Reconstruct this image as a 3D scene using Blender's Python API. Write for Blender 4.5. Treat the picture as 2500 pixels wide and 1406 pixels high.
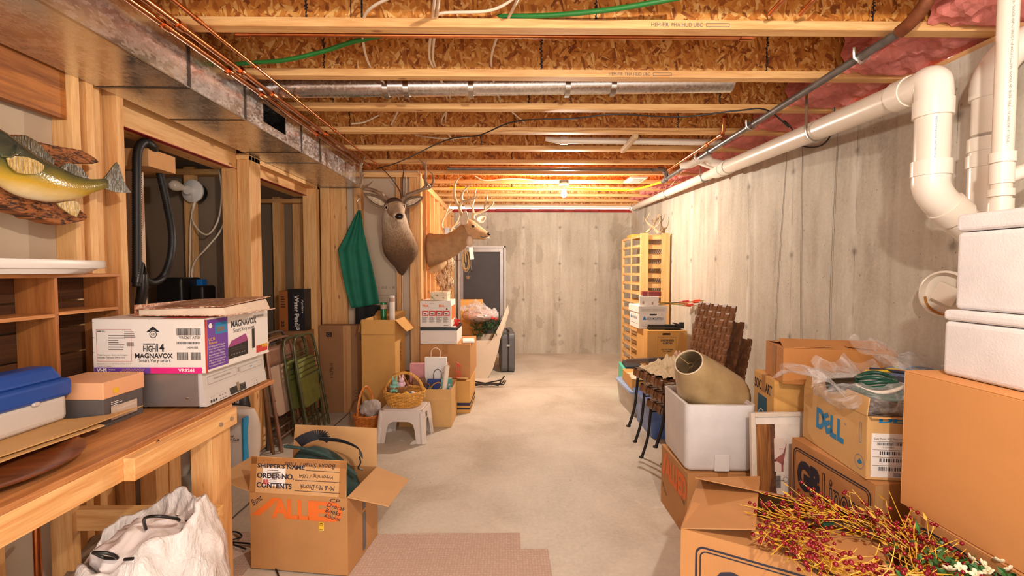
import bpy, bmesh, math, random
from mathutils import Vector, Matrix, Euler
for o in list(bpy.data.objects): bpy.data.objects.remove(o)
SC = bpy.context.scene
COL = SC.collection
PI = math.pi
def R(a): return math.radians(a)
# ---------------------------------------------------------------- camera, world, exposure
F = 1111.1; CH = 1.41; PITCH = R(2.2); YAW = R(-0.77)
cd = bpy.data.cameras.new('camera'); cam = bpy.data.objects.new('camera', cd); COL.objects.link(cam)
cd.sensor_width = 36; cd.lens = 16; cd.clip_start = 0.02
cam.location = (0, 0, CH); cam.rotation_euler = (PI/2-PITCH, 0, YAW)
SC.camera = cam
SC.view_settings.view_transform = 'Standard'; SC.view_settings.look = 'None'
SC.view_settings.gamma = 1; SC.view_settings.exposure = 0.28; SC.view_settings.use_curve_mapping = False
w = bpy.data.worlds.new('world'); SC.world = w; w.use_nodes = True
w.node_tree.nodes['Background'].inputs[0].default_value = (1.0, .95, .90, 1)
w.node_tree.nodes['Background'].inputs[1].default_value = 2.6
BACK_BULB_W = 130; NEAR_BULB_W = 105
BULB_COLOR = (1.0, .90, .78)
_RM = Euler(cam.rotation_euler).to_matrix()
def at(px, py, x=None, y=None, z=None):
    """point seen at a photo position on a known plane of the room"""
    d = _RM @ Vector(((px-1250)/F, (703-py)/F, -1))
    o = Vector((0, 0, CH))
    if y is not None: t = y/d.y
    elif x is not None: t = x/d.x
    else: t = (z-CH)/d.z
    return o+d*t
# ---------------------------------------------------------------- mesh helpers
class MB:
    def __init__(s): s.v = []; s.f = []; s.m = Matrix.Identity(4)
    def add(s, vs, fs):
        b = len(s.v)
        s.v += [s.m @ Vector(v) for v in vs]; s.f += [tuple(b+i for i in f) for f in fs]; return s
    def box(s, x0, y0, z0, x1, y1, z1):
        vs = [(x, y, z) for z in (z0, z1) for y in (y0, y1) for x in (x0, x1)]
        return s.add(vs, [(0,2,3,1),(4,5,7,6),(0,1,5,4),(2,6,7,3),(0,4,6,2),(1,3,7,5)])
    def cbox(s, c, sz, rot=(0,0,0)):
        m = s.m; s.m = m @ Matrix.Translation(Vector(c)) @ Euler(rot).to_matrix().to_4x4()
        a, b, c_ = sz[0]/2, sz[1]/2, sz[2]/2
        s.box(-a, -b, -c_, a, b, c_); s.m = m; return s
    def bar(s, p, q, w, h, up=(0,0,1)):
        p = Vector(p); q = Vector(q); z = (q-p); L = z.length; z.normalize()
        x = Vector(up).cross(z)
        if x.length < 1e-4: x = Vector((1,0,0)).cross(z)
        x.normalize(); y = z.cross(x)
        m = s.m; s.m = m @ Matrix(((x.x,y.x,z.x,p.x),(x.y,y.y,z.y,p.y),(x.z,y.z,z.z,p.z),(0,0,0,1)))
        s.box(-w/2, -h/2, 0, w/2, h/2, L); s.m = m; return s
    def tube(s, pts, r, seg=10, cap=True, closed=False, ry=None):
        pts = [Vector(p) for p in pts]; n = len(pts)
        rs = r if isinstance(r, (list, tuple)) else [r]*n
        vs = []; fs = []; up = None
        for i, p in enumerate(pts):
            if closed: t = pts[(i+1) % n]-pts[i-1]
            else: t = pts[min(i+1, n-1)]-pts[max(i-1, 0)]
            if t.length < 1e-9: t = Vector((0,0,1))
            t.normalize()
            if up is None:
                up = Vector((0,0,1)) if abs(t.z) < .9 else Vector((1,0,0))
            a = up-t*up.dot(t)
            if a.length < 1e-5: a = t.orthogonal()
            a.normalize(); b = t.cross(a); up = a
            for k in range(seg):
                an = 2*PI*k/seg; vs.append(p+a*math.cos(an)*rs[i]*(ry or 1)+b*math.sin(an)*rs[i])
        N = n if closed else n-1
        for i in range(N):
            j = (i+1) % n
            for k in range(seg):
                k2 = (k+1) % seg
                fs.append((i*seg+k, i*seg+k2, j*seg+k2, j*seg+k))
        if cap and not closed:
            fs.append(tuple(range(seg))[::-1]); fs.append(tuple((n-1)*seg+k for k in range(seg)))
        return s.add(vs, fs)
    def cyl(s, p, q, r, seg=16): return s.tube([p, q], r, seg)
    def lathe(s, prof, c=(0,0,0), seg=24, axis=None, sx=1, sy=1):
        m = s.m; s.m = m @ Matrix.Translation(Vector(c))
        if axis is not None: s.m = s.m @ Vector(axis).to_track_quat('Z', 'Y').to_matrix().to_4x4()
        vs = []; fs = []
        for r, z in prof:
            for k in range(seg): vs.append((r*sx*math.cos(2*PI*k/seg), r*sy*math.sin(2*PI*k/seg), z))
        for i in range(len(prof)-1):
            for k in range(seg):
                k2 = (k+1) % seg; fs.append((i*seg+k, i*seg+k2, (i+1)*seg+k2, (i+1)*seg+k))
        if prof[0][0] > 1e-4: fs.append(tuple(range(seg))[::-1])
        if prof[-1][0] > 1e-4: fs.append(tuple((len(prof)-1)*seg+k for k in range(seg)))
        s.add(vs, fs); s.m = m; return s
    def ball(s, c, r, seg=12, rings=8, rot=None):
        r = r if isinstance(r, (list, tuple)) else (r, r, r)
        m = s.m; s.m = m @ Matrix.Translation(Vector(c))
        if rot: s.m = s.m @ Euler(rot).to_matrix().to_4x4()
        vs = [(0,0,-r[2])]; fs = []
        for i in range(1, rings):
            a = -PI/2+PI*i/rings
            for k in range(seg): vs.append((r[0]*math.cos(a)*math.cos(2*PI*k/seg), r[1]*math.cos(a)*math.sin(2*PI*k/seg), r[2]*math.sin(a)))
        vs.append((0,0,r[2])); T = len(vs)-1
        for k in range(seg):
            k2 = (k+1) % seg; fs.append((0, 1+k2, 1+k)); fs.append((T, T-seg+k, T-seg+k2))
            for i in range(rings-2):
                fs.append((1+i*seg+k, 1+i*seg+k2, 1+(i+1)*seg+k2, 1+(i+1)*seg+k))
        s.add(vs, fs); s.m = m; return s
    def prism(s, poly, t, M4=None):
        """2D polygon (x,y) extruded along local z by t"""
        m = s.m
        if M4 is not None: s.m = m @ M4
        n = len(poly)
        s.add([(x, y, 0) for x, y in poly]+[(x, y, t) for x, y in poly],
              [tuple(range(n))[::-1], tuple(range(n, 2*n))]+[(i, (i+1) % n, (i+1) % n+n, i+n) for i in range(n)])
        s.m = m; return s
    def loft(s, rings, seg=16, cap=True):
        """rings: (centre, xvec, yvec) ellipses"""
        vs = []; fs = []
        for c, a, b in rings:
            c = Vector(c); a = Vector(a); b = Vector(b)
            for k in range(seg):
                t = 2*PI*k/seg; vs.append(c+a*math.cos(t)+b*math.sin(t))
        for i in range(len(rings)-1):
            for k in range(seg):
                k2 = (k+1) % seg; fs.append((i*seg+k, i*seg+k2, (i+1)*seg+k2, (i+1)*seg+k))
        if cap: fs.append(tuple(range(seg))[::-1]); fs.append(tuple((len(rings)-1)*seg+k for k in range(seg)))
        return s.add(vs, fs)
    def grid(s, fn, nu, nv):
        vs = [fn(i/nu, j/nv) for j in range(nv+1) for i in range(nu+1)]
        fs = [(j*(nu+1)+i, j*(nu+1)+i+1, (j+1)*(nu+1)+i+1, (j+1)*(nu+1)+i) for j in range(nv) for i in range(nu)]
        return s.add(vs, fs)
    def build(s, name, mat, parent=None, world=False, smooth=False, bevel=0, sub=0, solid=0, disp=None):
        vs = s.v
        if parent is not None and world:
            inv = pm(parent).inverted(); vs = [inv @ v for v in vs]
        me = bpy.data.meshes.new(name); me.from_pydata([tuple(v) for v in vs], [], s.f)
        bm = bmesh.new(); bm.from_mesh(me); bmesh.ops.recalc_face_normals(bm, faces=bm.faces)
        if smooth is True:
            for f in bm.faces: f.smooth = len(f.verts) <= 4
        elif smooth == 'all':
            for f in bm.faces: f.smooth = True
        bm.to_mesh(me); bm.free()
        if smooth is True and hasattr(me, 'set_sharp_from_angle'): me.set_sharp_from_angle(angle=R(50))
        if mat is not None: me.materials.append(mat)
        o = bpy.data.objects.new(name, me); COL.objects.link(o)
        if parent is not None: o.parent = parent
        if solid:
            q = o.modifiers.new('s', 'SOLIDIFY'); q.thickness = solid; q.offset = 0
        if bevel:
            q = o.modifiers.new('b', 'BEVEL'); q.width = bevel; q.segments = 3 if bevel > .004 else 2; q.limit_method = 'ANGLE'; q.angle_limit = R(40)
        if sub:
            q = o.modifiers.new('u', 'SUBSURF'); q.levels = sub; q.render_levels = sub
        if disp:
            t = bpy.data.textures.new('n', 'CLOUDS'); t.noise_scale = disp[0]; t.noise_depth = disp[2] if len(disp) > 2 else 2
            q = o.modifiers.new('d', 'DISPLACE'); q.texture = t; q.strength = disp[1]; q.mid_level = .5; q.texture_coords = 'LOCAL'
        return o
def pm(o):
    m = Matrix.Translation(o.location) @ Euler(o.rotation_euler).to_matrix().to_4x4()
    return pm(o.parent) @ m if o.parent else m
def tag(o, label=None, cat=None, group=None, kind=None):
    for k, v in (('label', label), ('category', cat), ('group', group), ('kind', kind)):
        if v: o[k] = v
    return o
def thing(name, label, cat, loc=(0,0,0), rz=0, group=None, kind=None, rot=None):
    o = bpy.data.objects.new(name, None); COL.objects.link(o); o.empty_display_size = .05
    o.location = loc; o.rotation_euler = rot or (0, 0, rz)
    return tag(o, label, cat, group, kind)
def struct(name, loc=(0,0,0)): return thing(name, None, None, loc, kind='structure')
def copy_tree(o, parent=None):
    c = o.copy(); COL.objects.link(c); c.parent = parent
    for ch in list(o.children): copy_tree(ch, c)
    return c
def frame(o, x, y):
    x = Vector(x).normalized(); y = Vector(y).normalized(); z = x.cross(y)
    return Matrix(((x.x,y.x,z.x,o[0]),(x.y,y.y,z.y,o[1]),(x.z,y.z,z.z,o[2]),(0,0,0,1)))
def smoothpath(pts, n=6, closed=False):
    pts = [Vector(p) for p in pts]; out = []; N = len(pts)
    rng = range(N) if closed else range(N-1)
    for i in rng:
        if closed: p0, p1, p2, p3 = pts[i-1], pts[i], pts[(i+1) % N], pts[(i+2) % N]
        else: p0 = pts[max(i-1,0)]; p1 = pts[i]; p2 = pts[i+1]; p3 = pts[min(i+2,N-1)]
        for k in range(n):
            t = k/n
            out.append(.5*((2*p1)+(-p0+p2)*t+(2*p0-5*p1+4*p2-p3)*t*t+(-p0+3*p1-3*p2+p3)*t**3))
    if not closed: out.append(pts[-1])
    return out
# ---------------------------------------------------------------- print: lettering and flat marks on faces
_PEND = []
class Prints:
    def __init__(s, parent, mat, name='printed_lettering', off=.0012):
        s.parent = parent; s.mat = mat; s.name = name; s.items = []; s.mb = MB(); s.off = off; _PEND.append(s)
    def text(s, fr, u, v, w, h, txt, shear=0, bold=0, rot=0, off=None):
        cu = bpy.data.curves.new('t', 'FONT'); cu.body = txt; cu.shear = shear; cu.offset = bold; cu.resolution_u = 3
        ob = bpy.data.objects.new('t', cu); COL.objects.link(ob)
        s.items.append((ob, fr, u, v, w, h, rot, s.off if off is None else off)); return s
    def rect(s, fr, u, v, w, h, off=None, skew=0):
        k = s.off if off is None else off
        s.mb.add([fr @ Vector(p) for p in ((u,v,k),(u+w,v,k),(u+w+skew,v+h,k),(u+skew,v+h,k))], [(0,1,2,3)]); return s
    def poly(s, fr, pts, off=None):
        k = s.off if off is None else off
        s.mb.add([fr @ Vector((x,y,k)) for x, y in pts], [tuple(range(len(pts)))]); return s
    def outline(s, fr, u, v, w, h, t, r=0.0):
        if r <= 0:
            s.rect(fr,u,v,w,t); s.rect(fr,u,v+h-t,w,t); s.rect(fr,u,v+t,t,h-2*t); s.rect(fr,u+w-t,v+t,t,h-2*t); return s
        def rr(q):
            out = []
            for cx, cy, a0 in ((u+w-r,v+h-r,0),(u+r,v+h-r,90),(u+r,v+r,180),(u+w-r,v+r,270)):
                for k in range(6):
                    a = R(a0+18*k); out.append((cx+(r-q)*math.cos(a), cy+(r-q)*math.sin(a)))
            return out
        A = rr(0); B = rr(t); n = len(A)
        s.mb.add([fr @ Vector((x,y,s.off)) for x, y in A+B], [(i,(i+1) % n,(i+1) % n+n,i+n) for i in range(n)]); return s
    def ring(s, fr, u, v, r, t, n=24):
        s.mb.add([fr @ Vector((u+q*math.cos(2*PI*k/n), v+q*math.sin(2*PI*k/n), s.off)) for q in (r, r-t) for k in range(n)],
                 [(i,(i+1) % n,(i+1) % n+n,i+n) for i in range(n)]); return s
    def disc(s, fr, u, v, r, n=20, off=None): return s.poly(fr, [(u+r*math.cos(2*PI*k/n), v+r*math.sin(2*PI*k/n)) for k in range(n)], off)
    def bars(s, fr, u, v, w, h, seed=1):
        rr = random.Random(seed); x = 0
        while x < w:
            b = rr.choice((.0008,.0012,.002))*max(1, w/.08); 
            if x+b > w: break
            s.rect(fr, u+x, v, b, h); x += b+rr.choice((.0009,.0016))*max(1, w/.08)
        return s
    def lines(s, fr, u, v, w, h, n, seed=1):
        rr = random.Random(seed)
        for i in range(n):
            s.rect(fr, u, v+h-(i+1)*h/n+h/n*.25, w*rr.uniform(.55,1), h/n*.38)
        return s
PRINTED = set()
def finish_prints():
    bpy.context.view_layer.update(); dg = bpy.context.evaluated_depsgraph_get()
    for P in _PEND:
        mb = P.mb
        for ob, fr, u, v, w_, h_, rot, off in P.items:
            me = bpy.data.meshes.new_from_object(ob.evaluated_get(dg))
            if len(me.vertices):
                xs = [q.co.x for q in me.vertices]; ys = [q.co.y for q in me.vertices]
                x0, y0, x1, y1 = min(xs), min(ys), max(xs), max(ys)
                sx = w_/max(x1-x0,1e-6); sy = h_/max(y1-y0,1e-6)
                M4 = fr @ Matrix.Translation((u+w_/2, v+h_/2, off)) @ Matrix.Rotation(rot, 4, 'Z')
                mb.add([M4 @ Vector(((q.co.x-(x0+x1)/2)*sx, (q.co.y-(y0+y1)/2)*sy, 0)) for q in me.vertices], [tuple(p.vertices) for p in me.polygons])
            bpy.data.meshes.remove(me); cu = ob.data; bpy.data.objects.remove(ob); bpy.data.curves.remove(cu)
        par = P.parent
        if par.type == 'EMPTY':
            k = [c for c in par.children if c.type == 'MESH' and c not in PRINTED]
            if k: par = k[0]
        if mb.v: PRINTED.add(mb.build(P.name, P.mat, par))
# ---------------------------------------------------------------- materials
class NT:
    def __init__(s, name):
        s.mat = bpy.data.materials.new(name); s.mat.use_nodes = True; s.t = s.mat.node_tree
        s.b = s.t.nodes['Principled BSDF']; s.co = None
    def n(s, typ, **kw):
        q = s.t.nodes.new(typ)
        for k, v in kw.items(): setattr(q, k, v)
        return q
    def l(s, a, b): s.t.links.new(a, b)
    def set(s, q, **kw):
        for k, v in kw.items():
            k = k.replace('_', ' ')
            if hasattr(v, 'is_linked') or isinstance(v, bpy.types.NodeSocket): s.l(v, q.inputs[k])
            else: q.inputs[k].default_value = v
    def coords(s, scale=(1,1,1), rot=(0,0,0), loc=(0,0,0), kind='Object', vt='POINT'):
        tc = s.n('ShaderNodeTexCoord'); mp = s.n('ShaderNodeMapping', vector_type=vt)
        mp.inputs['Scale'].default_value = scale; mp.inputs['Rotation'].default_value = rot; mp.inputs['Location'].default_value = loc
        s.l(tc.outputs[kind], mp.inputs['Vector']); return mp.outputs[0]
    def rand(s):
        oi = s.n('ShaderNodeObjectInfo'); m = s.n('ShaderNodeMath', operation='MULTIPLY'); s.l(oi.outputs['Random'], m.inputs[0]); m.inputs[1].default_value = 23.7
        return m.outputs[0]
    def noise(s, co, scale, detail=4, rough=.55, dist=0, w=None):
        q = s.n('ShaderNodeTexNoise'); q.noise_dimensions = '4D' if w is not None else '3D'
        s.l(co, q.inputs['Vector']); s.set(q, Scale=scale, Detail=detail, Roughness=rough, Distortion=dist)
        if w is not None: s.l(w, q.inputs['W'])
        return q.outputs['Fac']
    def vor(s, co, scale, feature='F1', out='Distance', rnd=1):
        q = s.n('ShaderNodeTexVoronoi', feature=feature); s.l(co, q.inputs['Vector']); s.set(q, Scale=scale, Randomness=rnd); return q.outputs[out]
    def ramp(s, fac, stops, interp='LINEAR'):
        q = s.n('ShaderNodeValToRGB'); q.color_ramp.interpolation = interp
        el = q.color_ramp.elements
        while len(el) < len(stops): el.new(.5)
        for e, (p, c) in zip(el, stops): e.position = p; e.color = (*c, 1) if len(c) == 3 else c
        s.l(fac, q.inputs[0]); return q.outputs[0]
    def mix(s, fac, a, b, mode='MIX'):
        q = s.n('ShaderNodeMix', data_type='RGBA', blend_type=mode)
        for i, v in ((0, fac), (6, a), (7, b)):
            if isinstance(v, bpy.types.NodeSocket): s.l(v, q.inputs[i])
            elif i == 0: q.inputs[0].default_value = v
            else: q.inputs[i].default_value = (*v, 1)
        return q.outputs[2]
    def math(s, op, a, b=0.0, c=None):
        q = s.n('ShaderNodeMath', operation=op)
        for i, v in enumerate((a, b, c)):
            if v is None: continue
            if isinstance(v, bpy.types.NodeSocket): s.l(v, q.inputs[i])
            else: q.inputs[i].default_value = v
        return q.outputs[0]
    def bump(s, h, strength=.2, dist=.01):
        q = s.n('ShaderNodeBump'); s.l(h, q.inputs['Height']); s.set(q, Strength=strength, Distance=dist); s.l(q.outputs[0], s.b.inputs['Normal'])
    def fin(s, col=None, rough=.6, metal=0, **kw):
        for nm, v in (('Base Color', col), ('Roughness', rough), ('Metallic', metal)):
            if v is None: continue
            if isinstance(v, bpy.types.NodeSocket): s.l(v, s.b.inputs[nm])
            else: s.b.inputs[nm].default_value = (*v, 1) if isinstance(v, tuple) else v
        for k, v in kw.items(): s.b.inputs[k.replace('_', ' ')].default_value = v
        return s.mat
def sr(r, g, b):
    f = lambda c: (c/255/12.92) if c/255 <= .04045 else ((c/255+.055)/1.055)**2.4
    return (f(r), f(g), f(b))
def plain(name, rgb, rough=.55, metal=0, var=.12, scale=9, bump=0, bs=40, **kw):
    t = NT(name); co = t.coords(); n = t.noise(co, scale, 4)
    c = sr(*rgb); d = tuple(x*(1-var) for x in c); e = tuple(min(1, x*(1+var)) for x in c)
    col = t.ramp(n, [(.3, d), (.7, e)])
    if bump: t.bump(t.noise(co, bs, 3), bump, .004)
    return t.fin(col, rough, metal, **kw)
def wood(name, axis, light, dark, knots=True, rough=.6, sc=1.0, band=1.0):
    t = NT(name); s = [14*sc]*3; s['xyz'.index(axis)] = .9*sc
    co = t.coords(tuple(s)); w_ = t.rand()
    n1 = t.noise(co, 2.2, 5, .6, .6, w_); n2 = t.noise(co, 14*band, 3, .5, .2, w_)
    oi = t.n('ShaderNodeObjectInfo')
    f = t.math('ADD', t.math('MULTIPLY', n1, .72), t.math('MULTIPLY', n2, .28))
    mid = tuple((a+b)/2 for a, b in zip(sr(*light), sr(*dark)))
    col = t.ramp(f, [(.34, sr(*dark)), (.47, mid), (.58, sr(*light)), (.75, tuple(min(1, c*1.12) for c in sr(*light)))])
    tone = t.ramp(oi.outputs['Random'], [(0, (.80,.74,.68)), (1, (1,1,1))])
    col = t.mix(1, col, tone, 'MULTIPLY')
    if knots:
        s2 = [5.0]*3; s2['xyz'.index(axis)] = 2.0
        v = t.vor(t.coords(tuple(s2)), 1.6)
        k = t.ramp(v, [(.045, (1,1,1)), (.10, (0,0,0))])
        col = t.mix(t.math('MULTIPLY', k, .7), col, sr(120, 62, 22))
    t.bump(f, .12, .003)
    return t.fin(col, rough)
def card(name, rgb, var=.10, axis='z', rough=.82):
    t = NT(name); co = t.coords(); w_ = t.rand()
    n = t.noise(co, 5, 5, .6, 0, w_); st = t.noise(t.coords((2, 2, 260) if axis != 'z' else (180, 180, 2)), 1, 2)
    c = sr(*rgb); f = t.math('ADD', t.math('MULTIPLY', n, .8), t.math('MULTIPLY', st, .2))
    col = t.ramp(f, [(.3, tuple(x*(1-var) for x in c)), (.7, tuple(min(1, x*(1+var)) for x in c))])
    oi = t.n('ShaderNodeObjectInfo'); col = t.mix(1, col, t.ramp(oi.outputs['Random'], [(0, (.9,.88,.86)), (1, (1,1,1))]), 'MULTIPLY')
    t.bump(st, .08, .002)
    return t.fin(col, rough)
LW = (240, 192, 130); DW = (212, 148, 84)
W_Z = wood('pine_upright', 'z', LW, DW); W_X = wood('pine_across', 'x', (240,194,130), (212,150,88)); W_Y = wood('pine_along', 'y', LW, DW)
BENCH = wood('fir_bench', 'y', (220,156,96), (148,86,44), False, .45, .6, 1.6); RACK = wood('rack_pine', 'z', (240,200,136), (224,172,104))
OLDW = wood('weathered_board', 'y', (150,128,104), (104,84,66), True, .8); PLY = wood('shelf_plywood', 'z', (190,124,66), (142,82,38), False, .5, .7)
DRAWERW = wood('dark_board', 'y', (96,60,34), (58,34,20), True, .6); REDP = plain('red_painted_edge', (150,30,24), .6)
def osb():
    t = NT('strand_board'); base = t.coords((1, .2, 1)); w_ = t.rand()
    cols = []
    for i, (rot, sc) in enumerate((((0, R(25), 0), (13, 4, 62)), ((0, R(-50), 0), (12, 4, 52)), ((0, R(80), 0), (15, 4, 70)))):
        co = t.coords(tuple(1/q for q in sc), rot, vt='TEXTURE'); nz = t.n('ShaderNodeTexNoise'); t.l(base, nz.inputs['Vector']); nz.inputs['Scale'].default_value = 7
        ad = t.n('ShaderNodeVectorMath', operation='MULTIPLY_ADD'); t.l(nz.outputs['Color'], ad.inputs[0]); ad.inputs[1].default_value = (.7,.7,.7); t.l(co, ad.inputs[2])
        v = t.n('ShaderNodeTexVoronoi'); v.voronoi_dimensions = '4D'; t.l(ad.outputs[0], v.inputs['Vector']); t.l(w_, v.inputs['W']); v.inputs['Scale'].default_value = 1.0
        sp = t.n('ShaderNodeSeparateColor'); t.l(v.outputs['Color'], sp.inputs[0])
        cols.append(t.ramp(sp.outputs[0], [(0, sr(120,62,18)), (.2, sr(168,96,32)), (.5, sr(196,124,48)), (.78, sr(210,144,66)), (1, sr(232,184,112))]))
    m1 = t.ramp(t.noise(base, 22, 2), [(.47, (0,0,0)), (.5, (1,1,1))]); m2 = t.ramp(t.noise(t.coords((1,.2,1), loc=(4,3,2)), 18, 2), [(.50, (0,0,0)), (.53, (1,1,1))])
    col = t.mix(m2, t.mix(m1, cols[0], cols[1]), cols[2]); t.bump(col, .25, .003)
    return t.fin(col, .6)
OSB = osb()
def concrete_wall(name, ax):
    t = NT(name); co = t.coords(); sep = t.n('ShaderNodeSeparateXYZ'); t.l(co, sep.inputs[0])
    u = sep.outputs['XYZ'.index(ax)]; z = sep.outputs[2]
    st = t.noise(t.coords((3,3,.35)), 2.2, 6, .65, .5); n = t.noise(co, 1.1, 5, .6); fine = t.noise(co, 55, 4, .7)
    f = t.math('ADD', t.math('ADD', t.math('MULTIPLY', st, .45), t.math('MULTIPLY', n, .35)), t.math('MULTIPLY', fine, .2))
    col = t.ramp(f, [(.34, sr(150,140,124)), (.46, sr(182,172,155)), (.56, sr(198,190,174)), (.68, sr(214,208,195))])
    # form panel joints every 0.61 m
    fr = t.math('ABSOLUTE', t.math('SUBTRACT', t.math('FRACT', t.math('DIVIDE', t.math('ADD', u, t.math('MULTIPLY', t.noise(t.coords((.1,.1,6)), 1, 2), .012)), .61)), .5))
    wob = t.noise(t.coords((8,8,5)), 1.5, 3)
    seam = t.math('MULTIPLY', t.math('LESS_THAN', fr, .0038), t.ramp(wob, [(.38, (.1,.1,.1)), (.6, (1,1,1))]))
    col = t.mix(t.math('MULTIPLY', seam, .6), col, sr(92,82,68))
    # lime runs beside the joints, low on the wall
    lime = t.math('MULTIPLY', t.ramp(fr, [(0, (1,1,1)), (.05, (.5,.5,.5)), (.085, (0,0,0))]), t.ramp(t.noise(t.coords((5,5,1.2)), 1.6, 4), [(.46, (0,0,0)), (.56, (1,1,1))]))
    col = t.mix(t.math('MULTIPLY', lime, .55), col, sr(222,218,206))
    # tie holes on the joints
    fz = t.math('ABSOLUTE', t.math('SUBTRACT', t.math('FRACT', t.math('DIVIDE', z, .61)), .5))
    du = t.math('MULTIPLY', fr, .61); dz = t.math('MULTIPLY', fz, .61)
    rad = t.math('SQRT', t.math('ADD', t.math('MULTIPLY', du, du), t.math('MULTIPLY', dz, dz)))
    rad = t.math('ADD', rad, t.math('MULTIPLY', t.noise(co, 25, 3), .022))
    hole = t.ramp(rad, [(.018, (1,1,1)), (.034, (.35,.35,.35)), (.05, (0,0,0))])
    col = t.mix(t.math('MULTIPLY', hole, .6), col, sr(88,78,66))
    damp = t.ramp(t.noise(t.coords((1.3,1.3,.9), loc=(3.1,1.7,.4)), 1.5, 5, .55, .8), [(.565, (0,0,0)), (.585, (1,1,1))])
    col = t.mix(t.math('MULTIPLY', damp, .30 if ax == 'X' else .10), col, sr(128,114,92))
    v = t.vor(t.coords((1,1,.75)), 26); pits = t.math('MULTIPLY', t.ramp(v, [(.05,(1,1,1)),(.10,(0,0,0))]), t.ramp(t.noise(co, 5, 3), [(.45,(0,0,0)),(.55,(1,1,1))]))
    col = t.mix(t.math('MULTIPLY', pits, .75), col, sr(84,74,62))
    v2 = t.vor(t.coords((1,1,.6), loc=(5,3,1)), 9); p2 = t.math('MULTIPLY', t.ramp(v2, [(.03,(1,1,1)),(.06,(0,0,0))]), .6); col = t.mix(p2, col, sr(96,84,70))
    t.bump(t.math('SUBTRACT', t.math('MULTIPLY', fine, .5), t.math('ADD', pits, seam)), .35, .006)
    return t.fin(col, .75)
def concrete_floor():
    t = NT('concrete_slab'); co = t.coords(); n = t.noise(co, 1.6, 6, .62, .4); f = t.noise(co, 45, 3, .6)
    col = t.ramp(t.math('ADD', t.math('MULTIPLY', n, .75), t.math('MULTIPLY', f, .25)), [(.35, sr(178,166,148)), (.5, sr(200,190,174)), (.66, sr(216,208,194))])
    sep = t.n('ShaderNodeSeparateXYZ'); t.l(co, sep.inputs[0])
    wob = t.math('MULTIPLY', t.noise(co, 12, 4), .012)
    j1 = t.math('LESS_THAN', t.math('ABSOLUTE', t.math('SUBTRACT', t.math('ADD', sep.outputs[0], wob), -1.552)), .007)
    j2 = t.math('LESS_THAN', t.math('ABSOLUTE', t.math('SUBTRACT', sep.outputs[1], 5.48)), .003)
    col = t.mix(t.math('MULTIPLY', j1, .85), col, sr(52,46,40)); col = t.mix(t.math('MULTIPLY', j2, .6), col, sr(110,98,84))
    scuff = t.ramp(t.noise(t.coords((1,1,1), loc=(2,5,0)), 6, 6, .75, 1.5), [(.60, (0,0,0)), (.66, (1,1,1))])
    reg = t.ramp(t.noise(t.coords((.8,.8,1), loc=(.4,.9,0)), 1.1, 2), [(.48, (0,0,0)), (.6, (1,1,1))])
    col = t.mix(t.math('MULTIPLY', t.math('MULTIPLY', scuff, reg), .5), col, sr(232,226,214))
    sp = t.ramp(t.vor(co, 3.1), [(.012, (1,1,1)), (.03, (0,0,0))]); col = t.mix(t.math('MULTIPLY', sp, .6), col, sr(140,112,84))
    t.bump(t.math('SUBTRACT', f, j1), .12, .003)
    return t.fin(col, t.ramp(n, [(.3, (.5,.5,.5)), (.7, (.68,.68,.68))]))
CW_R = concrete_wall('poured_concrete_side', 'Y'); CW_B = concrete_wall('poured_concrete_end', 'X'); CFLOOR = concrete_floor()
def galv():
    t = NT('galvanized_sheet'); co = t.coords(); v = t.n('ShaderNodeTexVoronoi'); t.l(t.coords((60,30,60)), v.inputs['Vector']); v.inputs['Scale'].default_value = 1.5
    sp = t.n('ShaderNodeSeparateColor'); t.l(v.outputs['Color'], sp.inputs[0])
    n = t.noise(t.coords((1,4,6)), 3, 5, .6)
    f = t.math('ADD', t.math('MULTIPLY', sp.outputs[0], .25), t.math('MULTIPLY', n, .75))
    col = t.ramp(f, [(.25, (.50,.48,.46)), (.7, (.82,.80,.78))])
    t.bump(t.noise(t.coords((.6,1.2,.6)), 4, 2), .045, .03)
    return t.fin(col, t.ramp(f, [(.3, (.18,.18,.18)), (.75, (.38,.38,.38))]), .92)
GALV = galv()
COPPER = plain('copper', (205,128,78), .24, 1.0, .25, 12); STEEL = plain('dark_steel_pipe', (112,106,102), .42, .5, .3, 14); CHROME = plain('bright_steel', (190,186,180), .25, 1.0, .05)
PVC = plain('white_pvc', (232,220,204), .28, 0, .04, 4); PVCJ = plain('pvc_fitting', (236,226,212), .22, 0, .03, 4)
GYP = plain('dimmed_drywall', (128,108,88), .85, 0, .06, 3); GYPW = plain('drywall_back', (196,176,152), .85, 0, .05, 3)  # GYP: dimness of the closets put into a darker drywall colour
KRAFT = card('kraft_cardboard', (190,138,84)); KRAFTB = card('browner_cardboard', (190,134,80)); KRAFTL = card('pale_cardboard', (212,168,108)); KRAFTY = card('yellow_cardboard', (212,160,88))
KRAFTD = card('darker_tan_cardboard', (164,118,78)); WCARD = card('white_cardboard', (230,222,214), .04); IN_CARD = card('cardboard_inside', (206,160,108))  # KRAFTD is a darker tan board
TAPE = plain('brown_tape', (168,116,66), .22, 0, .08); CTAPE = plain('clear_tape', (196,150,98), .15, 0, .05)
INK = plain('black_ink', (34,30,34), .6, 0, .1); NAVY = plain('navy_ink', (36,36,52), .6, 0, .1); OINK = plain('orange_ink', (226,110,38), .6, 0, .06); BINK = plain('blue_ink', (30,124,176), .6, 0, .05)
RINK = plain('red_ink', (198,52,40), .6, 0, .05); PAPER = plain('white_paper', (236,230,224), .7, 0, .03); YST = plain('yellow_sticker', (240,190,40), .6, 0, .04); GINK = plain('grey_ink', (110,100,96), .6); PINKINK = plain('pink_ink', (196,84,84), .6)
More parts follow.
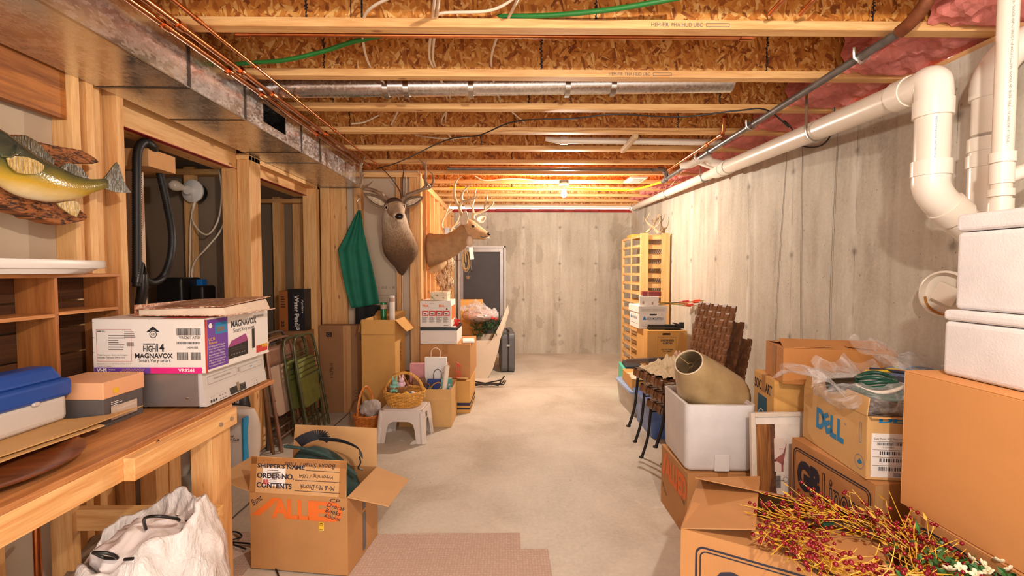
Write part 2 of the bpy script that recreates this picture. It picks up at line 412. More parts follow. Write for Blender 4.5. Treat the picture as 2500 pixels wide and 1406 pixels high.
def styro():
    t = NT('styrofoam'); co = t.coords(); v = t.vor(co, 170); n = t.noise(co, 6, 4)
    t.bump(t.math('ADD', v, t.math('MULTIPLY', n, 2)), .18, .003)
    return t.fin(t.ramp(n, [(.3, sr(208,203,202)), (.7, sr(224,219,218))]), .6, Subsurface_Weight=.0)
STYRO = styro()
BLACKP = plain('black_plastic', (28,26,26), .35); RUBBER = plain('black_rubber', (22,20,20), .5); WPL = plain('white_plastic', (226,220,214), .35, 0, .03)
def glass(name, col, alpha, rough=.12):
    t = NT(name); co = t.coords(); n = t.noise(co, 9, 4, .6, 1.0); t.bump(n, .9, .02)
    t.b.inputs['Alpha'].default_value = alpha
    return t.fin(sr(*col), rough, 0)
def film(name, base=.28, tint=(235,232,230)):
    """thin clear plastic bag film"""
    t = NT(name); co = t.coords(); n = t.noise(co, 7, 5, .65, 2.0); t.bump(n, 1.0, .03)
    q = t.n('ShaderNodeLayerWeight'); q.inputs[0].default_value = .35
    a = t.math('ADD', t.math('MULTIPLY', q.outputs['Facing'], .45), t.math('MULTIPLY', t.ramp(n, [(.48,(0,0,0)),(.62,(1,1,1))]), .25)); a = t.math('ADD', a, base)
    t.l(a, t.b.inputs['Alpha']); return t.fin(sr(*tint), .12, 0)
# ================================================================ room shell
rd = random.Random(5)
XL, XR, YB, YC, XS = -1.87, 2.115, 7.68, 4.68, -.868     # left studs, right wall, end wall, cross wall, back stud wall
fl = tag(MB().box(-3.4, -1.6, -.12, 2.5, 7.9, 0).build('floor', CFLOOR), kind='structure')
tag(MB().box(XR, -1.6, 0, 2.4, 7.9, 2.40).build('wall_right', CW_R), kind='structure')
tag(MB().box(-3.4, YB, 0, XR, 7.95, 2.385).build('wall_back', CW_B), kind='structure')
pl = struct('trim_1', (0, YB, 2.385)); MB().box(-1.2, -.002, 0, 2.3, .14, .055).build('sill_plate', REDP, pl)
pl = struct('trim_2', (XR, 0, 2.40)); MB().box(.03, -1.5, 0, .17, 7.68, .038).build('sill_plate', W_Y, pl)
# ---- ceiling: deck and I-joists
ceil = struct('ceiling', (0, 0, 2.44))
MB().box(-3.4, -1.6, .303, 2.4, 7.9, .325).build('deck', OSB, ceil)
joists = []
for k in range(-6, 12):
    yf = 2.03+.488*k; ym = yf-.029
    web = MB().box(-3.35, -.005, .036, 2.28, .005, .266).build('joist', OSB, ceil); web.location = (0, ym, 0)
    fb = MB().box(-3.35, -.029, 0, 2.28, .029, .038).build('flange', W_X, web, bevel=.002)
    MB().box(-3.35, -.029, .264, 2.28, .029, .302).build('flange', W_X, web)
    joists.append(web)
WEB = lambda k: joists[k+6]
def wf(x0, z=.04): return frame((x0, -.0055, z), (1,0,0), (0,0,1))
def wx(px, y): return at(px, 660, y=y).x
for k in range(-1, 11):
    P = Prints(WEB(k), INK, 'printed_marks'); y = WEB(k).location.y; fr = wf(0)
    xs = {1: [800, 1320, 1860], 0: [760, 1450, 2110], 2: [820, 1290, 1750], 3: [860, 1255, 1650], 4: [1175, 1560, 1700], 5: [950, 1250]}.get(k, [rd.randint(900,1100), rd.randint(1200,1400)])
    for px in xs:
        x = wx(px, y); z = 0
        while z < .22:      # ragged edge-seal line
            w_ = rd.uniform(.004, .013); P.rect(fr, x-w_*rd.random(), z, w_, .007); z += .0065
    if k == 0:
        P.text(fr, wx(970, y)+.02, .165, .30, .075, 'Silent Floor', bold=.03)
        x0 = wx(905, y); P.outline(fr, x0, .15, .09, .09, .008); P.rect(fr, x0+.02, .178, .05, .01); P.rect(fr, x0+.03, .155, .03, .012)
        P.text(fr, wx(1520, y), .175, .68, .032, 'PERFORMANCE PLUS WEB  TJI\u00ae/15 DF', bold=.03)
        P.text(fr, wx(455, y)+.0, .15, .05, .06, 'DF', bold=.03)
        P.rect(fr, wx(865,y), .0, .004, .23); P.rect(fr, wx(890,y), .0, .008, .23)
    if k == 3:
        x0 = wx(885, y); P.outline(fr, x0, .125, .09, .06, .008); P.rect(fr, x0-.04, .14, .06, .02)
        P.text(fr, x0+.10, .125, .32, .07, 'Silent Floor', bold=.03)
        P.text(fr, wx(1255, y), .16, .62, .03, 'PERFORMANCE PLUS WEB  TJI\u00ae/15 DF', bold=.03)
        x0 = wx(1715, y); P.outline(fr, x0, .125, .09, .06, .008); P.text(fr, x0+.10, .13, .30, .065, 'Silent Floor', bold=.03)
    holes = Prints(WEB(k), OSB, 'knockout_ring')
    for px in ((885, 1205, 2225) if k % 2 == 0 else (1490, 1060, 920)): holes.ring(fr, wx(px, y), .05, .022, .003)
fp = Prints(ceil, GINK, 'flange_stamp')
for y, x0 in ((1.972, .62), (2.46, .55)):
    fr = frame((x0, y-.0005, .008), (1,0,0), (0,0,1)); fp.text(fr, 0, 0, .22, .016, 'HEM-FIR  FHA HUD UBC'); fp.outline(fr, .235, 0, .10, .016, .002)
# fibreglass batts in the joist bays above the right wall
BATT = plain('pink_fibreglass', (214,128,118), .95, 0, .28, 7, .6, 14)
bp = MB(); bp.ball((0,0,0), (.13,.20,.15), 18, 12)
first = None
for k in range(0, 11):
    yc = 2.03+.488*k-.244-.03
    if first is None:
        first = MB().box(1.80, -.20, .03, 2.24, .20, .27).build('insulation_batt', BATT, None)
        first.modifiers.new('u','SUBSURF').subdivision_type = 'SIMPLE'; first.modifiers['u'].levels = first.modifiers['u'].render_levels = 4
        t_ = bpy.data.textures.new('n','CLOUDS'); t_.noise_scale = .11; q = first.modifiers.new('d','DISPLACE'); q.texture = t_; q.strength = .10; q.texture_coords = 'LOCAL'
        o = first
    else: o = first.copy(); COL.objects.link(o)
    o.location = (.0 if k < 3 else .06, yc, 2.435)
    tag(o, 'pink fibreglass batt stuffed between the joists above the concrete wall', 'insulation', 'pink batts over the right wall')
bk = None
for i, (x0, x1) in enumerate(((-.62,-.27), (-.16,.42), (.55,.98), (1.15,1.55))):
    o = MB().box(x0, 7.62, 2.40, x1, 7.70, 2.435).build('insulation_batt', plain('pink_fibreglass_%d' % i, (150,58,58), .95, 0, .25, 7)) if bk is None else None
    tag(o, ('pink batt strip on the end wall sill, %s' % ('nearest the stud wall', 'second from the stud wall', 'in the middle under the bulb side', 'nearest the corner pipe')[i]), 'insulation')
# ---- left framing
wl = struct('wall_left', (XL, 0, 0))
def stud(y, x=XL, y2=None, z0=.038, z1=2.30, d=.089, name='stud', par=None, mat=None):
    return MB().box(x-d, y, z0, x, y2 or y+.038, z1).build(name, mat or W_Z, par or wl, world=True, bevel=.002)
for y in (-.95, -.45, .1, .62, 1.13, 1.648, 2.015, 2.085, 2.245): stud(y)
stud(2.15, x=XL-.03); stud(2.19, XL-.055)
for y in (3.373, 3.411, 3.449, 3.484): stud(y, z1=2.26)
stud(3.335, XL-.089, z1=2.146, name='jack_stud'); stud(3.522, XL-.089, z1=2.146, name='jack_stud')
stud(2.285, XL-.089, z1=2.146, name='jack_stud')
stud(4.536, z1=2.215, d=.13, name='jack_stud'); stud(4.576, z1=2.25)
for y0, y1 in ((2.284, 3.372), (3.523, 4.60)):
    h = MB().box(XL-.127, y0, 2.150, XL-.089, y1, 2.30).build('header', W_Y, wl, world=True, bevel=.002)
    MB().box(XL-.127, y0, 2.146, XL-.0885, y1, 2.150).build('painted_underside', REDP, wl, world=True)
    MB().box(XL-.24, y0, 2.146, XL-.127, y1, 2.30).build('header', W_Y, wl, world=True)
MB().box(XL-.089, 3.36, 2.215, XL, 4.62, 2.249).build('top_plate', W_Y, wl, world=True, bevel=.002)
MB().box(XL-.089, -1.0, 2.36, XL, 2.28, 2.44).build('top_plate', W_Y, wl, world=True)
MB().box(XL-.089, -1.0, 0, XL, 2.28, .038).build('bottom_plate', W_Y, wl, world=True)
MB().box(XL-.06, 1.69, 2.06, XL-.022, 2.012, 2.34).build('blocking', wood('stained_board','y',(190,120,56),(128,70,28)), wl, world=True)
MB().box(XL-.105, -1.2, 0, XL-.0895, 2.10, 2.44).build('drywall', GYPW, wl, world=True)
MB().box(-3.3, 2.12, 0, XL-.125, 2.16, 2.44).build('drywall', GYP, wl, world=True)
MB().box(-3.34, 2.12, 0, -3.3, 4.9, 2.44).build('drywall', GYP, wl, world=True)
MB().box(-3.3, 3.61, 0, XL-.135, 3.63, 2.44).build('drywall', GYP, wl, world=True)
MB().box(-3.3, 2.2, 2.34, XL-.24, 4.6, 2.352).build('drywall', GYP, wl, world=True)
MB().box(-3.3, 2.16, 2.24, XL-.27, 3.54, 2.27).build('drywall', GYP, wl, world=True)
# partition between the two closets
for x in (-2.42, -2.9, -2.08):
    MB().box(x-.04, 3.535, 0, x+.04, 3.573, 2.2).build('stud', W_Z, wl, world=True)
    MB().box(x-.04, 3.573, 0, x-.002, 3.61, 2.2).build('stud', W_Z, wl, world=True)
MB().box(-3.3, 3.52, 2.14, XL-.13, 3.61, 2.18).build('blocking', W_X, wl, world=True)
# far wall of the second closet
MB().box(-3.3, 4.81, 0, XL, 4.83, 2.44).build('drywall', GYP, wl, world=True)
MB().box(-2.385, 4.71, 0, -2.31, 4.80, 2.16).build('stud', W_Z, wl, world=True)
MB().box(-2.21, 4.77, 0, -2.11, 4.808, 2.16).build('stud', W_Z, wl, world=True)
MB().box(-2.9, 4.70, 2.10, XL-.1, 4.80, 2.14).build('blocking', W_X, wl, world=True)
# ---- cross wall behind the first deer
wc = struct('wall_cross', (XL, YC, 0))
MB().box(XL, YC+.089, 0, XS-.04, YC+.102, 2.44).build('drywall', GYPW, wc, world=True)
for x0, x1, y0 in ((-1.895,-1.80,.02), (-1.80,-1.64,.045), (-1.546,-1.474,0), (-1.12,-1.075,0), (-.985,-.91,.01), (-.908,-.868,0)):
    MB().box(x0, YC+y0, .038, x1, YC+.088, 2.36).build('stud', W_Z, wc, world=True, bevel=.002)
MB().box(XL, YC, 2.36, XS, YC+.089, 2.405).build('top_plate', W_X, wc, world=True, bevel=.002)
MB().box(XL, YC, 0, XS, YC+.089, .038).build('bottom_plate', W_X, wc, world=True)
P = Prints(wc, GINK, 'pencil_marks'); fr = frame((.33, .088, 1.0), (1,0,0), (0,0,1)); P.text(fr, 0, .22, .38, .025, '3 - 6.60. - 02 - 8', off=.002); P.rect(fr, 0, .15, .45, .003); P.text(fr, .02, .02, .34, .025, '2 - - - 0 - -')
# ---- stud wall running to the back
wb = struct('wall_studs', (XS, YC, 0))
y = YC+.05; i = 0
for y in (4.77, 4.99, 5.25, 5.58, 5.95, 6.35, 6.76, 7.17, 7.6):
    MB().box(XS-.089, y, .038, XS, y+.038, 2.30).build('stud', W_Z, wb, world=True, bevel=.002)
MB().box(XS-.089, YC+.09, 2.30, XS, YB, 2.37).build('top_plate', W_Y, wb, world=True, bevel=.002)
MB().box(XS-.089, YC+.09, 0, XS, YB, .038).build('bottom_plate', W_Y, wb, world=True)
MB().box(XS-.105, YC+.09, 0, XS-.0895, YB, 2.44).build('drywall', wood('plywood_back','z',(240,180,104),(214,150,80)), wb, world=True)
# ---- closet void is closed behind the studs; door at the back
dr = struct('door_1', (-.38, YB-.01, 0))
DX0, DX1, DZ = -.80, 0.0, 1.82
DF = plain('door_frame_paint', (206,200,194), .4, 0, .03); SCREEN = plain('dark_screen', (74,72,74), .7, 0, .12, 3)
MB().box(-.355,-.03,.1,.31,-.012,1.76).build('door_panel', SCREEN, dr)
for x0, x1, z0, z1 in ((-.42,-.39,0,1.82),(.35,.38,0,1.82),(-.42,.38,1.79,1.82)): MB().box(x0,-.05,z0,x1,0,z1).build('frame_trim', DF, dr, bevel=.003)
for x0, x1, z0, z1 in ((-.385,-.335,0,1.785),(.28,.335,0,1.785),(-.335,.28,1.72,1.785),(-.335,.28,.06,.12)): MB().box(x0,-.045,z0,x1,-.008,z1).build('door_stile', plain('door_alu',(176,170,166),.35,.3), dr, bevel=.003)
MB().box(-.36,-.10,.86,-.31,-.05,.93).build('latch', BLACKP, dr, bevel=.006)
# ---- carpet remnants on the slab
CARP = NT('carpet_remnant'); co = CARP.coords(); v = CARP.vor(CARP.coords((1,1,1)), 70, rnd=.25); CARP.bump(v, .5, .004)
CARPM = CARP.fin(CARP.ramp(v, [(.1, sr(214,190,174)), (.6, sr(186,160,144))]), .95)
c = MB(); c.prism([(-.72,2.385),(.075,2.385),(.075,2.243),(.212,2.243),(.212,1.2),(-.9,1.2),(-.9,1.9),(-.74,2.0)], .007)
tag(c.build('carpet_remnant', CARPM), 'pinkish beige ribbed carpet remnant with stepped corner on the slab', 'carpet')
c = MB(); c.prism([(-1.50,2.42),(-1.22,2.40),(-1.2,1.2),(-1.55,1.2)], .006)
tag(c.build('carpet_remnant', CARPM), 'pinkish beige carpet remnant between workbench leg and open box with orange letters', 'carpet')
# ================================================================ duct
du = thing('air_duct', 'long rectangular galvanized air duct hung above the left stud wall', 'duct', (-1.66, 2.3, 2.25))
DX = -1.455; segs = [(-.8, .75), (.75, 2.148), (2.148, 2.60), (2.60, 3.30), (3.30, 3.62), (3.62, 4.66)]
for a, b in segs:
    m = MB()
    if a == 2.60:   # section with the cut-out
        h0, h1, zA, zB = 2.79, 3.07, 2.305, 2.415
        m.box(XL-.0, a, 2.25, DX, b-.003, 2.253); m.box(XL, a, 2.437, DX, b-.003, 2.44)
        for q in ((a,h0,2.25,2.44),(h1,b-.003,2.25,2.44),(h0,h1,2.25,zA),(h0,h1,zB,2.44)): m.box(DX-.003, q[0], q[2], DX, q[1], q[3])
        m.box(XL, a, 2.25, XL+.003, b-.003, 2.44)
    else: m.box(XL+.0, a+.001, 2.25, DX, b-.003, 2.44)
    m.build('duct_section', GALV, du, world=True, bevel=.002)
    MB().box(DX-.004,a,2.2470,DX+.0035,b-.003,2.2530).build('edge_highlight', CHROME, du, world=True)  # bright strip added along the duct corner as a painted edge highlight
    MB().box(XL, b-.012, 2.2475, DX+.003, b+.006, 2.4395).build('seam_strip', plain('duct_seam', (96,92,90), .3, .9), du, world=True)
# round duct in the joist bay
rdt = thing('round_duct', 'round galvanized duct running across the ceiling above the joists', 'duct', (-1.2, 2.76, 2.51))
MB().cyl((-1.38, 2.755, 2.495), (1.35, 2.755, 2.54), .062, 28).build('pipe', GALV, rdt, world=True, smooth=True)
for x in (-.72, -.60, -.22, .35, .62): MB().cyl((x, 2.755, 2.506+x*.016), (x+.03, 2.755, 2.506+x*.016), .0645, 28).build('band', CHROME, rdt, world=True, smooth=True)
MB().tube([(-1.44,2.755,2.47),(-1.40,2.755,2.49),(-1.34,2.755,2.495)], [.074,.070,.064], 24).build('elbow', GALV, rdt, world=True, smooth=True)
# ================================================================ copper lines beside the duct
def pipe(name, label, pts, r, mat, cat='pipe', fit=(), fr=1.28, group=None, seg=14, clips=(), fm=None):
    pts = [Vector(p) for p in pts]; o = thing(name, label, cat, pts[0], group=group)
    MB().tube(pts, r, seg).build('tube', mat, o, world=True, smooth=True)
    r0 = max(r) if isinstance(r, list) else r
    for a, b in fit: MB().tube([a, b], r0*fr, seg).build('fitting', fm or mat, o, world=True, smooth=True)
    for p, d in clips: MB().tube([Vector(p)-Vector(d)*.008, Vector(p)+Vector(d)*.008], r0*1.5, seg).build('clip', mat, o, world=True, smooth=True)
    return o
def lerp(a, b, t): return Vector(a)+(Vector(b)-Vector(a))*t
for nm, lab, a, b, r in (('copper_pipe', 'copper pipe closest to the air duct, ending in an elbow', (-1.405,-.8,2.412), (-1.372,4.42,2.405), .0140),
                         ('copper_pipe', 'middle copper pipe of the three beside the air duct', (-1.365,-.8,2.422), (-1.315,4.45,2.412), .0140),
                         ('copper_pipe', 'thin outer copper pipe of the three beside the air duct', (-1.262,-.8,2.425), (-1.235,4.40,2.424), .0085)):
    a = Vector(a); b = Vector(b); d = (b-a).normalized()
    f = [(lerp(a,b,t)-d*.02, lerp(a,b,t)+d*.02) for t in (.52, .66, .995)]
    pts = [a, b] if r < .009 else [a, b, b+Vector((-.01,.02,.012)), b+Vector((-.012,.025,.06))]
    pipe(nm, lab, pts, r, COPPER, fit=f, clips=[(lerp(a,b,.6), d), (lerp(a,b,.8), d)])
j = 2.44
a = at(600, 104, y=2.06); a.z = 2.43
pipe('copper_pipe', 'copper pipe running across under the nearest joists', [(-1.20,2.085,2.462),(1.12,2.085,2.462),(1.14,2.085,2.49)], .0111, COPPER, fit=[((-1.19,2.085,2.462),(-1.14,2.085,2.462)),((1.06,2.085,2.462),(1.11,2.085,2.462))])
for px, lab in ((1880, 'short copper stub coming down through the nearest joist bay, nearer the middle'), (1955, 'short copper stub coming down through the nearest joist bay, nearer the steel pipe')):
    p = at(px, 34, y=1.9); q = at(px+45, -15, y=1.75)
    pipe('copper_pipe', lab, [p, q], .010, COPPER)
p = at(1735, 320, y=4.0)
cp = pipe('copper_pipe', 'copper pipe slanting beside the steel gas pipe on the right', [at(1632,415,z=2.40), at(1762,328,z=2.41), at(1768,318,z=2.43), at(1768,285,z=2.50)], .0125, COPPER, fit=[(at(1632,415,z=2.40), at(1640,410,z=2.40)), (at(1755,333,z=2.41), at(1764,327,z=2.41)), (at(1722,355,z=2.405), at(1727,351,z=2.405))])
pipe('copper_pipe', 'copper pipe running across beneath the sixth joist', [(-.55,4.53,2.432),(1.5,4.53,2.432)], .0095, COPPER)
# steel gas pipe
g0 = at(2236,-10,y=1.84); g1 = Vector((1.655,1.80,2.50)); g2 = Vector((1.645,1.92,2.405)); g3 = Vector((1.725,4.95,2.395)); g4 = Vector((1.735,5.0,2.395))
gp = pipe('gas_pipe', 'long dark steel gas pipe hung under the joists along the right side', [(1.655,1.80,2.62), g1, (1.652,1.83,2.44), g2, g3], .019, STEEL, fit=[(lerp(g2,g3,.40),lerp(g2,g3,.41)),(lerp(g2,g3,.62),lerp(g2,g3,.63)),(lerp(g2,g3,.99),g3)], fr=1.4)
MB().tube(smoothpath([(1.655,1.80,2.56),(1.655,1.80,2.48),(1.65,1.86,2.425),g2],4), .026, 16).build('rusty_elbow', plain('rusted_iron',(120,66,36),.6,.4,.35,20,.4), gp, world=True, smooth=True)
for t in (.07, .4, .7): 
    p = lerp(g2, g3, t); MB().tube([p+Vector((-.03,0,.04)),p+Vector((-.028,0,-.005)),p+Vector((0,0,-.027)),p+Vector((.028,0,-.005)),p+Vector((.03,0,.04))], .006, 8, ry=2).build('hanger_strap', CHROME, gp, world=True, smooth=True)
pipe('gas_pipe', 'black steel pipe branching across the ceiling in front of the bulb', [(-.6,4.72,2.455),(1.62,4.72,2.455),(1.66,4.75,2.445),(1.70,4.84,2.405)], .021, STEEL, fit=[((1.50,4.72,2.455),(1.56,4.72,2.455)),((1.64,4.73,2.45),(1.67,4.78,2.43))])
YEL = plain('yellow_coated_tube', (236,186,30), .4)
yg = pipe('gas_line', 'yellow flexible gas line across the ceiling near the end wall', smoothpath([(-.7,5.70,2.437),(.2,5.68,2.427),(.9,5.68,2.42),(1.45,5.66,2.405),(1.62,5.5,2.40),(1.74,5.05,2.395),g4],5), .012, YEL)
MB().cyl(g4+Vector((0,-.05,0)), g4+Vector((0,.05,0)), .026).build('brass_nut', STEEL, yg, world=True, smooth=True)
pipe('drain_pipe', 'white pvc pipe crossing the ceiling just before the end wall', [(-.65,7.25,2.425),(.6,7.22,2.42),(2.0,7.2,2.41)], .021, PVC, fit=[((.15,7.23,2.422),(.2,7.23,2.422))])
pipe('drain_pipe', 'white pvc drain in the joist bay behind the long black cable', [(.32,3.72,2.475),(.42,3.72,2.462),(1.10,3.72,2.457),(1.75,3.74,2.457)], [.018,.026,.026,.026], PVC, fit=[((.44,3.72,2.462),(.5,3.72,2.462))])
# big pvc drain along the right wall
dp = thing('drain_pipe', 'large white pvc drain pipe sloping along the right concrete wall', 'pipe', (1.75, 1.9, 2.2))
A = Vector((1.715,1.83,2.165)); Bm = Vector((1.915,4.03,2.305)); E = Vector((2.02,7.25,2.405))
u = (Bm-A).normalized(); 
def T(a, b, r, name, mat=PVC, seg=28): return MB().tube([a, b], r, seg).build(name, mat, dp, world=True, smooth=True)
T(A+u*.04, Bm, .057, 'pipe'); u2 = (E-Bm).normalized(); T(Bm, E, .042, 'pipe')
el = smoothpath([A+Vector((0,0,-.12)), A+Vector((0,0,-.05)), A+Vector((0,.012,.005)), A+u*.07, A+u*.14], 6)
MB().tube(el, .061, 28).build('elbow', PVCJ, dp, world=True, smooth=True)
T(A+u*.11, A+u*.19, .0655, 'collar', PVCJ); T(A+Vector((0,0,-.14)), A+Vector((0,0,-.075)), .0655, 'collar', PVCJ)
L1 = A+Vector((0,0,-.37)); T(A+Vector((0,0,-.12)), L1, .057, 'pipe')
T(L1+Vector((0,0,-.005)), L1+Vector((0,0,.055)), .0655, 'collar', PVCJ)
W1 = L1+Vector((.035,0,-.10)); W2 = L1+Vector((.165,-.0,-.21))
MB().tube(smoothpath([L1, L1+Vector((.003,0,-.05)), W1, W1+(W2-W1)*.4],6), .061, 28).build('bend', PVCJ, dp, world=True, smooth=True)
dd = (W2-W1).normalized(); T(W1+dd*.035, W1+dd*.10, .0665, 'collar', PVCJ); T(W1+dd*.05, W2+dd*.09, .06, 'pipe', PVCJ)
for t in (.0, .12, .24): T(Bm+u*(t-.14), Bm+u*(t-.09), .064-.004*(t>.2), 'collar', PVCJ)
T(Bm-u*.14, Bm+u*.16, .0595, 'wye_body', PVCJ)
MB().tube(smoothpath([Bm+Vector((-.02,-.05,.03)), Bm+Vector((-.10,.02,.07)), Bm+Vector((-.17,-.04,.095)), Bm+Vector((-.25,.08,.06)), Bm+Vector((-.30,.16,.07))],6), .033, 20).build('branch', PVCJ, dp, world=True, smooth=True)
MB().tube(smoothpath([Bm+Vector((-.01,.08,.03)), Bm+Vector((-.09,.12,.07)), Bm+Vector((-.16,.18,.12))],6), .030, 20).build('branch', PVCJ, dp, world=True, smooth=True)
T(E-u2*.03, E+u2*.05, .05, 'collar', PVCJ)
for t, q in ((.36, A+(Bm-A)*.36), (.0, Bm+(E-Bm)*.12), (0, Bm+(E-Bm)*.47), (0, Bm+(E-Bm)*.97)):
    r_ = .062 if t else .047
    MB().tube([q+Vector((r_*math.sin(a_), 0, -r_*math.cos(a_))) for a_ in [R(v_) for v_ in range(-110, 111, 20)]], .0025, 6, ry=4).build('hanger_strap', CHROME, dp, world=True)
    MB().box(q.x-r_-.004, q.y-.012, q.z+.01, q.x-r_-.001, q.y+.012, 2.46).build('hanger_strap', CHROME, dp, world=True)
P = Prints(dp, BINK, 'printed_lettering'); fr = frame(A-Vector(dp.location)+Vector((-.030,-.0475,-.36)), (0,0,1), (-.82,.57,0)); P.text(fr, 0, -.003, .21, .006, 'PVC-1 ASTM D 1785 DWV WITH FOAM CORE')
# vertical stack
vs_ = thing('vent_stack', 'tall white pvc stack with fittings rising behind the foam boxes', 'pipe', (1.86, 1.78, 0))
def V(a, b, r, name, mat=PVC, par=None): return MB().tube([a, b], r, 28).build(name, mat, par or vs_, world=True, smooth=True)
sx, sy = 1.99, 1.87
V((sx,sy,0), (sx,sy,1.97), .057, 'pipe')
V((sx,sy,1.585), (sx,sy,1.90), .062, 'wye_body', PVCJ); 
for z0, z1, r_ in ((1.60,1.66,.068),(1.835,1.885,.069),(1.90,1.955,.067),(2.115,2.17,.067)): V((sx,sy,z0),(sx,sy,z1),r_,'collar',PVCJ)
V((sx,sy,1.9),(sx,sy,2.2),.057,'pipe')
MB().tube(smoothpath([(sx,sy,2.13),(sx,sy,2.20),(sx+.05,sy-.03,2.30),(sx+.14,sy-.10,2.345),(sx+.24,sy-.2,2.36)],6), .061, 28).build('elbow', PVCJ, vs_, world=True, smooth=True)
P = Prints(vs_, NAVY, 'printed_lettering'); fr = frame(Vector((sx-.030,sy-.0475,1.96))-Vector(vs_.location), (0,0,1), (-.82,.57,0)); P.text(fr, 0, -.003, .15, .007, 'GENOVA PVC PIPE DWV 1.2.3 NSF')
v2 = thing('vent_pipe', 'slim vertical white pvc pipe standing in front of the thicker stack', 'pipe', (1.79, 1.65, 0))
qx, qy = 1.775, 1.62
V((qx,qy,.02),(qx,qy,2.60),.029,'pipe',PVC,v2)
for z0, z1, r_ in ((1.795,1.83,.036),(1.72,1.79,.0335),(1.675,1.70,.036),(1.60,1.665,.035)): V((qx,qy,z0),(qx,qy,z1),r_,'collar',PVCJ,v2)
V((qx,qy,1.735),(qx+.17,qy-.02,1.80),.023,'branch',PVCJ,v2); V((qx+.06,qy-.01,1.757),(qx+.085,qy-.012,1.767),.028,'collar',PVCJ,v2)
P = Prints(v2, GINK, 'printed_lettering'); fr = frame(Vector((qx-.020,qy-.0345,1.86))-Vector(v2.location), (0,0,1), (-.87,.49,0)); P.text(fr, 0, -.003, .62, .006, 'PVC-1 ASTM D 1785 SDR 26 DWV WITH FOAM CORE NSF-DWV 45 PSI * PVC-1 ASTM')
cl = thing('cleanout_pipe', 'round white pvc cleanout cap with brown rust on the concrete wall', 'pipe', (2.09, 2.10, 1.30))
m = MB(); m.lathe([(.105,0),(.11,.012),(.11,.05),(.10,.056),(.098,.02),(.01,.018)], (0,0,0), 32, (-1,-.25,0)); m.build('ring', PVCJ, cl, smooth=True)
MB().cbox((-.04,-.01,0),(.02,.09,.09),(R(25),0,R(14))).build('cap_nut', PVC, cl, bevel=.006)
MB().tube([(-.05+.005*math.sin(a_*3), -.095*math.cos(a_)-.012, .095*math.sin(a_)) for a_ in [R(v_) for v_ in range(180+10, 180+120, 8)]], .005, 6).build('rust', plain('rust',(170,110,40),.8), cl)
# ================================================================ lamps
def bulb_fixture(loc, lit, W=0, label='', group=None):
    o = thing('ceiling_lamp', label, 'lamp', loc, group=group)
    MB().lathe([(.055,0),(.055,-.03),(.05,-.035)], seg=24).build('junction_box', plain('blue_grey_box',(92,96,100),.5), o, smooth=True)
    MB().lathe([(.06,-.034),(.062,-.045),(.05,-.06),(.034,-.066),(.032,-.10),(.02,-.102)], seg=28).build('lamp_holder', WPL, o, smooth=True)
    g = NT('lamp_glass'); e = g.fin(sr(255,240,220), .3)
    if lit: g.b.inputs['Emission Color'].default_value = (1,.93,.82,1); g.b.inputs['Emission Strength'].default_value = 60
    MB().lathe([(.016,-.098),(.018,-.112),(.030,-.135),(.034,-.155),(.028,-.178),(.012,-.190),(0,-.192)], seg=24).build('bulb', e, o, smooth=True)
    if lit:
        L = bpy.data.lights.new('bulb_light', 'POINT'); L.energy = W; L.color = BULB_COLOR; L.shadow_soft_size = .03
        l = bpy.data.objects.new('bulb_light', L); COL.objects.link(l); l.location = (0,0,-.235); l.parent = o
    return o
p = at(1366, 450, y=5.25)
bulb_fixture((.665, 5.25, 2.44), True, BACK_BULB_W, 'lit bare bulb in a white holder under the joists near the end wall')
bulb_fixture((.55, .15, 2.44), True, NEAR_BULB_W, 'lit bare bulb in a white holder under the joists above the workbench aisle')
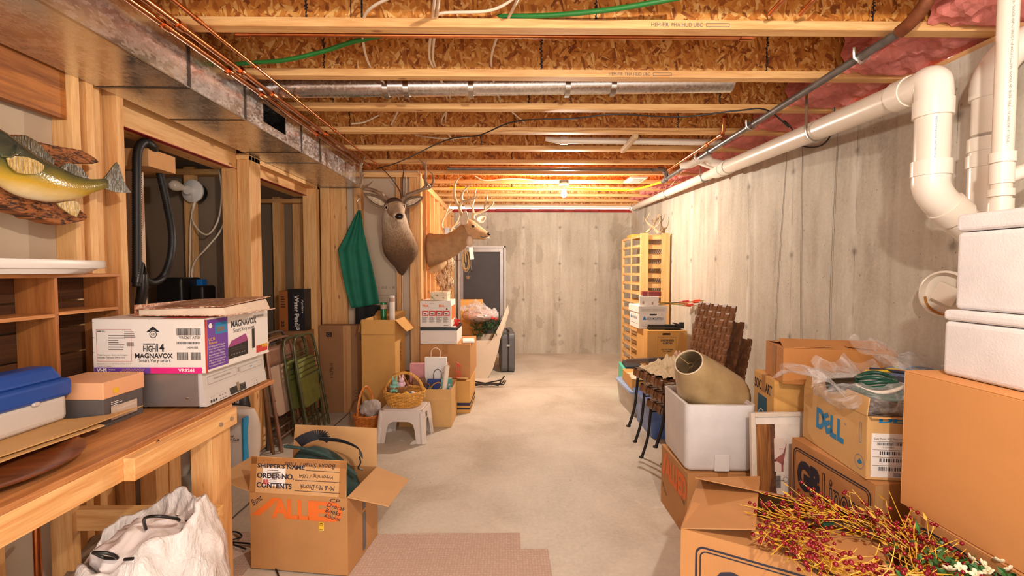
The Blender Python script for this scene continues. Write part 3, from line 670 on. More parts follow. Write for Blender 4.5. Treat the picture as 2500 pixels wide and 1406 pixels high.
# ================================================================ cartons
FLAPS = {}
def carton(name, label, loc, sz, rz=0, mat=None, cat='cardboard box', top='closed', flaps=None, tape=True, group=None, fw=None, inside=None, tapemat=None, side_tape=True):
    """origin at the near left bottom corner; x right, y away, z up"""
    w_, d, h = sz; mat = mat or KRAFT; t = .004
    o = thing(name, label, cat, loc, rz, group)
    m = MB(); m.box(0,0,0,w_,d,t); m.box(0,0,0,w_,t,h); m.box(0,d-t,0,w_,d,h); m.box(0,t,0,t,d-t,h); m.box(w_-t,t,0,w_,d-t,h)
    m.build('box_body', mat, o, bevel=.0018)
    long_x = w_ >= d; f_ = (min(w_, d)/2)
    if top == 'closed':
        if long_x: a, b = (0,0,w_,d/2-.0015), (0,d/2+.0015,w_,d)
        else: a, b = (0,0,w_/2-.0015,d), (w_/2+.0015,0,w_,d)
        for q in (a, b): MB().box(q[0],q[1],h,q[2],q[3],h+t).build('flap', mat, o, bevel=.0018)
        if tape:
            tm = tapemat or TAPE
            if long_x:
                MB().box(-.0006,d/2-.025,h+t,w_+.0006,d/2+.025,h+t+.0006).build('tape', tm, o)
                if side_tape:
                    for x in (-.0008, w_): MB().box(x,d/2-.025,h-.09,x+.0008,d/2+.025,h+t).build('tape', tm, o)
            else:
                MB().box(w_/2-.025,-.0006,h+t,w_/2+.025,d+.0006,h+t+.0006).build('tape', tm, o)
                if side_tape: MB().box(w_/2-.025,-.0010,h-.09,w_/2+.025,-.0002,h+t).build('tape', tm, o)
    else:
        for side, spec in (flaps or {}).items():
            ang, ln = spec[:2]
            a = R(ang); c, s = math.cos(a), math.sin(a)
            if side in 'fb': L = w_-.006
            else: L = d-.006
            P4 = {'f': frame((.003,0,h),(1,0,0),(0,c,s)), 'b': frame((w_-.003,d,h),(-1,0,0),(0,-c,s)),
                  'l': frame((0,d-.003,h),(0,-1,0),(c,0,s)), 'r': frame((w_,.003,h),(0,1,0),(-c,0,s))}[side]
            k = spec[2] if len(spec) > 2 else .006
            m = MB(); m.prism([(0,0),(L,0),(L-k,ln),(k,ln)], t, P4 @ Matrix.Translation((0,0,-t/2)))
            fo = m.build('flap', inside or IN_CARD, o, bevel=.0012); FLAPS[(o.name, side)] = (fo, P4, L)
    return o
def ff(w_=0, h=0): return frame((0,0,0),(1,0,0),(0,0,1))                    # front (-y) face
def lf(d): return frame((0,d,0),(0,-1,0),(0,0,1))                           # left (-x) face, u from the far end
def rf(w_): return frame((w_,0,0),(0,1,0),(0,0,1))                          # right (+x) face, u from the near end
# ---- open moving box with orange letters
AB = thing
al = carton('moving_box', 'open cardboard moving box with orange slanted letters and upright flaps on the floor', (-1.203, 2.110, .008), (.482,.335,.366), R(-7.5), KRAFT, top='open',
            flaps={'f': (84,.165), 'b': (96,.20), 'l': (170,.21,.03), 'r': (194,.19,.03)})
FLAPS_ = FLAPS[(al.name, 'r')][0]
P = Prints(al, OINK, 'orange_letters'); f = ff()
P.poly(f, [(.010,.258),(.052,.258),(.155,.346),(.118,.346)])
for u, ch, ww in ((.112,'A',.088),(.190,'L',.058),(.240,'L',.058),(.292,'I',.030),(.322,'E',.062),(.385,'D',.072)): P.text(f, u, .250, ww, .093, ch, bold=.035)
P = Prints(al, NAVY, 'handwriting')
P.text(f, .008,.315,.060,.030,'Bsmt', shear=.3, rot=R(35)); P.text(f, .40,.340,.048,.018,'CP', shear=.2, rot=R(-4))
for i, (s_, w__) in enumerate((('Dvorak',.090),('Books',.075),('Albums',.080))): P.text(f, .385-.008*i,.312-.025*i,w__,.020,s_, shear=.35, rot=R(-12), off=.002)
P = Prints(al, YST, 'yellow_sticker'); P.rect(f, .345,.205,.024,.038)
P = Prints(al, INK, 'sticker_print', off=.002); P.text(f, .348,.226,.018,.010,'010', off=.002); P.rect(f,.348,.209,.018,.003); P.rect(f,.349,.238,.015,.003)
FO, FP, FL = FLAPS[(al.name,'f')]; FPr = FP @ Matrix.Translation((0,0,.0022)); P = Prints(al, NAVY, 'flap_lettering')
P.text(FPr,.035,.115,.235,.020,"SHIPPER'S NAME",bold=.03); P.rect(FPr,.275,.112,.165,.0022)
P.text(FPr,.035,.068,.185,.024,'ORDER NO.',bold=.03); P.rect(FPr,.225,.066,.22,.0022)
P.text(FPr,.035,.024,.175,.025,'CONTENTS',bold=.03); P.rect(FPr,.225,.018,.22,.0022)
for u,v,w__,s_ in ((.25,.028,.17,'Mr & Mrs Dvorak'),(.245,.078,.165,'Wyoming / USA'),(.17,.125,.25,'Books Small / Tims')): P.text(FPr,u,v,w__,.022,s_,shear=.3,rot=PI)
P = Prints(al, PAPER, 'paper_label'); P.rect(FPr,.062,.034,.115,.083,off=.001)
P = Prints(al, GINK, 'label_print'); P.lines(FPr,.085,.045,.085,.065,8,3,) ; [P.items]
P.mb.m = Matrix.Identity(4)
P = Prints(al, RINK, 'red_stamp', off=.0016); P.text(FPr,.067,.045,.026,.018,'8B',bold=.04); P.rect(FPr,.066,.041,.028,.003)
P = Prints(al, TAPE, 'tape_strip'); P.rect(FPr,.002,.13,.47,.033,off=.0006); P.rect(FPr,.44,.0,.034,.165,off=.0006); P.rect(FPr,.0,.0,.03,.165,off=.0006)
P = Prints(al, GINK, 'dark_tape'); g = rf(.482); P.rect(g,.155,.225,.035,.125); P.rect(g,.155,.02,.035,.19); 
# fabric bag inside it
GRN = plain('dark_green_fabric', (44,70,66), .8, 0, .25, 20, .4, 120); STRAP = plain('black_webbing', (38,38,44), .7, 0, .15, 60)
bag = thing('duffel_bag', 'dark green fabric bag with black strap stuffed in the open moving box', 'bag', (-1.15, 2.17, .165), R(-7.5))
m = MB(); rings = []
for i in range(13):
    t = i/12; x = .02+.40*t; hh = .185+.02*math.sin(t*5)-.09*(t-.5)**2*2; b = .11*min(1, math.sin(PI*(.06+.88*t))*1.5)
    rings.append(((x,.125,hh-.02+.085*(1-t)*.6),(0,b,0),(0,0,hh*.72*min(1,math.sin(PI*(.08+.84*t))*1.6))))
m.loft(rings, 20); m.build('bag_body', GRN, bag, smooth=True, disp=(.07,.02))
MB().tube(smoothpath([(.06,.05,.385),(.2,.045,.375),(.33,.05,.325),(.41,.08,.25)],6), .008, 8).build('piping', GRN, bag, smooth=True)
m = MB(); path = smoothpath([(.10,.10,.385),(.15,.09,.415),(.20,.10,.43),(.225,.13,.42),(.20,.15,.385)],6)
for i in range(len(path)-1): m.bar(path[i], path[i+1], .055, .003, (0,1,.3))
m.build('strap', STRAP, bag)
m = MB(); path = smoothpath([(.19,.13,.40),(.30,.15,.385),(.40,.13,.36),(.43,.10,.33)],6)
for i in range(len(path)-1): m.bar(path[i], path[i+1], .04, .003, (0,1,1))
m.build('strap', STRAP, bag)
MB().tube(smoothpath([(.42,.10,.33),(.435,.08,.31),(.425,.075,.285),(.44,.09,.27)],5), .004, 6).build('buckle', BLACKP, bag, smooth=True)
# ================================================================ workbench
BX1, BZ = -1.235, .83
bn = thing('workbench', 'long wooden workbench of bolted lumber with plywood top', 'workbench', (-1.5, 1.2, 0))
def B(x0,y0,z0,x1,y1,z1,name,mat,bev=.003): return MB().box(x0,y0,z0,x1,y1,z1).build(name,mat,bn,world=True,bevel=bev)
B(XL+.012,-.6,BZ-.02,BX1,2.425,BZ,'bench_top',BENCH)
B(BX1-.038,-.6,BZ-.10,BX1,1.62,BZ-.02,'front_apron',W_Y)
B(BX1,1.46,BZ-.10,BX1+.038,2.02,BZ-.025,'apron_splice',W_Y); B(BX1-.04,1.60,BZ-.10,BX1,2.05,BZ-.02,'front_apron',W_Y)
B(BX1-.09,1.90,0,BX1+.0,1.938,BZ-.10,'leg',W_Z); B(BX1-.039,1.938,0,BX1+.0,2.03,BZ-.10,'leg',W_Z)
B(BX1-.09,.1,0,BX1,.14,BZ-.10,'leg',W_Z); B(XL+.012,1.84,0,XL+.10,1.878,BZ-.02,'leg',W_Z)
B(XL+.012,-.6,BZ-.11,XL+.05,2.05,BZ-.02,'rear_apron',W_Y)
B(XL+.06,1.862,.335,BX1+.045,1.90,.425,'stretcher',W_X); B(BX1-.55,2.04,BZ-.11,BX1-.04,2.078,BZ-.02,'end_rail',W_X)
for y in (1.90,1.975): MB().cyl((BX1+.037,y,BZ-.065),(BX1+.045,y,BZ-.065),.009,12).build('bolt',CHROME,bn,world=True,smooth=True)
# ---- framing under and behind the bench (things lying there)
pk = thing('plank', 'grey weathered plank lying on the floor under the workbench', 'plank', (-1.70, 1.3, .05))
MB().bar((-1.47,1.16,.05),(-1.80,2.07,.19),.15,.045,(0,0,1)).build('board', OLDW, pk, world=True, bevel=.003)
cpv = pipe('copper_pipe', 'short vertical copper pipe with solder blob behind the workbench leg', [(-1.85,1.78,.06),(-1.85,1.78,.62)], .012, COPPER)
MB().ball((-1.85,1.77,.07),.022,10,8).build('solder_joint', CHROME, cpv, world=True, smooth=True)
for px, py, lab in ((145,1243,'hex bolt head on the stud under the bench, upper one'),(168,1266,'hex bolt head on the stud under the bench, lower one')):
    p = at(px,py,x=-1.84); bo = thing('hex_bolt', lab, 'bolt', p); MB().tube([(-.035,0,0),(-.008,0,0)],.012,6).build('nut',CHROME,bo); MB().cyl((-.03,0,0),(.012,0,0),.006,8).build('shank',CHROME,bo)
# short posts seen through under the bench
for i, (y, lab) in enumerate(((2.30,'rough upright lumber piece under the bench end, nearest the plank'),(2.42,'rough upright lumber piece behind the bench, next to the salt bags'))):
    tag(MB().box(-1.86-.02*i,y,0,-1.78-.02*i,y+.085,.42+.03*i).build('lumber_offcut', W_Z, bevel=.002), lab, 'lumber')
# ---- cubby shelf
cb = thing('cubby_shelf', 'plywood cubby shelf with open compartments standing on the workbench against the studs', 'shelf', (-1.76, 1.4, BZ))
def Cb(x0,y0,z0,x1,y1,z1,name,mat=PLY): return MB().box(x0,y0,z0,x1,y1,z1).build(name,mat,cb,world=True,bevel=.0015)
CX0, CX1 = -1.858, -1.707
for y in (2.024,1.743,1.453,1.163,.873): Cb(CX0,y,BZ+.0015,CX1,y+.013,1.383,'divider')
Cb(CX0,.6,1.383,CX1+.002,2.040,1.397,'top_board', wood('shelf_plywood_y','y',(214,150,88),(170,108,56),False,.5))
for y0, y1, z in ((1.757,2.023,1.238),(1.467,1.742,1.232),(1.177,1.452,1.232),(.887,1.162,1.232)): Cb(CX0,y0,z,CX1,y1,z+.014,'middle_board', wood('shelf_plywood_y2','y',(214,150,88),(170,108,56),False,.5) if y0 == 1.757 else bpy.data.materials['shelf_plywood_y2'])
for i in range(5): Cb(CX0-.012,.6,BZ+.01+i*.112,CX0-.001,2.03,BZ+.115+i*.112,'back_slat',DRAWERW)
# white platter and dark sheet on top of it
tr = thing('serving_tray', 'white oval plastic tray lying upside down on top of the cubby shelf', 'tray', (-1.74,1.50,1.398))
m = MB(); n = 40
def oval(k, s, ry=.47): a = 2*PI*k/n; c = math.cos(a); q = math.sin(a); return (.115*s*math.copysign(abs(c)**.8,c), ry*s*math.copysign(abs(q)**.7,q))
for z0, z1, s0, s1 in ((.020,.052,1.0,1.0),):
    rg = [(z0,.985),(z0+.004,1),(z1-.004,1),(z1,.985)]
    vs = [(*oval(k,s),z) for z,s in rg for k in range(n)]
    m.add(vs,[(i*n+k,i*n+(k+1)%n,(i+1)*n+(k+1)%n,(i+1)*n+k) for i in range(3) for k in range(n)]+[tuple(range(n))[::-1],tuple(range(3*n,4*n))])
m.build('rim', WPL, tr, smooth=True)
m = MB(); vs = [(*oval(k,s),z) for z,s in ((.0,.82),(.02,.93)) for k in range(n)]
m.add(vs,[(k,(k+1)%n,(k+1)%n+n,k+n) for k in range(n)]+[tuple(range(n))[::-1]]); m.build('tray_base', WPL, tr, smooth=True)
tag(MB().box(-1.70,.95,1.398,-1.60,1.46,1.412).build('slate_sheet', plain('dark_slate',(70,60,56),.6), bevel=.002), 'dark thin sheet lying at the left end of the cubby shelf top', 'sheet')
# ---- vcr
vc = thing('video_recorder', 'silver dvd and video cassette recorder on the bench end under the white carton', 'vcr', (-1.265,1.895,BZ))
SIL = plain('brushed_silver',(150,140,136),.38,.6,.06,4); SILF = plain('silver_face',(206,200,196),.35,.2,.04,4)
MB().box(-.285,0,.012,-.012,.475,.155).build('case', SIL, vc, bevel=.004); m = MB()
m.add([(-.012,.0,.012),(.018,.0,.012),(.006,.0,.082),(.0,.0,.155),(-.012,.0,.155),(-.012,.475,.012),(.018,.475,.012),(.006,.475,.082),(.0,.475,.155),(-.012,.475,.155)],[(0,1,2,3,4),(5,9,8,7,6),(0,5,6,1),(1,6,7,2),(2,7,8,3),(3,8,9,4),(4,9,5,0)]); m.build('front_panel', SILF, vc)
fr1 = frame((.018,0,.012),(0,1,0),(-.012,0,.058)); fr2 = frame((.006,0,.084),(0,1,0),(-.006,0,.073)); fs = frame((0,0,0),(1,0,0),(0,0,1))
P = Prints(vc, SIL, 'loading_doors'); P.outline(fr2,.03,.012,.205,.034,.0012); P.outline(fr2,.265,.012,.19,.028,.0012); P.outline(fr1,.03,.03,.03,.012,.001); P.outline(fr1,.07,.034,.055,.010,.001); P.outline(fr1,.34,.03,.06,.012,.001)
P = Prints(vc, BLACKP, 'display_window'); P.rect(fr1,.165,.004,.125,.05); P = Prints(vc, BLACKP, 'input_jacks'); [P.disc(fr1,.033+i*.016,.013,.006) for i in range(3)]
P = Prints(vc, CHROME, 'display_glint', off=.0018); P.rect(fr1,.22,.008,.022,.04); P.rect(fr1,.25,.03,.03,.002)
P = Prints(vc, GINK, 'panel_print'); P.text(fr2,.07,.026,.12,.007,'4 HEAD HI-FI STEREO'); P.text(fr2,.245,.02,.014,.02,'DVD'); [P.rect(fr1,.09+i*.018,.006+j_*.014,.009,.004) for i in range(3) for j_ in range(2)]; [P.rect(fr1,.36+i*.018,.006+j_*.012,.009,.003) for i in range(2) for j_ in range(2)]
P = Prints(vc, BINK, 'blue_mark'); P.rect(fr2,.35,.022,.012,.006)
for x, y in ((-.26,.03),(-.03,.03),(-.26,.44),(-.03,.44)): MB().cyl((x,y,0),(x,y,.013),.012,12).build('foot', BLACKP, vc)
for x, z in ((-.062,.05),): MB().lathe([(.0075,0),(.006,.003),(.0,.004)],(x,0,z),12,(0,-1,0)).build('screw', CHROME, vc, smooth=True)
# ---- white vcr carton
mg = carton('appliance_carton', 'white and purple video recorder carton lying on the silver recorder', (-1.700,1.885,BZ+.1565), (.463,.48,.222), R(-1), WCARD, tape=False)
F_ = Matrix.Scale(.945,4,(1,0,0)) @ Matrix.Scale(.95,4,(0,0,1)) @ ff()
P = Prints(mg, INK, 'printed_lettering')
P.text(F_,.185,.066,.165,.022,'MAGNAVOX',bold=.025); P.text(F_,.20,.044,.142,.020,'Smart.Very smart.'); P.text(F_,.221,.094,.055,.027,'HIGH',bold=.02); P.text(F_,.279,.094,.034,.036,'14',bold=.03); P.text(F_,.221,.124,.055,.007,'WAREHOUSE',bold=.03)
P.poly(F_,[(.236,.180),(.266,.205),(.296,.180),(.283,.180),(.266,.190),(.249,.180)]); P.ring(F_,.266,.170,.016,.003); P.text(F_,.257,.165,.018,.010,'UP')
P.text(F_,.022,.180,.035,.006,'SHIP TO:',bold=.03); P.text(F_,.022,.076,.13,.007,'Philips Consumer Electronics Company'); P.text(F_,.022,.065,.12,.007,'Knoxville, Tennessee 37914, U.S.A.')
P.text(F_,.020,.038,.145,.006,'Product Dimensions: 14.2" W by 3.7" D by 11.0" H'); P.text(F_,.020,.028,.06,.006,'Made in Malaysia'); P.text(F_,.252,.020,.032,.004,'J-4507')
P.bars(F_,.368,.166,.105,.030,3); P.text(F_,.378,.150,.092,.012,'VR9261 AT01'); P.bars(F_,.368,.127,.105,.011,4); P.text(F_,.41,.108,.050,.009,'24090183'); P.bars(F_,.368,.058,.048,.034,6); P.bars(F_,.428,.058,.045,.034,7)
for i in range(3): P.rect(F_,-.0,.06+.065*i+.03,.012,.0015,skew=-.006)
P = Prints(mg, GINK, 'shipping_label'); P.lines(F_,.07,.10,.075,.07,7,2); P.bars(F_,.150,.118,.033,.018,8); P.lines(F_,.14,.155,.05,.03,4,5)
P = Prints(mg, RINK, 'label_border'); P.outline(F_,.018,.052,.152,.14,.0012); 
P = Prints(mg, plain('magenta_ink',(214,32,122),.6), 'magenta_band'); P.rect(F_,.25,.0,.225,.026); 
P = Prints(mg, plain('purple_ink',(104,58,150),.6), 'purple_band'); P.rect(F_,.004,.0,.246,.026); g = rf(.463) @ Matrix.Scale(.94,4,(0,1,0)); P = Prints(mg, bpy.data.materials['purple_ink'], 'purple_panel'); P.rect(g,.014,.012,.135,.221); 
P = Prints(mg, YST, 'band_stripes', off=.002); [P.rect(F_,.12+i*.007,.004,.0015,.016,skew=.012) for i in range(14)]; P.text(g,.017,.137,.045,.014,'\u25B6VCR'.replace('\u25B6','') + ' ',off=.002); P.text(g,.022,.122,.055,.012,'Features:',off=.002)
P = Prints(mg, PAPER, 'white_lettering', off=.002); P.text(F_,.015,.004,.045,.018,'VHS',bold=.04); P.text(F_,.068,.013,.028,.007,'Video'); P.text(F_,.068,.003,.095,.007,'Cassette Recorder'); P.text(F_,.372,.006,.07,.015,'VR9261',bold=.03)
for i, s_ in enumerate(('Hi-Fi Stereo with MTS Decoder','4 Head Jitter Free Operation','2 Event "Smart Programming"','Automatic Head Cleaner','181 Channel Cable-Ready Tuner','Choice of On-Screen Instructions','in English or Spanish','On-Remote Automatic Set-Up')): P.text(g,.020,.108-i*.0125,.11*(.8+.2*(len(s_)/32)),.008,s_)
P.disc(g,.034,.205,.012)
P = Prints(mg, RINK, 'red_edge'); P.rect(g,.0,.0,.013,.235,off=.0008); P = Prints(mg, RINK, 'red_patch'); P.rect(g,.37,.018,.10,.038,off=.0008); P = Prints(mg, RINK, 'red_top_panel'); P.rect(frame((0,0,.2265),(1,0,0),(0,1,0)),.28,.01,.18,.10)
P = Prints(mg, BLACKP, 'pictured_recorder'); P.poly(g,[(.150,.03),(.30,.03),(.30,.098),(.150,.085)]); P.rect(g,.335,.05,.022,.10)
P = Prints(mg, plain('violet_top',(150,60,120),.5), 'pictured_recorder_top'); P.poly(g,[(.150,.085),(.30,.098),(.285,.135),(.175,.115)])
P = Prints(mg, GINK, 'pictured_controls', off=.002); P.outline(g,.165,.065,.115,.012,.001,0); [P.rect(g,.165+i*.02,.045,.012,.006) for i in range(6)]; P.bars(g,.35,.205,.09,.012,9)
P = Prints(mg, BINK, 'pictured_scene', off=.0018); P.rect(g,.062,.162,.082,.052)
P = Prints(mg, GINK, 'pictured_car', off=.0024); P.rect(g,.075,.172,.05,.022); 
P = Prints(mg, INK, 'side_lettering'); P.text(g,.175,.177,.20,.032,'MAGNAVOX',bold=.025); P.text(g,.19,.145,.17,.026,'Smart.Very smart.')
P = Prints(mg, YST, 'yellow_lettering', off=.002); P.text(g,.40,.038,.065,.020,'TWIN',bold=.03,off=.002)
# ---- photo album on it
ALB = NT('marbled_cover'); co = ALB.coords(); n_ = ALB.noise(co,22,6,.7,2.5); ALBM = ALB.fin(ALB.ramp(n_,[(.38,sr(128,70,50)),(.5,sr(176,112,84)),(.58,sr(222,196,166))]),.3)
al2 = thing('photo_album', 'thick photo album with marbled reddish cover on top of the white carton', 'album', (-1.56,1.93,1.2185), R(-2))
m = MB(); m.add([(0,0,.0),(.40,0,.0),(.40,.36,.0),(0,.36,.0),(0,0,.004),(.40,0,.004),(.40,.36,.004),(0,.36,.004)],[(0,3,2,1),(4,5,6,7),(0,1,5,4),(1,2,6,5),(2,3,7,6),(3,0,4,7)]); m.build('cover', ALBM, al2, bevel=.001)
m = MB(); m.add([(0,0,.026),(.385,-.003,.040),(.385,.35,.062),(0,.35,.045),(0,0,.030),(.385,-.003,.044),(.385,.35,.066),(0,.35,.049)],[(0,3,2,1),(4,5,6,7),(0,1,5,4),(1,2,6,5),(2,3,7,6),(3,0,4,7)]); m.build('cover', ALBM, al2, bevel=.001)
m = MB(); m.add([(.01,.008,.004),(.385,.008,.004),(.385,.34,.004),(.01,.34,.004),(.01,.008,.026),(.37,.008,.036),(.37,.33,.052),(.01,.33,.042)],[(0,3,2,1),(4,5,6,7),(0,1,5,4),(1,2,6,5),(2,3,7,6),(3,0,4,7)]); m.build('pages', plain('page_edges',(222,200,176),.8), al2)
MB().box(-.003,0,0,.0,.36,.047).build('spine', ALBM, al2)
P = Prints(al2, plain('gold_line',(226,196,150),.4), 'cover_lines'); fr = frame((0,0,.030),(1,0,.036),(-.0,1,.055)); P.outline(fr,.05,.05,.30,.26,.004); P.ring(fr,.17,.18,.06,.003); P.rect(fr,.245,.05,.004,.26)
# ---- orange shoe box with grey base
sb = thing('shoe_box', 'grey shoe box with orange lid behind the tackle box on the bench', 'shoe box', (-1.478,1.672,BZ+.0))
MB().box(-.22,.003,0,-.003,.187,.115).build('box_base', plain('dark_grey_card',(92,84,82),.7), sb, bevel=.002)
MB().box(-.224,0,.105,.002,.19,.168).build('lid', plain('orange_lid',(236,176,130),.6,0,.05,3), sb, bevel=.003)
fr = frame((.0025,0,0),(0,1,0),(0,0,1)); P = Prints(sb, plain('tan_label',(200,180,160),.6), 'price_label'); P.rect(fr,.03,.02,.12,.05,off=.0)
P = Prints(sb, YST, 'yellow_sticker'); P.rect(fr,.042,.118,.022,.020)
P = Prints(sb, PAPER, 'box_print', off=.001); P.text(fr,.055,.052,.09,.006,'CROSS AIR PEGASUS BLUE'); P.text(fr,.055,.028,.05,.007,'180308  130  01'); P.lines(fr,.03,.07,.05,.02,3,8)
# ---- tackle box
tk = thing('tackle_box', 'blue lidded tool case with pale grey base at the left edge of the bench', 'tool case', (-1.56,1.645,BZ+.0490))
def rbox(name, x0,y0,z0,x1,y1,z1, mat, par, b=.02, sub=0): return MB().box(x0,y0,z0,x1,y1,z1).build(name, mat, par, bevel=b)
BLU = plain('blue_plastic',(34,76,158),.32,0,.08,4); TGR = plain('pale_grey_plastic',(206,198,190),.4,0,.04,4)
rbox('case_base',-.135,-.52,0,-.008,-.008,.095,TGR,tk,.02)
rbox('lid_rim',-.142,-.53,.086,.002,.002,.150,BLU,tk,.014); 
m = MB(); m.add([(-.13,-.515,.148),(-.012,-.515,.148),(-.012,-.012,.148),(-.13,-.012,.148),(-.11,-.49,.198),(-.035,-.49,.198),(-.035,-.03,.198),(-.11,-.03,.198)],[(0,3,2,1),(4,5,6,7),(0,1,5,4),(1,2,6,5),(2,3,7,6),(3,0,4,7)]); m.build('lid', BLU, tk, bevel=.014)
for y in (-.13,-.33): MB().cbox((.0,y,.088),(.012,.02,.012)).build('latch_pin', TGR, tk, bevel=.003)
# ---- cardboard sheet, wooden plate
cs = thing('cardboard_sheet', 'flat folded cardboard sheet lying on the round wooden plate', 'cardboard sheet', (-1.5,1.2,BZ+.0445))
for i, (dz, poly) in enumerate(((.0,[(-.28,-.6),(.045,-.6),(.05,.1),(.072,.35),(.066,.60),(.03,.48),(-.05,.44),(-.3,.42)]),(-.011,[(-.26,-.6),(.05,-.6),(.065,.15),(.09,.40),(.04,.42),(-.3,.36)]))):
    MB().prism(poly,.004,Matrix.Translation((0,0,dz))).build('layer', KRAFTL, cs, bevel=.001)
wp = thing('wooden_plate', 'round turned brown wooden plate under the cardboard sheet on the bench', 'plate', (-1.53,1.265,BZ))
MB().lathe([(0,.004),(.10,.0),(.19,.002),(.262,.024),(.268,.030),(.262,.031),(.19,.012),(.10,.008),(0,.008)],seg=56).build('dish', wood('dark_turned_wood','x',(140,78,40),(92,46,24),False,.3), wp, smooth=True)
# ================================================================ garbage bag
gb = thing('trash_bag', 'white plastic drawstring bag full of pillow stuffing on the floor under the bench', 'bag', (-1.325,1.66,0))
BAGM = NT('bag_plastic'); co = BAGM.coords(); n_ = BAGM.noise(BAGM.coords((1,1,.45)),8,6,.6,1.6); n2 = BAGM.vor(co,60); BAGM.bump(BAGM.math('ADD',n_,BAGM.math('MULTIPLY',n2,.05)),.9,.03)
BAGMM = BAGM.fin(BAGM.ramp(n_,[(.35,sr(214,206,202)),(.6,sr(240,234,230))]),.22,Transmission_Weight=0)
seg = 64; m = MB(); vs = []; rr = random.Random(3); prof = [(.10,0),(.22,.005),(.27,.05),(.29,.14),(.285,.24),(.265,.33),(.235,.40),(.205,.45),(.20,.475),(.185,.465),(.178,.43),(.15,.40)]
for i,(r_,z) in enumerate(prof):
    for k in range(seg):
        a = 2*PI*k/seg; f = 1+.05*math.sin(3*a+1)+.035*math.sin(7*a+z*9)+.018*math.sin(17*a+z*30)*(1+(z>.3)*1.2)
        tilt = .07*math.cos(a-.7)*(z/.47)**2+.02*math.sin(5*a)*(z/.47)**3
        vs.append((r_*f*math.cos(a)*.90, r_*f*math.sin(a)*.85, max(0,z+tilt)))
m.add(vs,[(i*seg+k,i*seg+(k+1)%seg,(i+1)*seg+(k+1)%seg,(i+1)*seg+k) for i in range(len(prof)-1) for k in range(seg)]+[tuple(range(seg))[::-1]])
m.build('bag_skin', BAGMM, gb, smooth='all', sub=1, disp=(.06,.035,3))
m = MB(); m.lathe([(0,.28),(.13,.33),(.160,.38),(.14,.43),(.09,.46),(.03,.475),(0,.475)],seg=48); m.build('stuffing', plain('polyester_fill',(238,228,224),.95,0,.03,8,.8,30), gb, smooth='all', sub=1, disp=(.05,.07,3))
for pts in ([(-.02,-.02,.49),(.0,-.05,.545),(.05,-.06,.56),(.085,-.02,.53),(.07,.02,.50)],[(-.10,-.13,.47),(-.07,-.17,.50),(-.03,-.16,.49),(-.03,-.13,.455),(-.08,-.12,.45),(-.10,-.13,.47)],[(.02,-.16,.47),(.05,-.165,.475)]):
    pts = [(x_+.05, y_-.02, z_-.01) for x_,y_,z_ in pts]; MB().tube(smoothpath(pts,6),.0055,8).build('drawstring', BLACKP, gb, smooth=True)
# cord on the floor
pts = [at(*q, z=.014) for q in ((600,1340),(545,1318),(540,1303),(575,1298),(590,1310),(560,1322))]+[at(620,1330,z=.012), at(655,1362,z=.012), at(678,1400,z=.012), at(684,1440,z=.012)]
cr = MB().tube(smoothpath(pts,8),.0042,8).build('power_cord', RUBBER, smooth=True); tag(cr, 'black power cord snaking on the floor between bag and open moving box', 'cord')
# salt bags
SALT = plain('salt_bag_plastic',(212,196,182),.5,0,.06,5,.5,14)
for i,(x,y,lab,rz,s) in enumerate(((-1.93,3.14,'water softener salt bag with blue side strip, closer to the folding chairs',-4,1),(-2.39,3.10,'water softener salt bag half hidden behind the bench leg',3,.92))):
    s_ = thing('salt_bag', lab, 'salt bag', (x,y,0), R(rz)); m = MB()
    rings = []
    for j_ in range(11):
        t = j_/10; w_ = .215*(1-.10*abs(2*t-1)**6); d_ = .115*max(.12,math.sin(PI*min(1,max(0,.08+t*.86)))**.45); rings.append(((0,.02*math.sin(3*t),.46*s*t+.001),(w_,0,0),(0,d_,0)))
    m.loft(rings,28); m.build('sack', SALT, s_, smooth=True, disp=(.09,.018)); fr = frame((-.12,-.122,0),(1,0,0),(0,0,1))
    P = Prints(s_, NAVY, 'printed_lettering'); P.text(fr,.05,.30*s,.20,.018,"America's #1 Brand",shear=.2,bold=.02); P.text(fr,.04,.278*s,.25,.018,'Water Softener Salt',shear=.2,bold=.02); P.lines(fr,.05,.235*s,.22,.03,3,4); P.ring(fr,.20,.09*s,.016,.004); P.text(fr,.19,.085*s,.02,.009,'NSF'); P.lines(fr,.04,.04*s,.22,.03,3,9)
    [P.ring(fr,.07+.07*q,.36*s,.010,.002) for q in range(3)]
    P = Prints(s_, BINK, 'blue_icons'); [P.rect(fr,.06+q*.06,.16*s,.035,.035) for q in range(3)]; 
    MB().box(.165,-.09,.02,.178,-.02,.42).build('blue_side_strip', plain('cyan_blue%d' % i,(30,140,190),.4), s_, bevel=.004)
sk = thing('salt_bag', 'dark topped natural salt bag lying behind the other salt bags', 'salt bag', (-2.10,3.36,.0), 0)
m = MB(); m.loft([((0,0,t*.56),(.21*(1-.25*abs(2*t-1)**4),0,0),(0,.07*max(.2,math.sin(PI*(.08+.86*t))**.6),0)) for t in [q/8 for q in range(9)]],24); m.build('sack', plain('dark_bag',(40,34,34),.4), sk, smooth=True)
P = Prints(sk, PAPER, 'white_lettering'); fr = frame((-.02,-.078,.44),(1,0,0),(0,0,1)); P.text(fr,.03,.05,.17,.03,'MORTON',bold=.03); P.text(fr,.06,.012,.13,.022,'Natural')
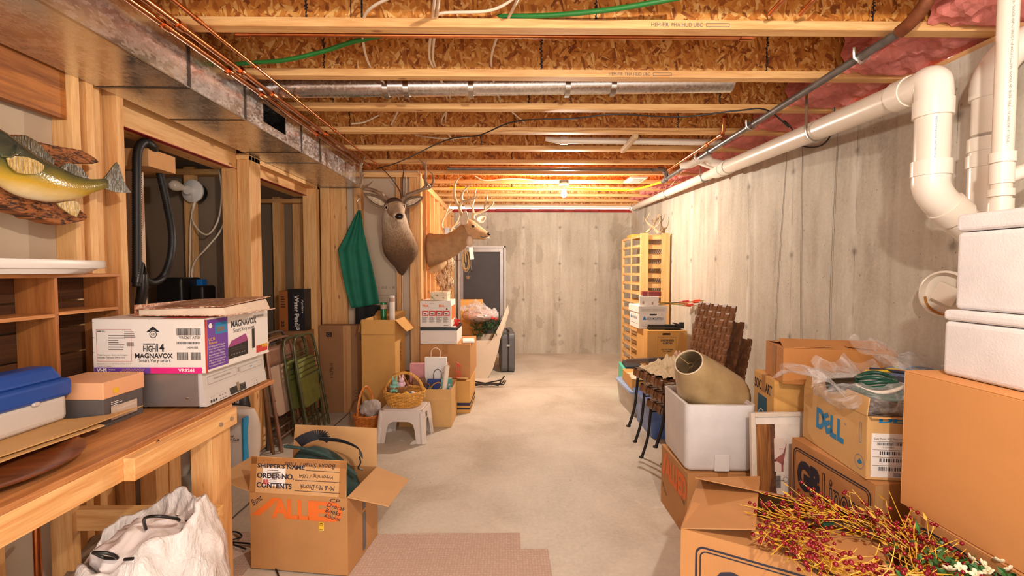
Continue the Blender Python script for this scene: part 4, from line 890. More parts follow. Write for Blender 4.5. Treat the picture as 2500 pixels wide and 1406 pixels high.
# ================================================================ right side pile
def gbface(o, fr, w_, h_, u0=0, s=1.0):
    """rounded double border and the two-part company lettering on a face"""
    P = Prints(o, NAVY, 'company_border'); P.outline(fr,u0,h_-.285*s,w_,.255*s,.006,.03); P.outline(fr,u0+.011,h_-.274*s,w_-.022,.233*s,.004,.022)
    P = Prints(o, NAVY, 'company_lettering'); P.text(fr,u0+.03,h_-.215*s,.15*s*w_/.44,.14*s,'GB',bold=.07)
    P = Prints(o, NAVY, 'outlined_lettering'); P.text(fr,u0+.03+.16*s*w_/.44,h_-.215*s,w_-.07-.16*s*w_/.44,.14*s,'Liners',bold=.035)
    P = Prints(o, KRAFTB, 'lettering_centres', off=.0018); P.text(fr,u0+.034+.16*s*w_/.44,h_-.211*s,w_-.078-.16*s*w_/.44,.132*s,'Liners',bold=-.012,off=.0018)
    P = Prints(o, NAVY, 'arrow_mark'); P.poly(fr,[(u0,h_-.33*s),(u0+.06,h_-.33*s),(u0+.12,h_-.44*s),(u0,h_-.40*s)])
# stack 1: near right
g3 = carton('moving_box', 'moving box with big dark lettering at the bottom right, beneath the plain orange brown box', (1.355,.96,0), (.49,.52,.606), 0, KRAFTB); gbface(g3, lf(.52), .46, .606, .03, .95)
r1 = carton('moving_box', 'plain orange brown box supporting the two foam boxes at the right edge', (1.368,.90,.611), (.50,.62,.456), R(1), card('orange_cardboard',(206,144,84),.05), tape=False)
def foam(name,label,loc,sz,lid,rz=0):
    o = thing(name,label,'foam box',loc,rz); w_,d,h = sz
    MB().box(0,0,0,w_,d,h-lid-.002).build('box_base',STYRO,o,bevel=.014); MB().box(-.002,-.002,h-lid,w_+.002,d+.002,h).build('lid',STYRO,o,bevel=.012); return o
foam('foam_box','white foam shipping box with lid resting directly on the plain orange brown box',(1.435,.96,1.0725),(.46,.50,.212),.035,R(1))
foam('foam_box','taller white foam box, topmost of the stack at the right edge',(1.452,.97,1.286),(.42,.475,.302),.055,R(1))
# stack 2: middle
g2 = carton('moving_box', 'moving box with double bordered dark lettering under the white labelled printer box', (1.39,1.665,0), (.47,.485,.602), R(1), KRAFTB); gbface(g2, lf(.485), .455, .602, .015, 1.0)
P = Prints(g2, CTAPE, 'tape_strip'); P.rect(ff(),.0,.25,.03,.35)
de = carton('printer_box', 'open tan printer box with blue lettering and white barcode label', (1.382,1.70,.6075), (.40,.46,.245), R(-7), KRAFTL, top='open', flaps={'l':(78,.07,.01),'f':(176,.02,.0),'r':(100,.12,.01)}, inside=KRAFTL)
L_ = lf(.46)
P = Prints(de, BINK, 'blue_lettering'); 
P.text(L_,.115,.085,.062,.095,'D',bold=.05); P.text(L_,.172,.088,.052,.085,'E',bold=.05,rot=R(28)); P.text(L_,.222,.082,.045,.095,'L',bold=.05); P.text(L_,.272,.082,.045,.095,'L',bold=.05); P.text(L_,.318,.165,.014,.008,'TM')
P.ring(L_,.42,.055,.028,.0016); P.poly(L_,[(.405,.05),(.42,.044),(.438,.055),(.422,.068)]); P.outline(L_,.415,.13,.014,.08,.0014)
P.text(ff(),.04,.222,.15,.022,'DELL',bold=.05)
P = Prints(de, PAPER, 'white_label'); P.rect(ff(),.015,.012,.335,.17)
P = Prints(de, INK, 'label_print', off=.002); f=ff()
for v in (.15,.118,.090,.058): P.rect(f,.02,v,.32,.0012,off=.002)
P.text(f,.025,.158,.11,.007,'Dell Photo AIO Printer 922'); P.bars(f,.035,.136,.09,.011,3); P.bars(f,.155,.132,.11,.012,4); P.text(f,.055,.126,.04,.006,'2130460'); P.text(f,.19,.122,.05,.006,'3657461'); P.bars(f,.045,.100,.16,.013,5); P.bars(f,.045,.072,.18,.013,6); P.bars(f,.04,.038,.14,.015,7); P.bars(f,.20,.038,.08,.015,9); P.bars(f,.095,.016,.075,.014,8); P.text(f,.19,.02,.10,.005,'Service Tag  8DF4H61')
# bags of stuff on it
from mathutils import noise as MN
def crease(x, y, s, amp): return amp*(abs(MN.noise((x*s, y*s, 1.3)))*1.4+.6*abs(MN.noise((x*s*2.3+5, y*s*2.3, 4.1)))+.3*MN.noise((x*s*5, y*s*5+3, 2.2)))
CF = film('clear_bag_film',.10)
def crumple(name, label, pts, cat, seed, sc=1.0, contents=None):
    rr = random.Random(seed); c = sum((Vector(p) for p in pts), Vector())/len(pts)
    o = thing(name, label, cat, c)
    return o
hb = thing('plastic_bag', 'clear plastic bag holding coiled green and yellow hoses on the printer box', 'plastic bag', (1.55,1.88,.86))
def blob(par, c, r, name, mat, seed=1, amp=.25, freq=(.09,.06), seg=36, rot=None):
    m = MB(); m.ball(c, r, seg, seg//2, rot); o = m.build(name, mat, par, smooth='all', disp=(freq[0], freq[1], 3)); return o
blob(hb,(-.02,0,.03),(.19,.20,.07),'bag_film',CF,1,freq=(.08,.09))
m = MB(); m.grid(lambda u,v:(-.30+.42*u+.03*math.sin(9*v), -.05+.30*v, .07-.07*u+.035*math.sin(11*u+5*v)+.02*math.sin(19*u*v)+.05*math.sin(PI*v)),24,24); m.build('bag_film', CF, hb, smooth='all')
m = MB(); m.grid(lambda u,v:(-.12+.34*u, .12+.10*v+.02*math.sin(14*u), .02+.13*v*(1-.5*abs(u-.4))+.02*math.sin(17*u)),20,12); m.build('bag_film', CF, hb, smooth='all')
GH = plain('green_hose',(24,74,60),.35); YH = plain('yellow_hose',(216,180,60),.4); DKB = plain('dark_blue_cloth',(40,44,62),.6); OW = plain('rust_orange_hose',(172,96,60),.5)
rr = random.Random(8)
for i in range(7): MB().tube([(-.03+(.10-.006*i)*math.cos(a),-.05+(.085-.004*i)*math.sin(a),.04+.012*i+.01*math.sin(2*a+i)) for a in [2*PI*k/40 for k in range(40)]],.008,8,closed=True).build('hose_coil',GH if i!=3 else PVC,hb,smooth=True)
for i in range(4): MB().tube(smoothpath([(.02+.02*i,.12,.08+.01*i),(.14,.05-.03*i,.12),(.20,-.08-.02*i,.08),(.10,-.17,.03+.015*i)],8),.007,8).build('hose',(YH,OW,YH,DKB)[i],hb,smooth=True)
MB().cyl((-.18,.03,.06),(-.10,-.03,.08),.028,16).build('bottle',plain('amber_black',(40,34,24),.2),hb,smooth=True)
bb = thing('plastic_bag', 'clear plastic bag with folded blue fabric next to the concrete wall', 'plastic bag', (1.84,2.0,.86)) 
blob(bb,(0.02,.02,.02),(.17,.20,.085),'folded_fabric',plain('pale_blue_cloth',(120,138,172),.8,0,.2,8),2,freq=(.10,.05))
blob(bb,(.02,-.10,.0),(.15,.12,.07),'folded_fabric',plain('navy_cloth',(56,68,104),.8,0,.2,8),2,freq=(.10,.04))
m = MB(); m.grid(lambda u,v:(-.16+.36*u,-.10+.3*v,.10+.12*(1-u)*v+.03*math.sin(8*u+6*v)+.02*math.sin(23*u)),24,16); m.build('bag_film',CF,bb,smooth='all')
# front box with wreath
g1 = carton('moving_box', 'half open moving box with big dark lettering at the bottom, berry wreath resting on it', (.615,1.562,0), (.60,.46,.50), R(-31), KRAFTB, top='open', flaps={'f':(3,.20,.004),'r':(2,.2,.004),'l':(15,.24,.004),'b':(22,.20,.004)}, inside=KRAFT)
P = Prints(g1, NAVY, 'company_border'); f=ff(); P.outline(f,.05,.13,.50,.33,.007,.03); P.outline(f,.064,.144,.472,.302,.0045,.024)
P = Prints(g1, NAVY, 'company_lettering'); P.text(f,.10,.22,.20,.18,'GB',bold=.07); P.text(f,.31,.22,.20,.18,'Liners',bold=.02)
fo, FP, FL = FLAPS[(g1.name,'b')]
P = Prints(g1, INK, 'handwriting'); Fq = FP @ Matrix.Translation((0,0,-.0035)) @ Matrix.Rotation(PI,4,'Y')
for i,(s_,w__) in enumerate((('Wyoming',.10),('USA',.05),('HE 18220/1',.13))): P.text(Fq,-.40+.02*i,.12-.03*i,w__,.018,s_,shear=.2)
blob(g1,(.12,.20,.44),(.09,.09,.05),'crumpled_paper',PAPER,3,freq=(.05,.05))
# styro box, its carton, lampshade
a2 = carton('moving_box', 'moving box with orange lettering on its side, under the open white foam box', (.945,2.315,0), (.365,.41,.350), R(-.5), KRAFT)
P = Prints(a2, OINK, 'orange_letters'); L_=lf(.41)
P.poly(L_,[(.02,.19),(.06,.19),(.10,.33),(.07,.33)]); P.text(L_,.08,.19,.32,.13,'ALLIED',bold=.05)
P = Prints(a2, INK, 'handwriting'); P.text(L_,.33,.17,.05,.03,'CP Kids',shear=.3,rot=R(-20)); P.text(L_,.02,.09,.09,.03,'Mary June',shear=.3,rot=R(-30))
fx = thing('foam_cooler', 'open thick walled white foam cooler holding the lampshade', 'foam box', (.935,2.325,.356), R(-3))
W_,D_,H_,t_ = .362,.40,.358,.028
m = MB(); 
def rrect(x0,y0,x1,y1,r,n=5):
    out=[]
    for cx,cy,a0 in ((x1-r,y1-r,0),(x0+r,y1-r,90),(x0+r,y0+r,180),(x1-r,y0+r,270)):
        for k in range(n+1): a=R(a0+90*k/n); out.append((cx+r*math.cos(a),cy+r*math.sin(a)))
    return out
def shell(m, rings):
    vs=[];n=len(rings[0][0])
    for pts,z in rings: vs+=[(x,y,z) for x,y in pts]
    m.add(vs,[(i*n+k,i*n+(k+1)%n,(i+1)*n+(k+1)%n,(i+1)*n+k) for i in range(len(rings)-1) for k in range(n)]+[tuple(range(n))[::-1],tuple((len(rings)-1)*n+k for k in range(n))])
shell(m,[(rrect(.03,.03,W_-.03,D_-.03,.02),0),(rrect(.014,.014,W_-.014,D_-.014,.03),.008),(rrect(.006,.006,W_-.006,D_-.006,.035),.025),(rrect(0,0,W_,D_,.035),H_-.012),(rrect(0,0,W_,D_,.03),H_-.001),(rrect(.004,.004,W_-.004,D_-.004,.03),H_),(rrect(t_*.5,t_*.5,W_-t_*.5,D_-t_*.5,.02),H_),(rrect(t_*.5,t_*.5,W_-t_*.5,D_-t_*.5,.02),H_-.008),(rrect(t_,t_,W_-t_,D_-t_,.015),H_-.008),(rrect(t_,t_,W_-t_,D_-t_,.015),.03)])
m.build('cooler_body', STYRO, fx, smooth=True)
MB().box(.15,-.0025,.01,.225,.002,.095).build('moulded_panel', STYRO, fx, bevel=.003)
ls = thing('lampshade', 'large tan parchment bell lampshade tipped over in the white foam cooler', 'lampshade', (1.10,2.50,.80))
c0 = at(1681,884,y=2.36); c1 = Vector((1.165,2.54,.70)); ax = (c1-c0); Ln = ax.length; ax.normalize()
m = MB(); prof = []
for i in range(15):
    t = i/14; prof.append((.072+.125*(t**.85), Ln*t*1.1))
prof2 = [(r_-.004,z) for r_,z in reversed(prof)]
m.m = Matrix.Translation(c0) @ ax.to_track_quat('Z','Y').to_matrix().to_4x4()
full = prof+prof2; vs=[];seg=48
m.lathe(full+[full[0]],seg=seg); 
SH = NT('parchment_shade'); co=SH.coords(); SHM = SH.fin(SH.ramp(SH.noise(co,7,5,.6),[(.3,sr(150,124,84)),(.7,sr(184,158,114))]),.42); SHM.node_tree.nodes['Principled BSDF'].inputs['Coat Weight'].default_value=.15
m.f = [f for f in m.f if len(f)==4]; m.build('shade', SHM, ls, world=True, smooth='all')
m = MB(); m.m = Matrix.Translation(c0) @ ax.to_track_quat('Z','Y').to_matrix().to_4x4(); m.tube([(.072*math.cos(2*PI*k/40),.072*math.sin(2*PI*k/40),0) for k in range(40)],.004,8,closed=True); m.build('rim_trim', plain('shade_trim',(206,188,160),.6), ls, world=True, smooth=True)
m = MB(); m.m = Matrix.Translation(c0) @ ax.to_track_quat('Z','Y').to_matrix().to_4x4()
for a in (.4,2.5,4.6): m.bar((.012*math.cos(a),.012*math.sin(a),.03),(.07*math.cos(a),.07*math.sin(a),.003),.003,.003)
m.tube([(.013*math.cos(2*PI*k/20),.013*math.sin(2*PI*k/20),.03) for k in range(20)],.0025,8,closed=True); m.build('spider_fitting', plain('brass_wire',(140,116,76),.35,.8), ls, world=True)
# framed print
fp_ = thing('framed_picture', 'framed print of a farm elevator standing on its side behind the foam cooler', 'picture', (1.22,2.17,0), R(2), rot=(R(-4),0,R(2)))
FRM = plain('cream_frame',(214,200,182),.4); fw_,fh=.34,.705
for x0,z0,x1,z1 in ((0,0,.022,fh),(fw_-.022,0,fw_,fh),(.022,0,fw_-.022,.022),(.022,fh-.022,fw_-.022,fh)): MB().box(x0,0,z0,x1,.022,z1).build('frame_edge',FRM,fp_,bevel=.003)
MB().box(.022,.012,.022,fw_-.022,.018,fh-.022).build('mat_board',plain('mat_board',(226,216,204),.8),fp_); fr=frame((0,.012,0),(1,0,0),(0,0,1))
P=Prints(fp_,wood('sepia_field','z',(176,120,62),(96,54,28),False),'printed_field'); P.rect(fr,.03,.06,.095,.585,off=.0008)
P=Prints(fp_,plain('sepia_trees',(96,60,38),.7,0,.5,30),'printed_trees',off=.0012); P.poly(fr,[(.095,.06),(.12,.06),(.135,.25),(.125,.35),(.13,.45),(.125,.645),(.10,.645),(.105,.4),(.09,.3),(.10,.2)])
P=Prints(fp_,plain('sepia_sky',(220,208,196),.7),'printed_sky'); P.rect(fr,.125,.06,.17,.585,off=.0006)
P=Prints(fp_,plain('elevator_white',(216,196,184),.7),'printed_building',off=.0018); P.poly(fr,[(.12,.47),(.165,.49),(.185,.55),(.165,.575),(.12,.575)]); P.rect(fr,.12,.41,.042,.05)
P=Prints(fp_,plain('elevator_red',(150,84,76),.7),'printed_roof',off=.0022); P.poly(fr,[(.12,.47),(.165,.44),(.185,.55),(.165,.50)]); P.rect(fr,.155,.41,.01,.05); P.rect(fr,.145,.52,.02,.004)
P=Prints(fp_,GINK,'printed_windmill',off=.0022); P.ring(fr,.175,.37,.014,.002); P.rect(fr,.13,.365,.04,.003); P.rect(fr,.125,.33,.025,.06)
# big brown box over the art box
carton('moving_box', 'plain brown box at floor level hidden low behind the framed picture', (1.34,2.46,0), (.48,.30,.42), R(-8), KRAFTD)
so = carton('art_supply_box', 'tan box with dark blue round emblems beneath the large brown box', (1.385,2.31,.4245), (.46,.28,.412), R(-10), KRAFTY)
BD = plain('slate_blue_ink',(44,92,112),.6)
P=Prints(so,BD,'blue_emblem'); f=ff(); L_=lf(.28); P.rect(f,.09,.10,.075,.12); P.rect(L_,.06,.06,.13,.24)
P=Prints(so,PAPER,'emblem_arrow',off=.002); P.ring(f,.1275,.16,.033,.003); P.poly(f,[(.1275,.185),(.109,.160),(.1235,.163),(.1235,.135),(.1315,.135),(.1315,.163),(.146,.160)],off=.002); P.ring(L_,.125,.17,.055,.006)
P=Prints(so,INK,'dark_lettering'); P.text(L_,.01,.325,.10,.055,'SOC',bold=.02); P.text(L_,.165,.325,.09,.055,'ART',bold=.02)
br = carton('moving_box', 'large brown box with crossed lifted top flaps against the concrete wall', (1.388,2.245,.8415), (.49,.275,.178), R(-14), card('brown_cardboard_big',(190,128,68)), top='open', flaps={'f':(12,.15,.02),'b':(7,.15,.0),'l':(4,.22,.02),'r':(5,.2,.02)}, inside=card('brown_cardboard_top',(196,136,76)))
P=Prints(br,TAPE,'tape_strip'); L_=lf(.275); P.rect(L_,.115,.0,.055,.178); P.rect(L_,.0,.135,.275,.0012); 
# ================================================================ woven chairs
WOV = NT('dark_woven_strip'); co=WOV.coords(); WOVM=WOV.fin(WOV.ramp(WOV.noise(WOV.coords((1,1,1)),12,4),[(.3,sr(84,52,34)),(.7,sr(134,92,64))]),.25); IRON=plain('wrought_iron',(40,34,32),.5,.5)
def weave(w_, h, nu, nv, fr, mat, par, name, curve=0):
    m = MB(); m.m = fr; du=w_/nu; dv=h/nv
    for i in range(nu):
        for j in range(nv):
            u0=i*du; v0=j*dv; hor=(i+j)%2==0; g=.08
            for side in (1,-1):
                vs=[]
                for a in range(4):
                    for b in range(2):
                        q=math.sin(PI*(a/3))*.006+.002
                        if hor: x=u0-du*.08+a/3*du*1.16; y=v0+dv*(g+b*(1-2*g))
                        else: x=u0+du*(g+b*(1-2*g)); y=v0-dv*.08+a/3*dv*1.16
                        cz=curve*((y/h-.5)**2)
                        vs.append((x,y,side*q+cz))
                m.add(vs,[(0,1,3,2),(2,3,5,4),(4,5,7,6)])
    o = m.build(name, mat, par); return o
CHX, CHY = 1.14, 3.19
def woven(loc, label, rz, z0):
    o = thing('woven_chair', label, 'chair', loc, rz, None); w_=.44; d=.44
    # chair faces -x: seat from x=0 (front) to d (back), y 0..w_
    weave(d,w_,9,8,frame((0,0,.445),(1,0,0),(0,1,0)),WOVM,o,'seat')
    MB().box(.01,.01,.436,d-.01,w_-.01,.447).build('seat_core',WOVM,o)
    m=MB()
    weave(.058,w_,1,8,frame((0.004,0,.448),(-.15,0,-1),(0,1,0)),WOVM,o,'seat_front')
    weave(w_,.50,9,10,frame((d,w_,.45),(0,-1,0),(.20,0,.98)),WOVM,o,'backrest')
    m=MB(); m.m=frame((d,w_,.45),(0,-1,0),(.20,0,.98)); m.box(.01,.0,-.004,w_-.01,.49,.004); m.build('backrest_core',WOVM,o)
    for y in (.012,w_-.012):
        MB().tube(smoothpath([(0.03,y,.40),(.022,y,.30),(.005,y,.15),(-.035,y,.02),(-.045,y,.0)],5),.0105,8).build('leg',IRON,o,smooth=True)
        MB().cyl((-.045,y,0),(-.045,y,.008),.017,12).build('foot',IRON,o)
        MB().tube(smoothpath([(d-.01,y,.44),(d+.0,y,.25),(d+.06,y,0)],5),.0105,8).build('leg',IRON,o,smooth=True)
        MB().cyl((.03,y,.345),(d,y,.345),.006,8).build('side_rail',IRON,o,smooth=True)
    return o
def wch(i,lab): return woven((CHX-.045*i,2.955+.02*i,.112*i), lab, R(10), 0)
wch(0,'dark brown woven chair, lowest of the stacked three'); wch(1,'dark brown woven chair in the middle of the stacked three'); wch(2,'dark brown woven chair on top of the stack, linens on its seat')
LACE=plain('cream_lace',(222,202,166),.9,0,.10,24,.8,60); FLOR=NT('floral_cloth'); co=FLOR.coords(); FLORM=FLOR.fin(FLOR.ramp(FLOR.noise(co,28,5,.7),[(.42,sr(216,190,160)),(.55,sr(206,160,140)),(.63,sr(150,62,60))]),.9)
ln = thing('tablecloth', 'crumpled cream lace tablecloth heaped on the top woven chair seat', 'cloth', (1.15,3.20,.678), R(10)); rr=random.Random(4)
m=MB(); m.grid(lambda u,v:(-.13+.34*u+.012*math.sin(20*v),-.17+.36*v+.012*math.sin(23*u),.045*math.sin(PI*u)*math.sin(PI*v)+crease(u,v,6,.06)*(.35+math.sin(PI*u)*math.sin(PI*v))+.002),70,70); m.build('lace_cloth',LACE,ln,smooth='all',solid=.003)
fc = thing('floral_cloth', 'rumpled red and cream floral cloth beside the lace tablecloth', 'cloth', (1.26,3.26,.678)); m=MB(); m.grid(lambda u,v:(-.12+.26*u,-.15+.32*v,.05*math.sin(PI*u)*math.sin(PI*v)+crease(u+3,v,6,.06)*(.35+math.sin(PI*u)*math.sin(PI*v))+.002),60,60); m.build('cloth',FLORM,fc,smooth='all',solid=.003)
# ================================================================ bins, file boxes, rack
BT=plain('blue_tinted_plastic',(92,124,190),.25,0,.3,9); BT.node_tree.nodes['Principled BSDF'].inputs['Alpha'].default_value=.8
def bin_(name,label,loc,sz,rz,body,lidm):
    o=thing(name,label,'storage bin',loc,rz); w_,d,h=sz
    m=MB(); shell(m,[(rrect(.025,.025,w_-.025,d-.025,.03),0),(rrect(0,0,w_,d,.04),h-.01),(rrect(.004,.004,w_-.004,d-.004,.036),h-.01),(rrect(.028,.028,w_-.028,d-.028,.03),.004)]); m.build('bin_body',body,o,smooth=True)
    m=MB(); shell(m,[(rrect(-.012,-.012,w_+.012,d+.012,.045),h-.022),(rrect(-.012,-.012,w_+.012,d+.012,.045),h),(rrect(.0,.0,w_,d,.04),h+.006)]); m.build('lid',lidm,o,smooth=True); return o
bin_('storage_bin','blue translucent storage bin on the floor behind the woven chair legs',(1.20,3.72,0),(.42,.55,.30),R(-1),BT,BT)
CLP=glass('clear_bin_plastic',(222,214,204),.55)
bin_('storage_bin','clear storage bin with pale blue lid on the floor towards the wooden rack',(1.20,4.30,0),(.42,.60,.25),0,CLP,plain('pale_blue_lid',(150,176,216),.35))
o=thing('folded_linens','folded tan linens filling the clear storage bin','linens',(1.24,4.35,.006)); MB().box(0,0,0,.33,.50,.20).build('linen_stack',plain('tan_linen',(206,184,150),.9,0,.1,9),o,bevel=.03)
carton('small_carton','small tan carton lying on the clear storage bin',(1.215,4.33,.258),(.30,.46,.105),R(-3),KRAFTY)
o=thing('envelope_stack','cream paper envelopes fanned on the small tan carton','envelopes',(1.30,4.40,.370)); [MB().cbox((.01*i,.03*i,.004*i),(.16,.22,.003),(0,0,R(12*i-10))).build('envelope',PAPER if i%2 else plain('cream_paper%d'%i,(230,204,160),.8),o) for i in range(3)]
tb=thing('tote_bag','teal and black tote bag with orange flower print standing near the rack','bag',(1.33,5.05,.0),R(-6))
MB().box(-.02,-.04,0,.012,.34,.32).build('bag_side',plain('teal_fabric',(90,196,170),.6),tb,bevel=.008)
MB().box(.014,-.035,0,.20,.30,.345).build('bag_body',plain('black_print_fabric',(46,52,58),.6),tb,bevel=.012)
P=Prints(tb,OINK,'flower_print'); fr=frame((0,-.0355,0),(1,0,0),(0,0,1)); [P.ring(fr,.06+.08*math.cos(i)*.4+.04,.17+.09*math.sin(i*1.7),.022,.008,9) for i in range(7)]; P.outline(fr,.03,.05,.16,.26,.003,0)
tag(plain('x',(0,0,0)) and MB().cbox((1.46,4.72,.47),(.22,.40,.05),(R(-12),0,R(20))).build('vinyl_pouch',plain('dark_grey_vinyl',(78,66,62),.3),bevel=.015),'dark grey vinyl pouch lying on bins before the dispenser carton','pouch')
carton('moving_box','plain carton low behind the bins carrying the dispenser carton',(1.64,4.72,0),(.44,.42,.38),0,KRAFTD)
dc=carton('dispenser_carton','yellow tan dispenser carton with dashed square and hand hole',(1.525,4.86,.3845),(.43,.40,.372),R(0),KRAFTY,tape=False)
f=ff(); P=Prints(dc,NAVY,'printed_lettering'); P.text(f,.145,.262,.145,.022,'DISPENSER',bold=.04); P.text(f,.165,.230,.105,.022,'CARTON',bold=.04); P.text(f,.15,.165,.13,.014,'CUT OUT HERE',bold=.03); P.text(f,.165,.145,.10,.014,'TO OPEN',bold=.03)
for i in range(9): P.rect(f,.115+i*.0225,.305,.013,.003)
for i in range(10): P.rect(f,.112,.13+i*.0185,.003,.011); P.rect(f,.308,.13+i*.0185,.003,.011)
P=Prints(dc,plain('dark_hole',(60,36,20),.9),'hand_hole'); P.poly(f,rrect(.16,.33,.25,.352,.0105))
im=thing('file_box','white cardboard file box with blue triangle logo and lid','file box',(1.478,5.02,.761)); MB().box(.004,.004,0,.306,.396,.20).build('box_body',WCARD,im,bevel=.002); MB().box(-.006,-.006,.178,.316,.406,.255).build('lid',WCARD,im,bevel=.003)
f=frame((0,.004,0),(1,0,0),(0,0,1)); L_=frame((.004,.40,0),(0,-1,0),(0,0,1))
P=Prints(im,BINK,'blue_triangle'); P.poly(f,[(.04,.10),(.085,.10),(.0625,.145)]); P.poly(L_,[(.05,.10),(.10,.10),(.075,.145)])
P=Prints(im,NAVY,'printed_lettering'); P.text(f,.095,.10,.175,.028,'IRON MOUNTAIN',bold=.01); P.rect(f,.10,.088,.17,.004); P.rect(f,.03,.045,.25,.002); P.rect(f,.03,.03,.25,.002); P.text(L_,.11,.10,.20,.028,'IRON MOUNTAIN'); P.rect(L_,.06,.05,.28,.003)
f2=frame((-.006,-.0065,0),(1,0,0),(0,0,1)); P.rect(f2,.02,.236,.28,.002); P.rect(f2,.02,.222,.28,.002); P.text(f2,.03,.208,.10,.008,'Protection Service'); P.text(f2,.16,.208,.12,.008,'Files & Stored Records'); P.rect(f2,.02,.20,.28,.002)
P=Prints(im,plain('dark_hole2',(50,44,44),.9),'hand_hole'); P.poly(f,rrect(.12,.148,.20,.166,.008))
sbx=thing('shoe_box','small white box with black letter mark on the file box','small box',(1.49,5.04,1.0175),R(-14)); MB().box(0,0,0,.20,.17,.095).build('box_body',WCARD,sbx,bevel=.002); MB().box(-.003,-.003,.06,.203,.173,.105).build('lid',WCARD,sbx,bevel=.002)
P=Prints(sbx,INK,'letter_mark'); P.text(frame((-.0032,.17,0),(0,-1,0),(0,0,1)),.10,.02,.035,.05,'H',bold=.02); P=Prints(sbx,TAPE,'tape_pieces'); g=frame((0,-.0035,0),(1,0,0),(0,0,1)); P.rect(g,.03,.02,.018,.03,off=.001); P.rect(g,.13,.015,.016,.03,off=.001)
rb=thing('red_book','dark red box with gold lines on top of the small white box','book box',(1.53,5.06,1.124),R(-8)); MB().box(0,0,0,.20,.12,.05).build('case',plain('dark_red_leather',(128,40,34),.5),rb,bevel=.004); P=Prints(rb,plain('gold_lines',(206,160,80),.4),'gold_lines'); g=ff(); P.rect(g,.05,.002,.003,.046); P.rect(g,.062,.002,.003,.046)
# arrows
ARS=[plain('arrow_shaft%d'%i,c,.4) for i,c in enumerate(((210,150,50),(60,58,50),(130,140,60)))]
for i in range(7):
    a=Vector((1.69+.012*i,5.03+.02*i,1.025+.006*(i%4)+.012*(i//4))); b=a+Vector((.44-.02*i,-.10+.02*i,.035-.018*(i%4)-.012))
    if i<2: b=a+Vector((.40,-.25,.06))
    lab=['orange arrow','black arrow with orange vanes','olive arrow','orange arrow with red vanes','black arrow','olive arrow with long nock','orange arrow with white vanes'][i]+(' lying on the file box, '+['topmost','second from the top','in the middle of the bundle','pointing past the rack','under the others','reaching furthest right','at the back'][i])
    o=thing('arrow',lab,'arrow',a,group=None); MB().cyl(a,b,.0032,6).build('shaft',ARS[i%3],o,world=True,smooth=True)
    d=(b-a).normalized(); 
    for k in range(3):
        s=d.orthogonal().normalized(); s.rotate(Matrix.Rotation(2*PI*k/3+.5,3,d)); q=b-d*.03
        m=MB(); m.add([q,q-d*.085,q-d*.07+s*.016,q-d*.005+s*.018],[(0,1,2,3)]); m.build('vane',plain('vane_orange',(232,110,30),.5) if i%2 else plain('vane_red',(200,40,34),.5),o,world=True,solid=.001)
tp=thing('tripod','folded black tripod lying on the dispenser carton','tripod',(1.62,4.93,.762),0)
for i,(y,z) in enumerate(((0,.017),(.035,.017),(.018,.045))): MB().tube([(-.05,y,z),(.12,y,z),(.121,y,z),(.26,y,z)],[.010,.010,.014,.014],10).build('leg',BLACKP,tp,smooth=True); MB().ball((-.055,y,z),.014,10,6).build('foot',RUBBER,tp,smooth=True)
MB().box(.24,-.012,.004,.29,.05,.06).build('collar',BLACKP,tp,bevel=.006); MB().box(.285,.0,.012,.33,.04,.08).build('head',BLACKP,tp,bevel=.006); MB().cyl((.31,.02,.05),(.20,.0,.075),.006,8).build('pan_handle',BLACKP,tp,smooth=True)
# wooden rack
rk=thing('wooden_rack','tall pine slatted rack standing in the corner against the concrete wall','rack',(1.71,5.8,0))
def K(x0,y0,z0,x1,y1,z1,n='slat',m_=RACK): return MB().box(x0,y0,z0,x1,y1,z1).build(n,m_,rk,world=True,bevel=.003)
for x in (1.71,1.985): K(x,5.78,0,x+.105,5.80,1.885,'post')
for x in (1.73,2.0): K(x,6.73,0,x+.03,6.79,1.86,'post'); K(x,5.80,0,x+.02,5.83,1.86,'post')
K(1.73,6.27,0,1.745,6.30,1.86,'post')
for i in range(15):
    z=.10+i*.124
    K(1.732,5.80,z,1.750,6.74,z+.022,'shelf_rail'); K(2.07,5.80,z,2.088,6.74,z+.022,'shelf_rail')
    m=MB()
    for j in range(13): m.box(1.735,5.86+j*.07,z+.022,2.085,5.885+j*.07,z+.036)
    m.build('shelf_slats',RACK,rk,world=True); K(1.74,5.81,z-.03,2.07,5.825,z+.022,'shelf_front')
tag(MB().box(1.76,6.35,1.86,1.95,6.6,1.915).build('yellow_box',plain('yellow_card',(226,180,70),.6),bevel=.002),'small yellow box on top of the wooden rack behind the antlers','box')
# shed antlers on the rack
ANT=NT('antler_bone'); co=ANT.coords(); ANTM=ANT.fin(ANT.ramp(ANT.noise(co,9,5),[(.3,sr(176,142,104)),(.7,sr(222,202,168))]),.45); ANTD=NT('antler_brown'); co=ANTD.coords(); ANTDM=ANTD.fin(ANTD.ramp(ANTD.noise(co,9,5),[(.3,sr(104,76,56)),(.7,sr(168,138,110))]),.4)
def branch(m, pts, r0, r1, seg=10, n=6):
    p=smoothpath(pts,n); N=len(p); m.tube(p,[r0+(r1-r0)*(i/(N-1))**1.3 for i in range(N)],seg)
def antler_from(o, name, mat, main, tines, r0=.018):
    m=MB(); branch(m,main,r0,.004); 
    for t in tines: branch(m,t,.011,.0025)
    return m.build(name,mat,o,world=True,smooth=True)
ra=thing('shed_antlers','pair of pale shed antlers lying on top of the wooden rack','antlers',(1.85,6.0,1.9))
Q=lambda px,py,y=6.0: at(px,py,y=y)
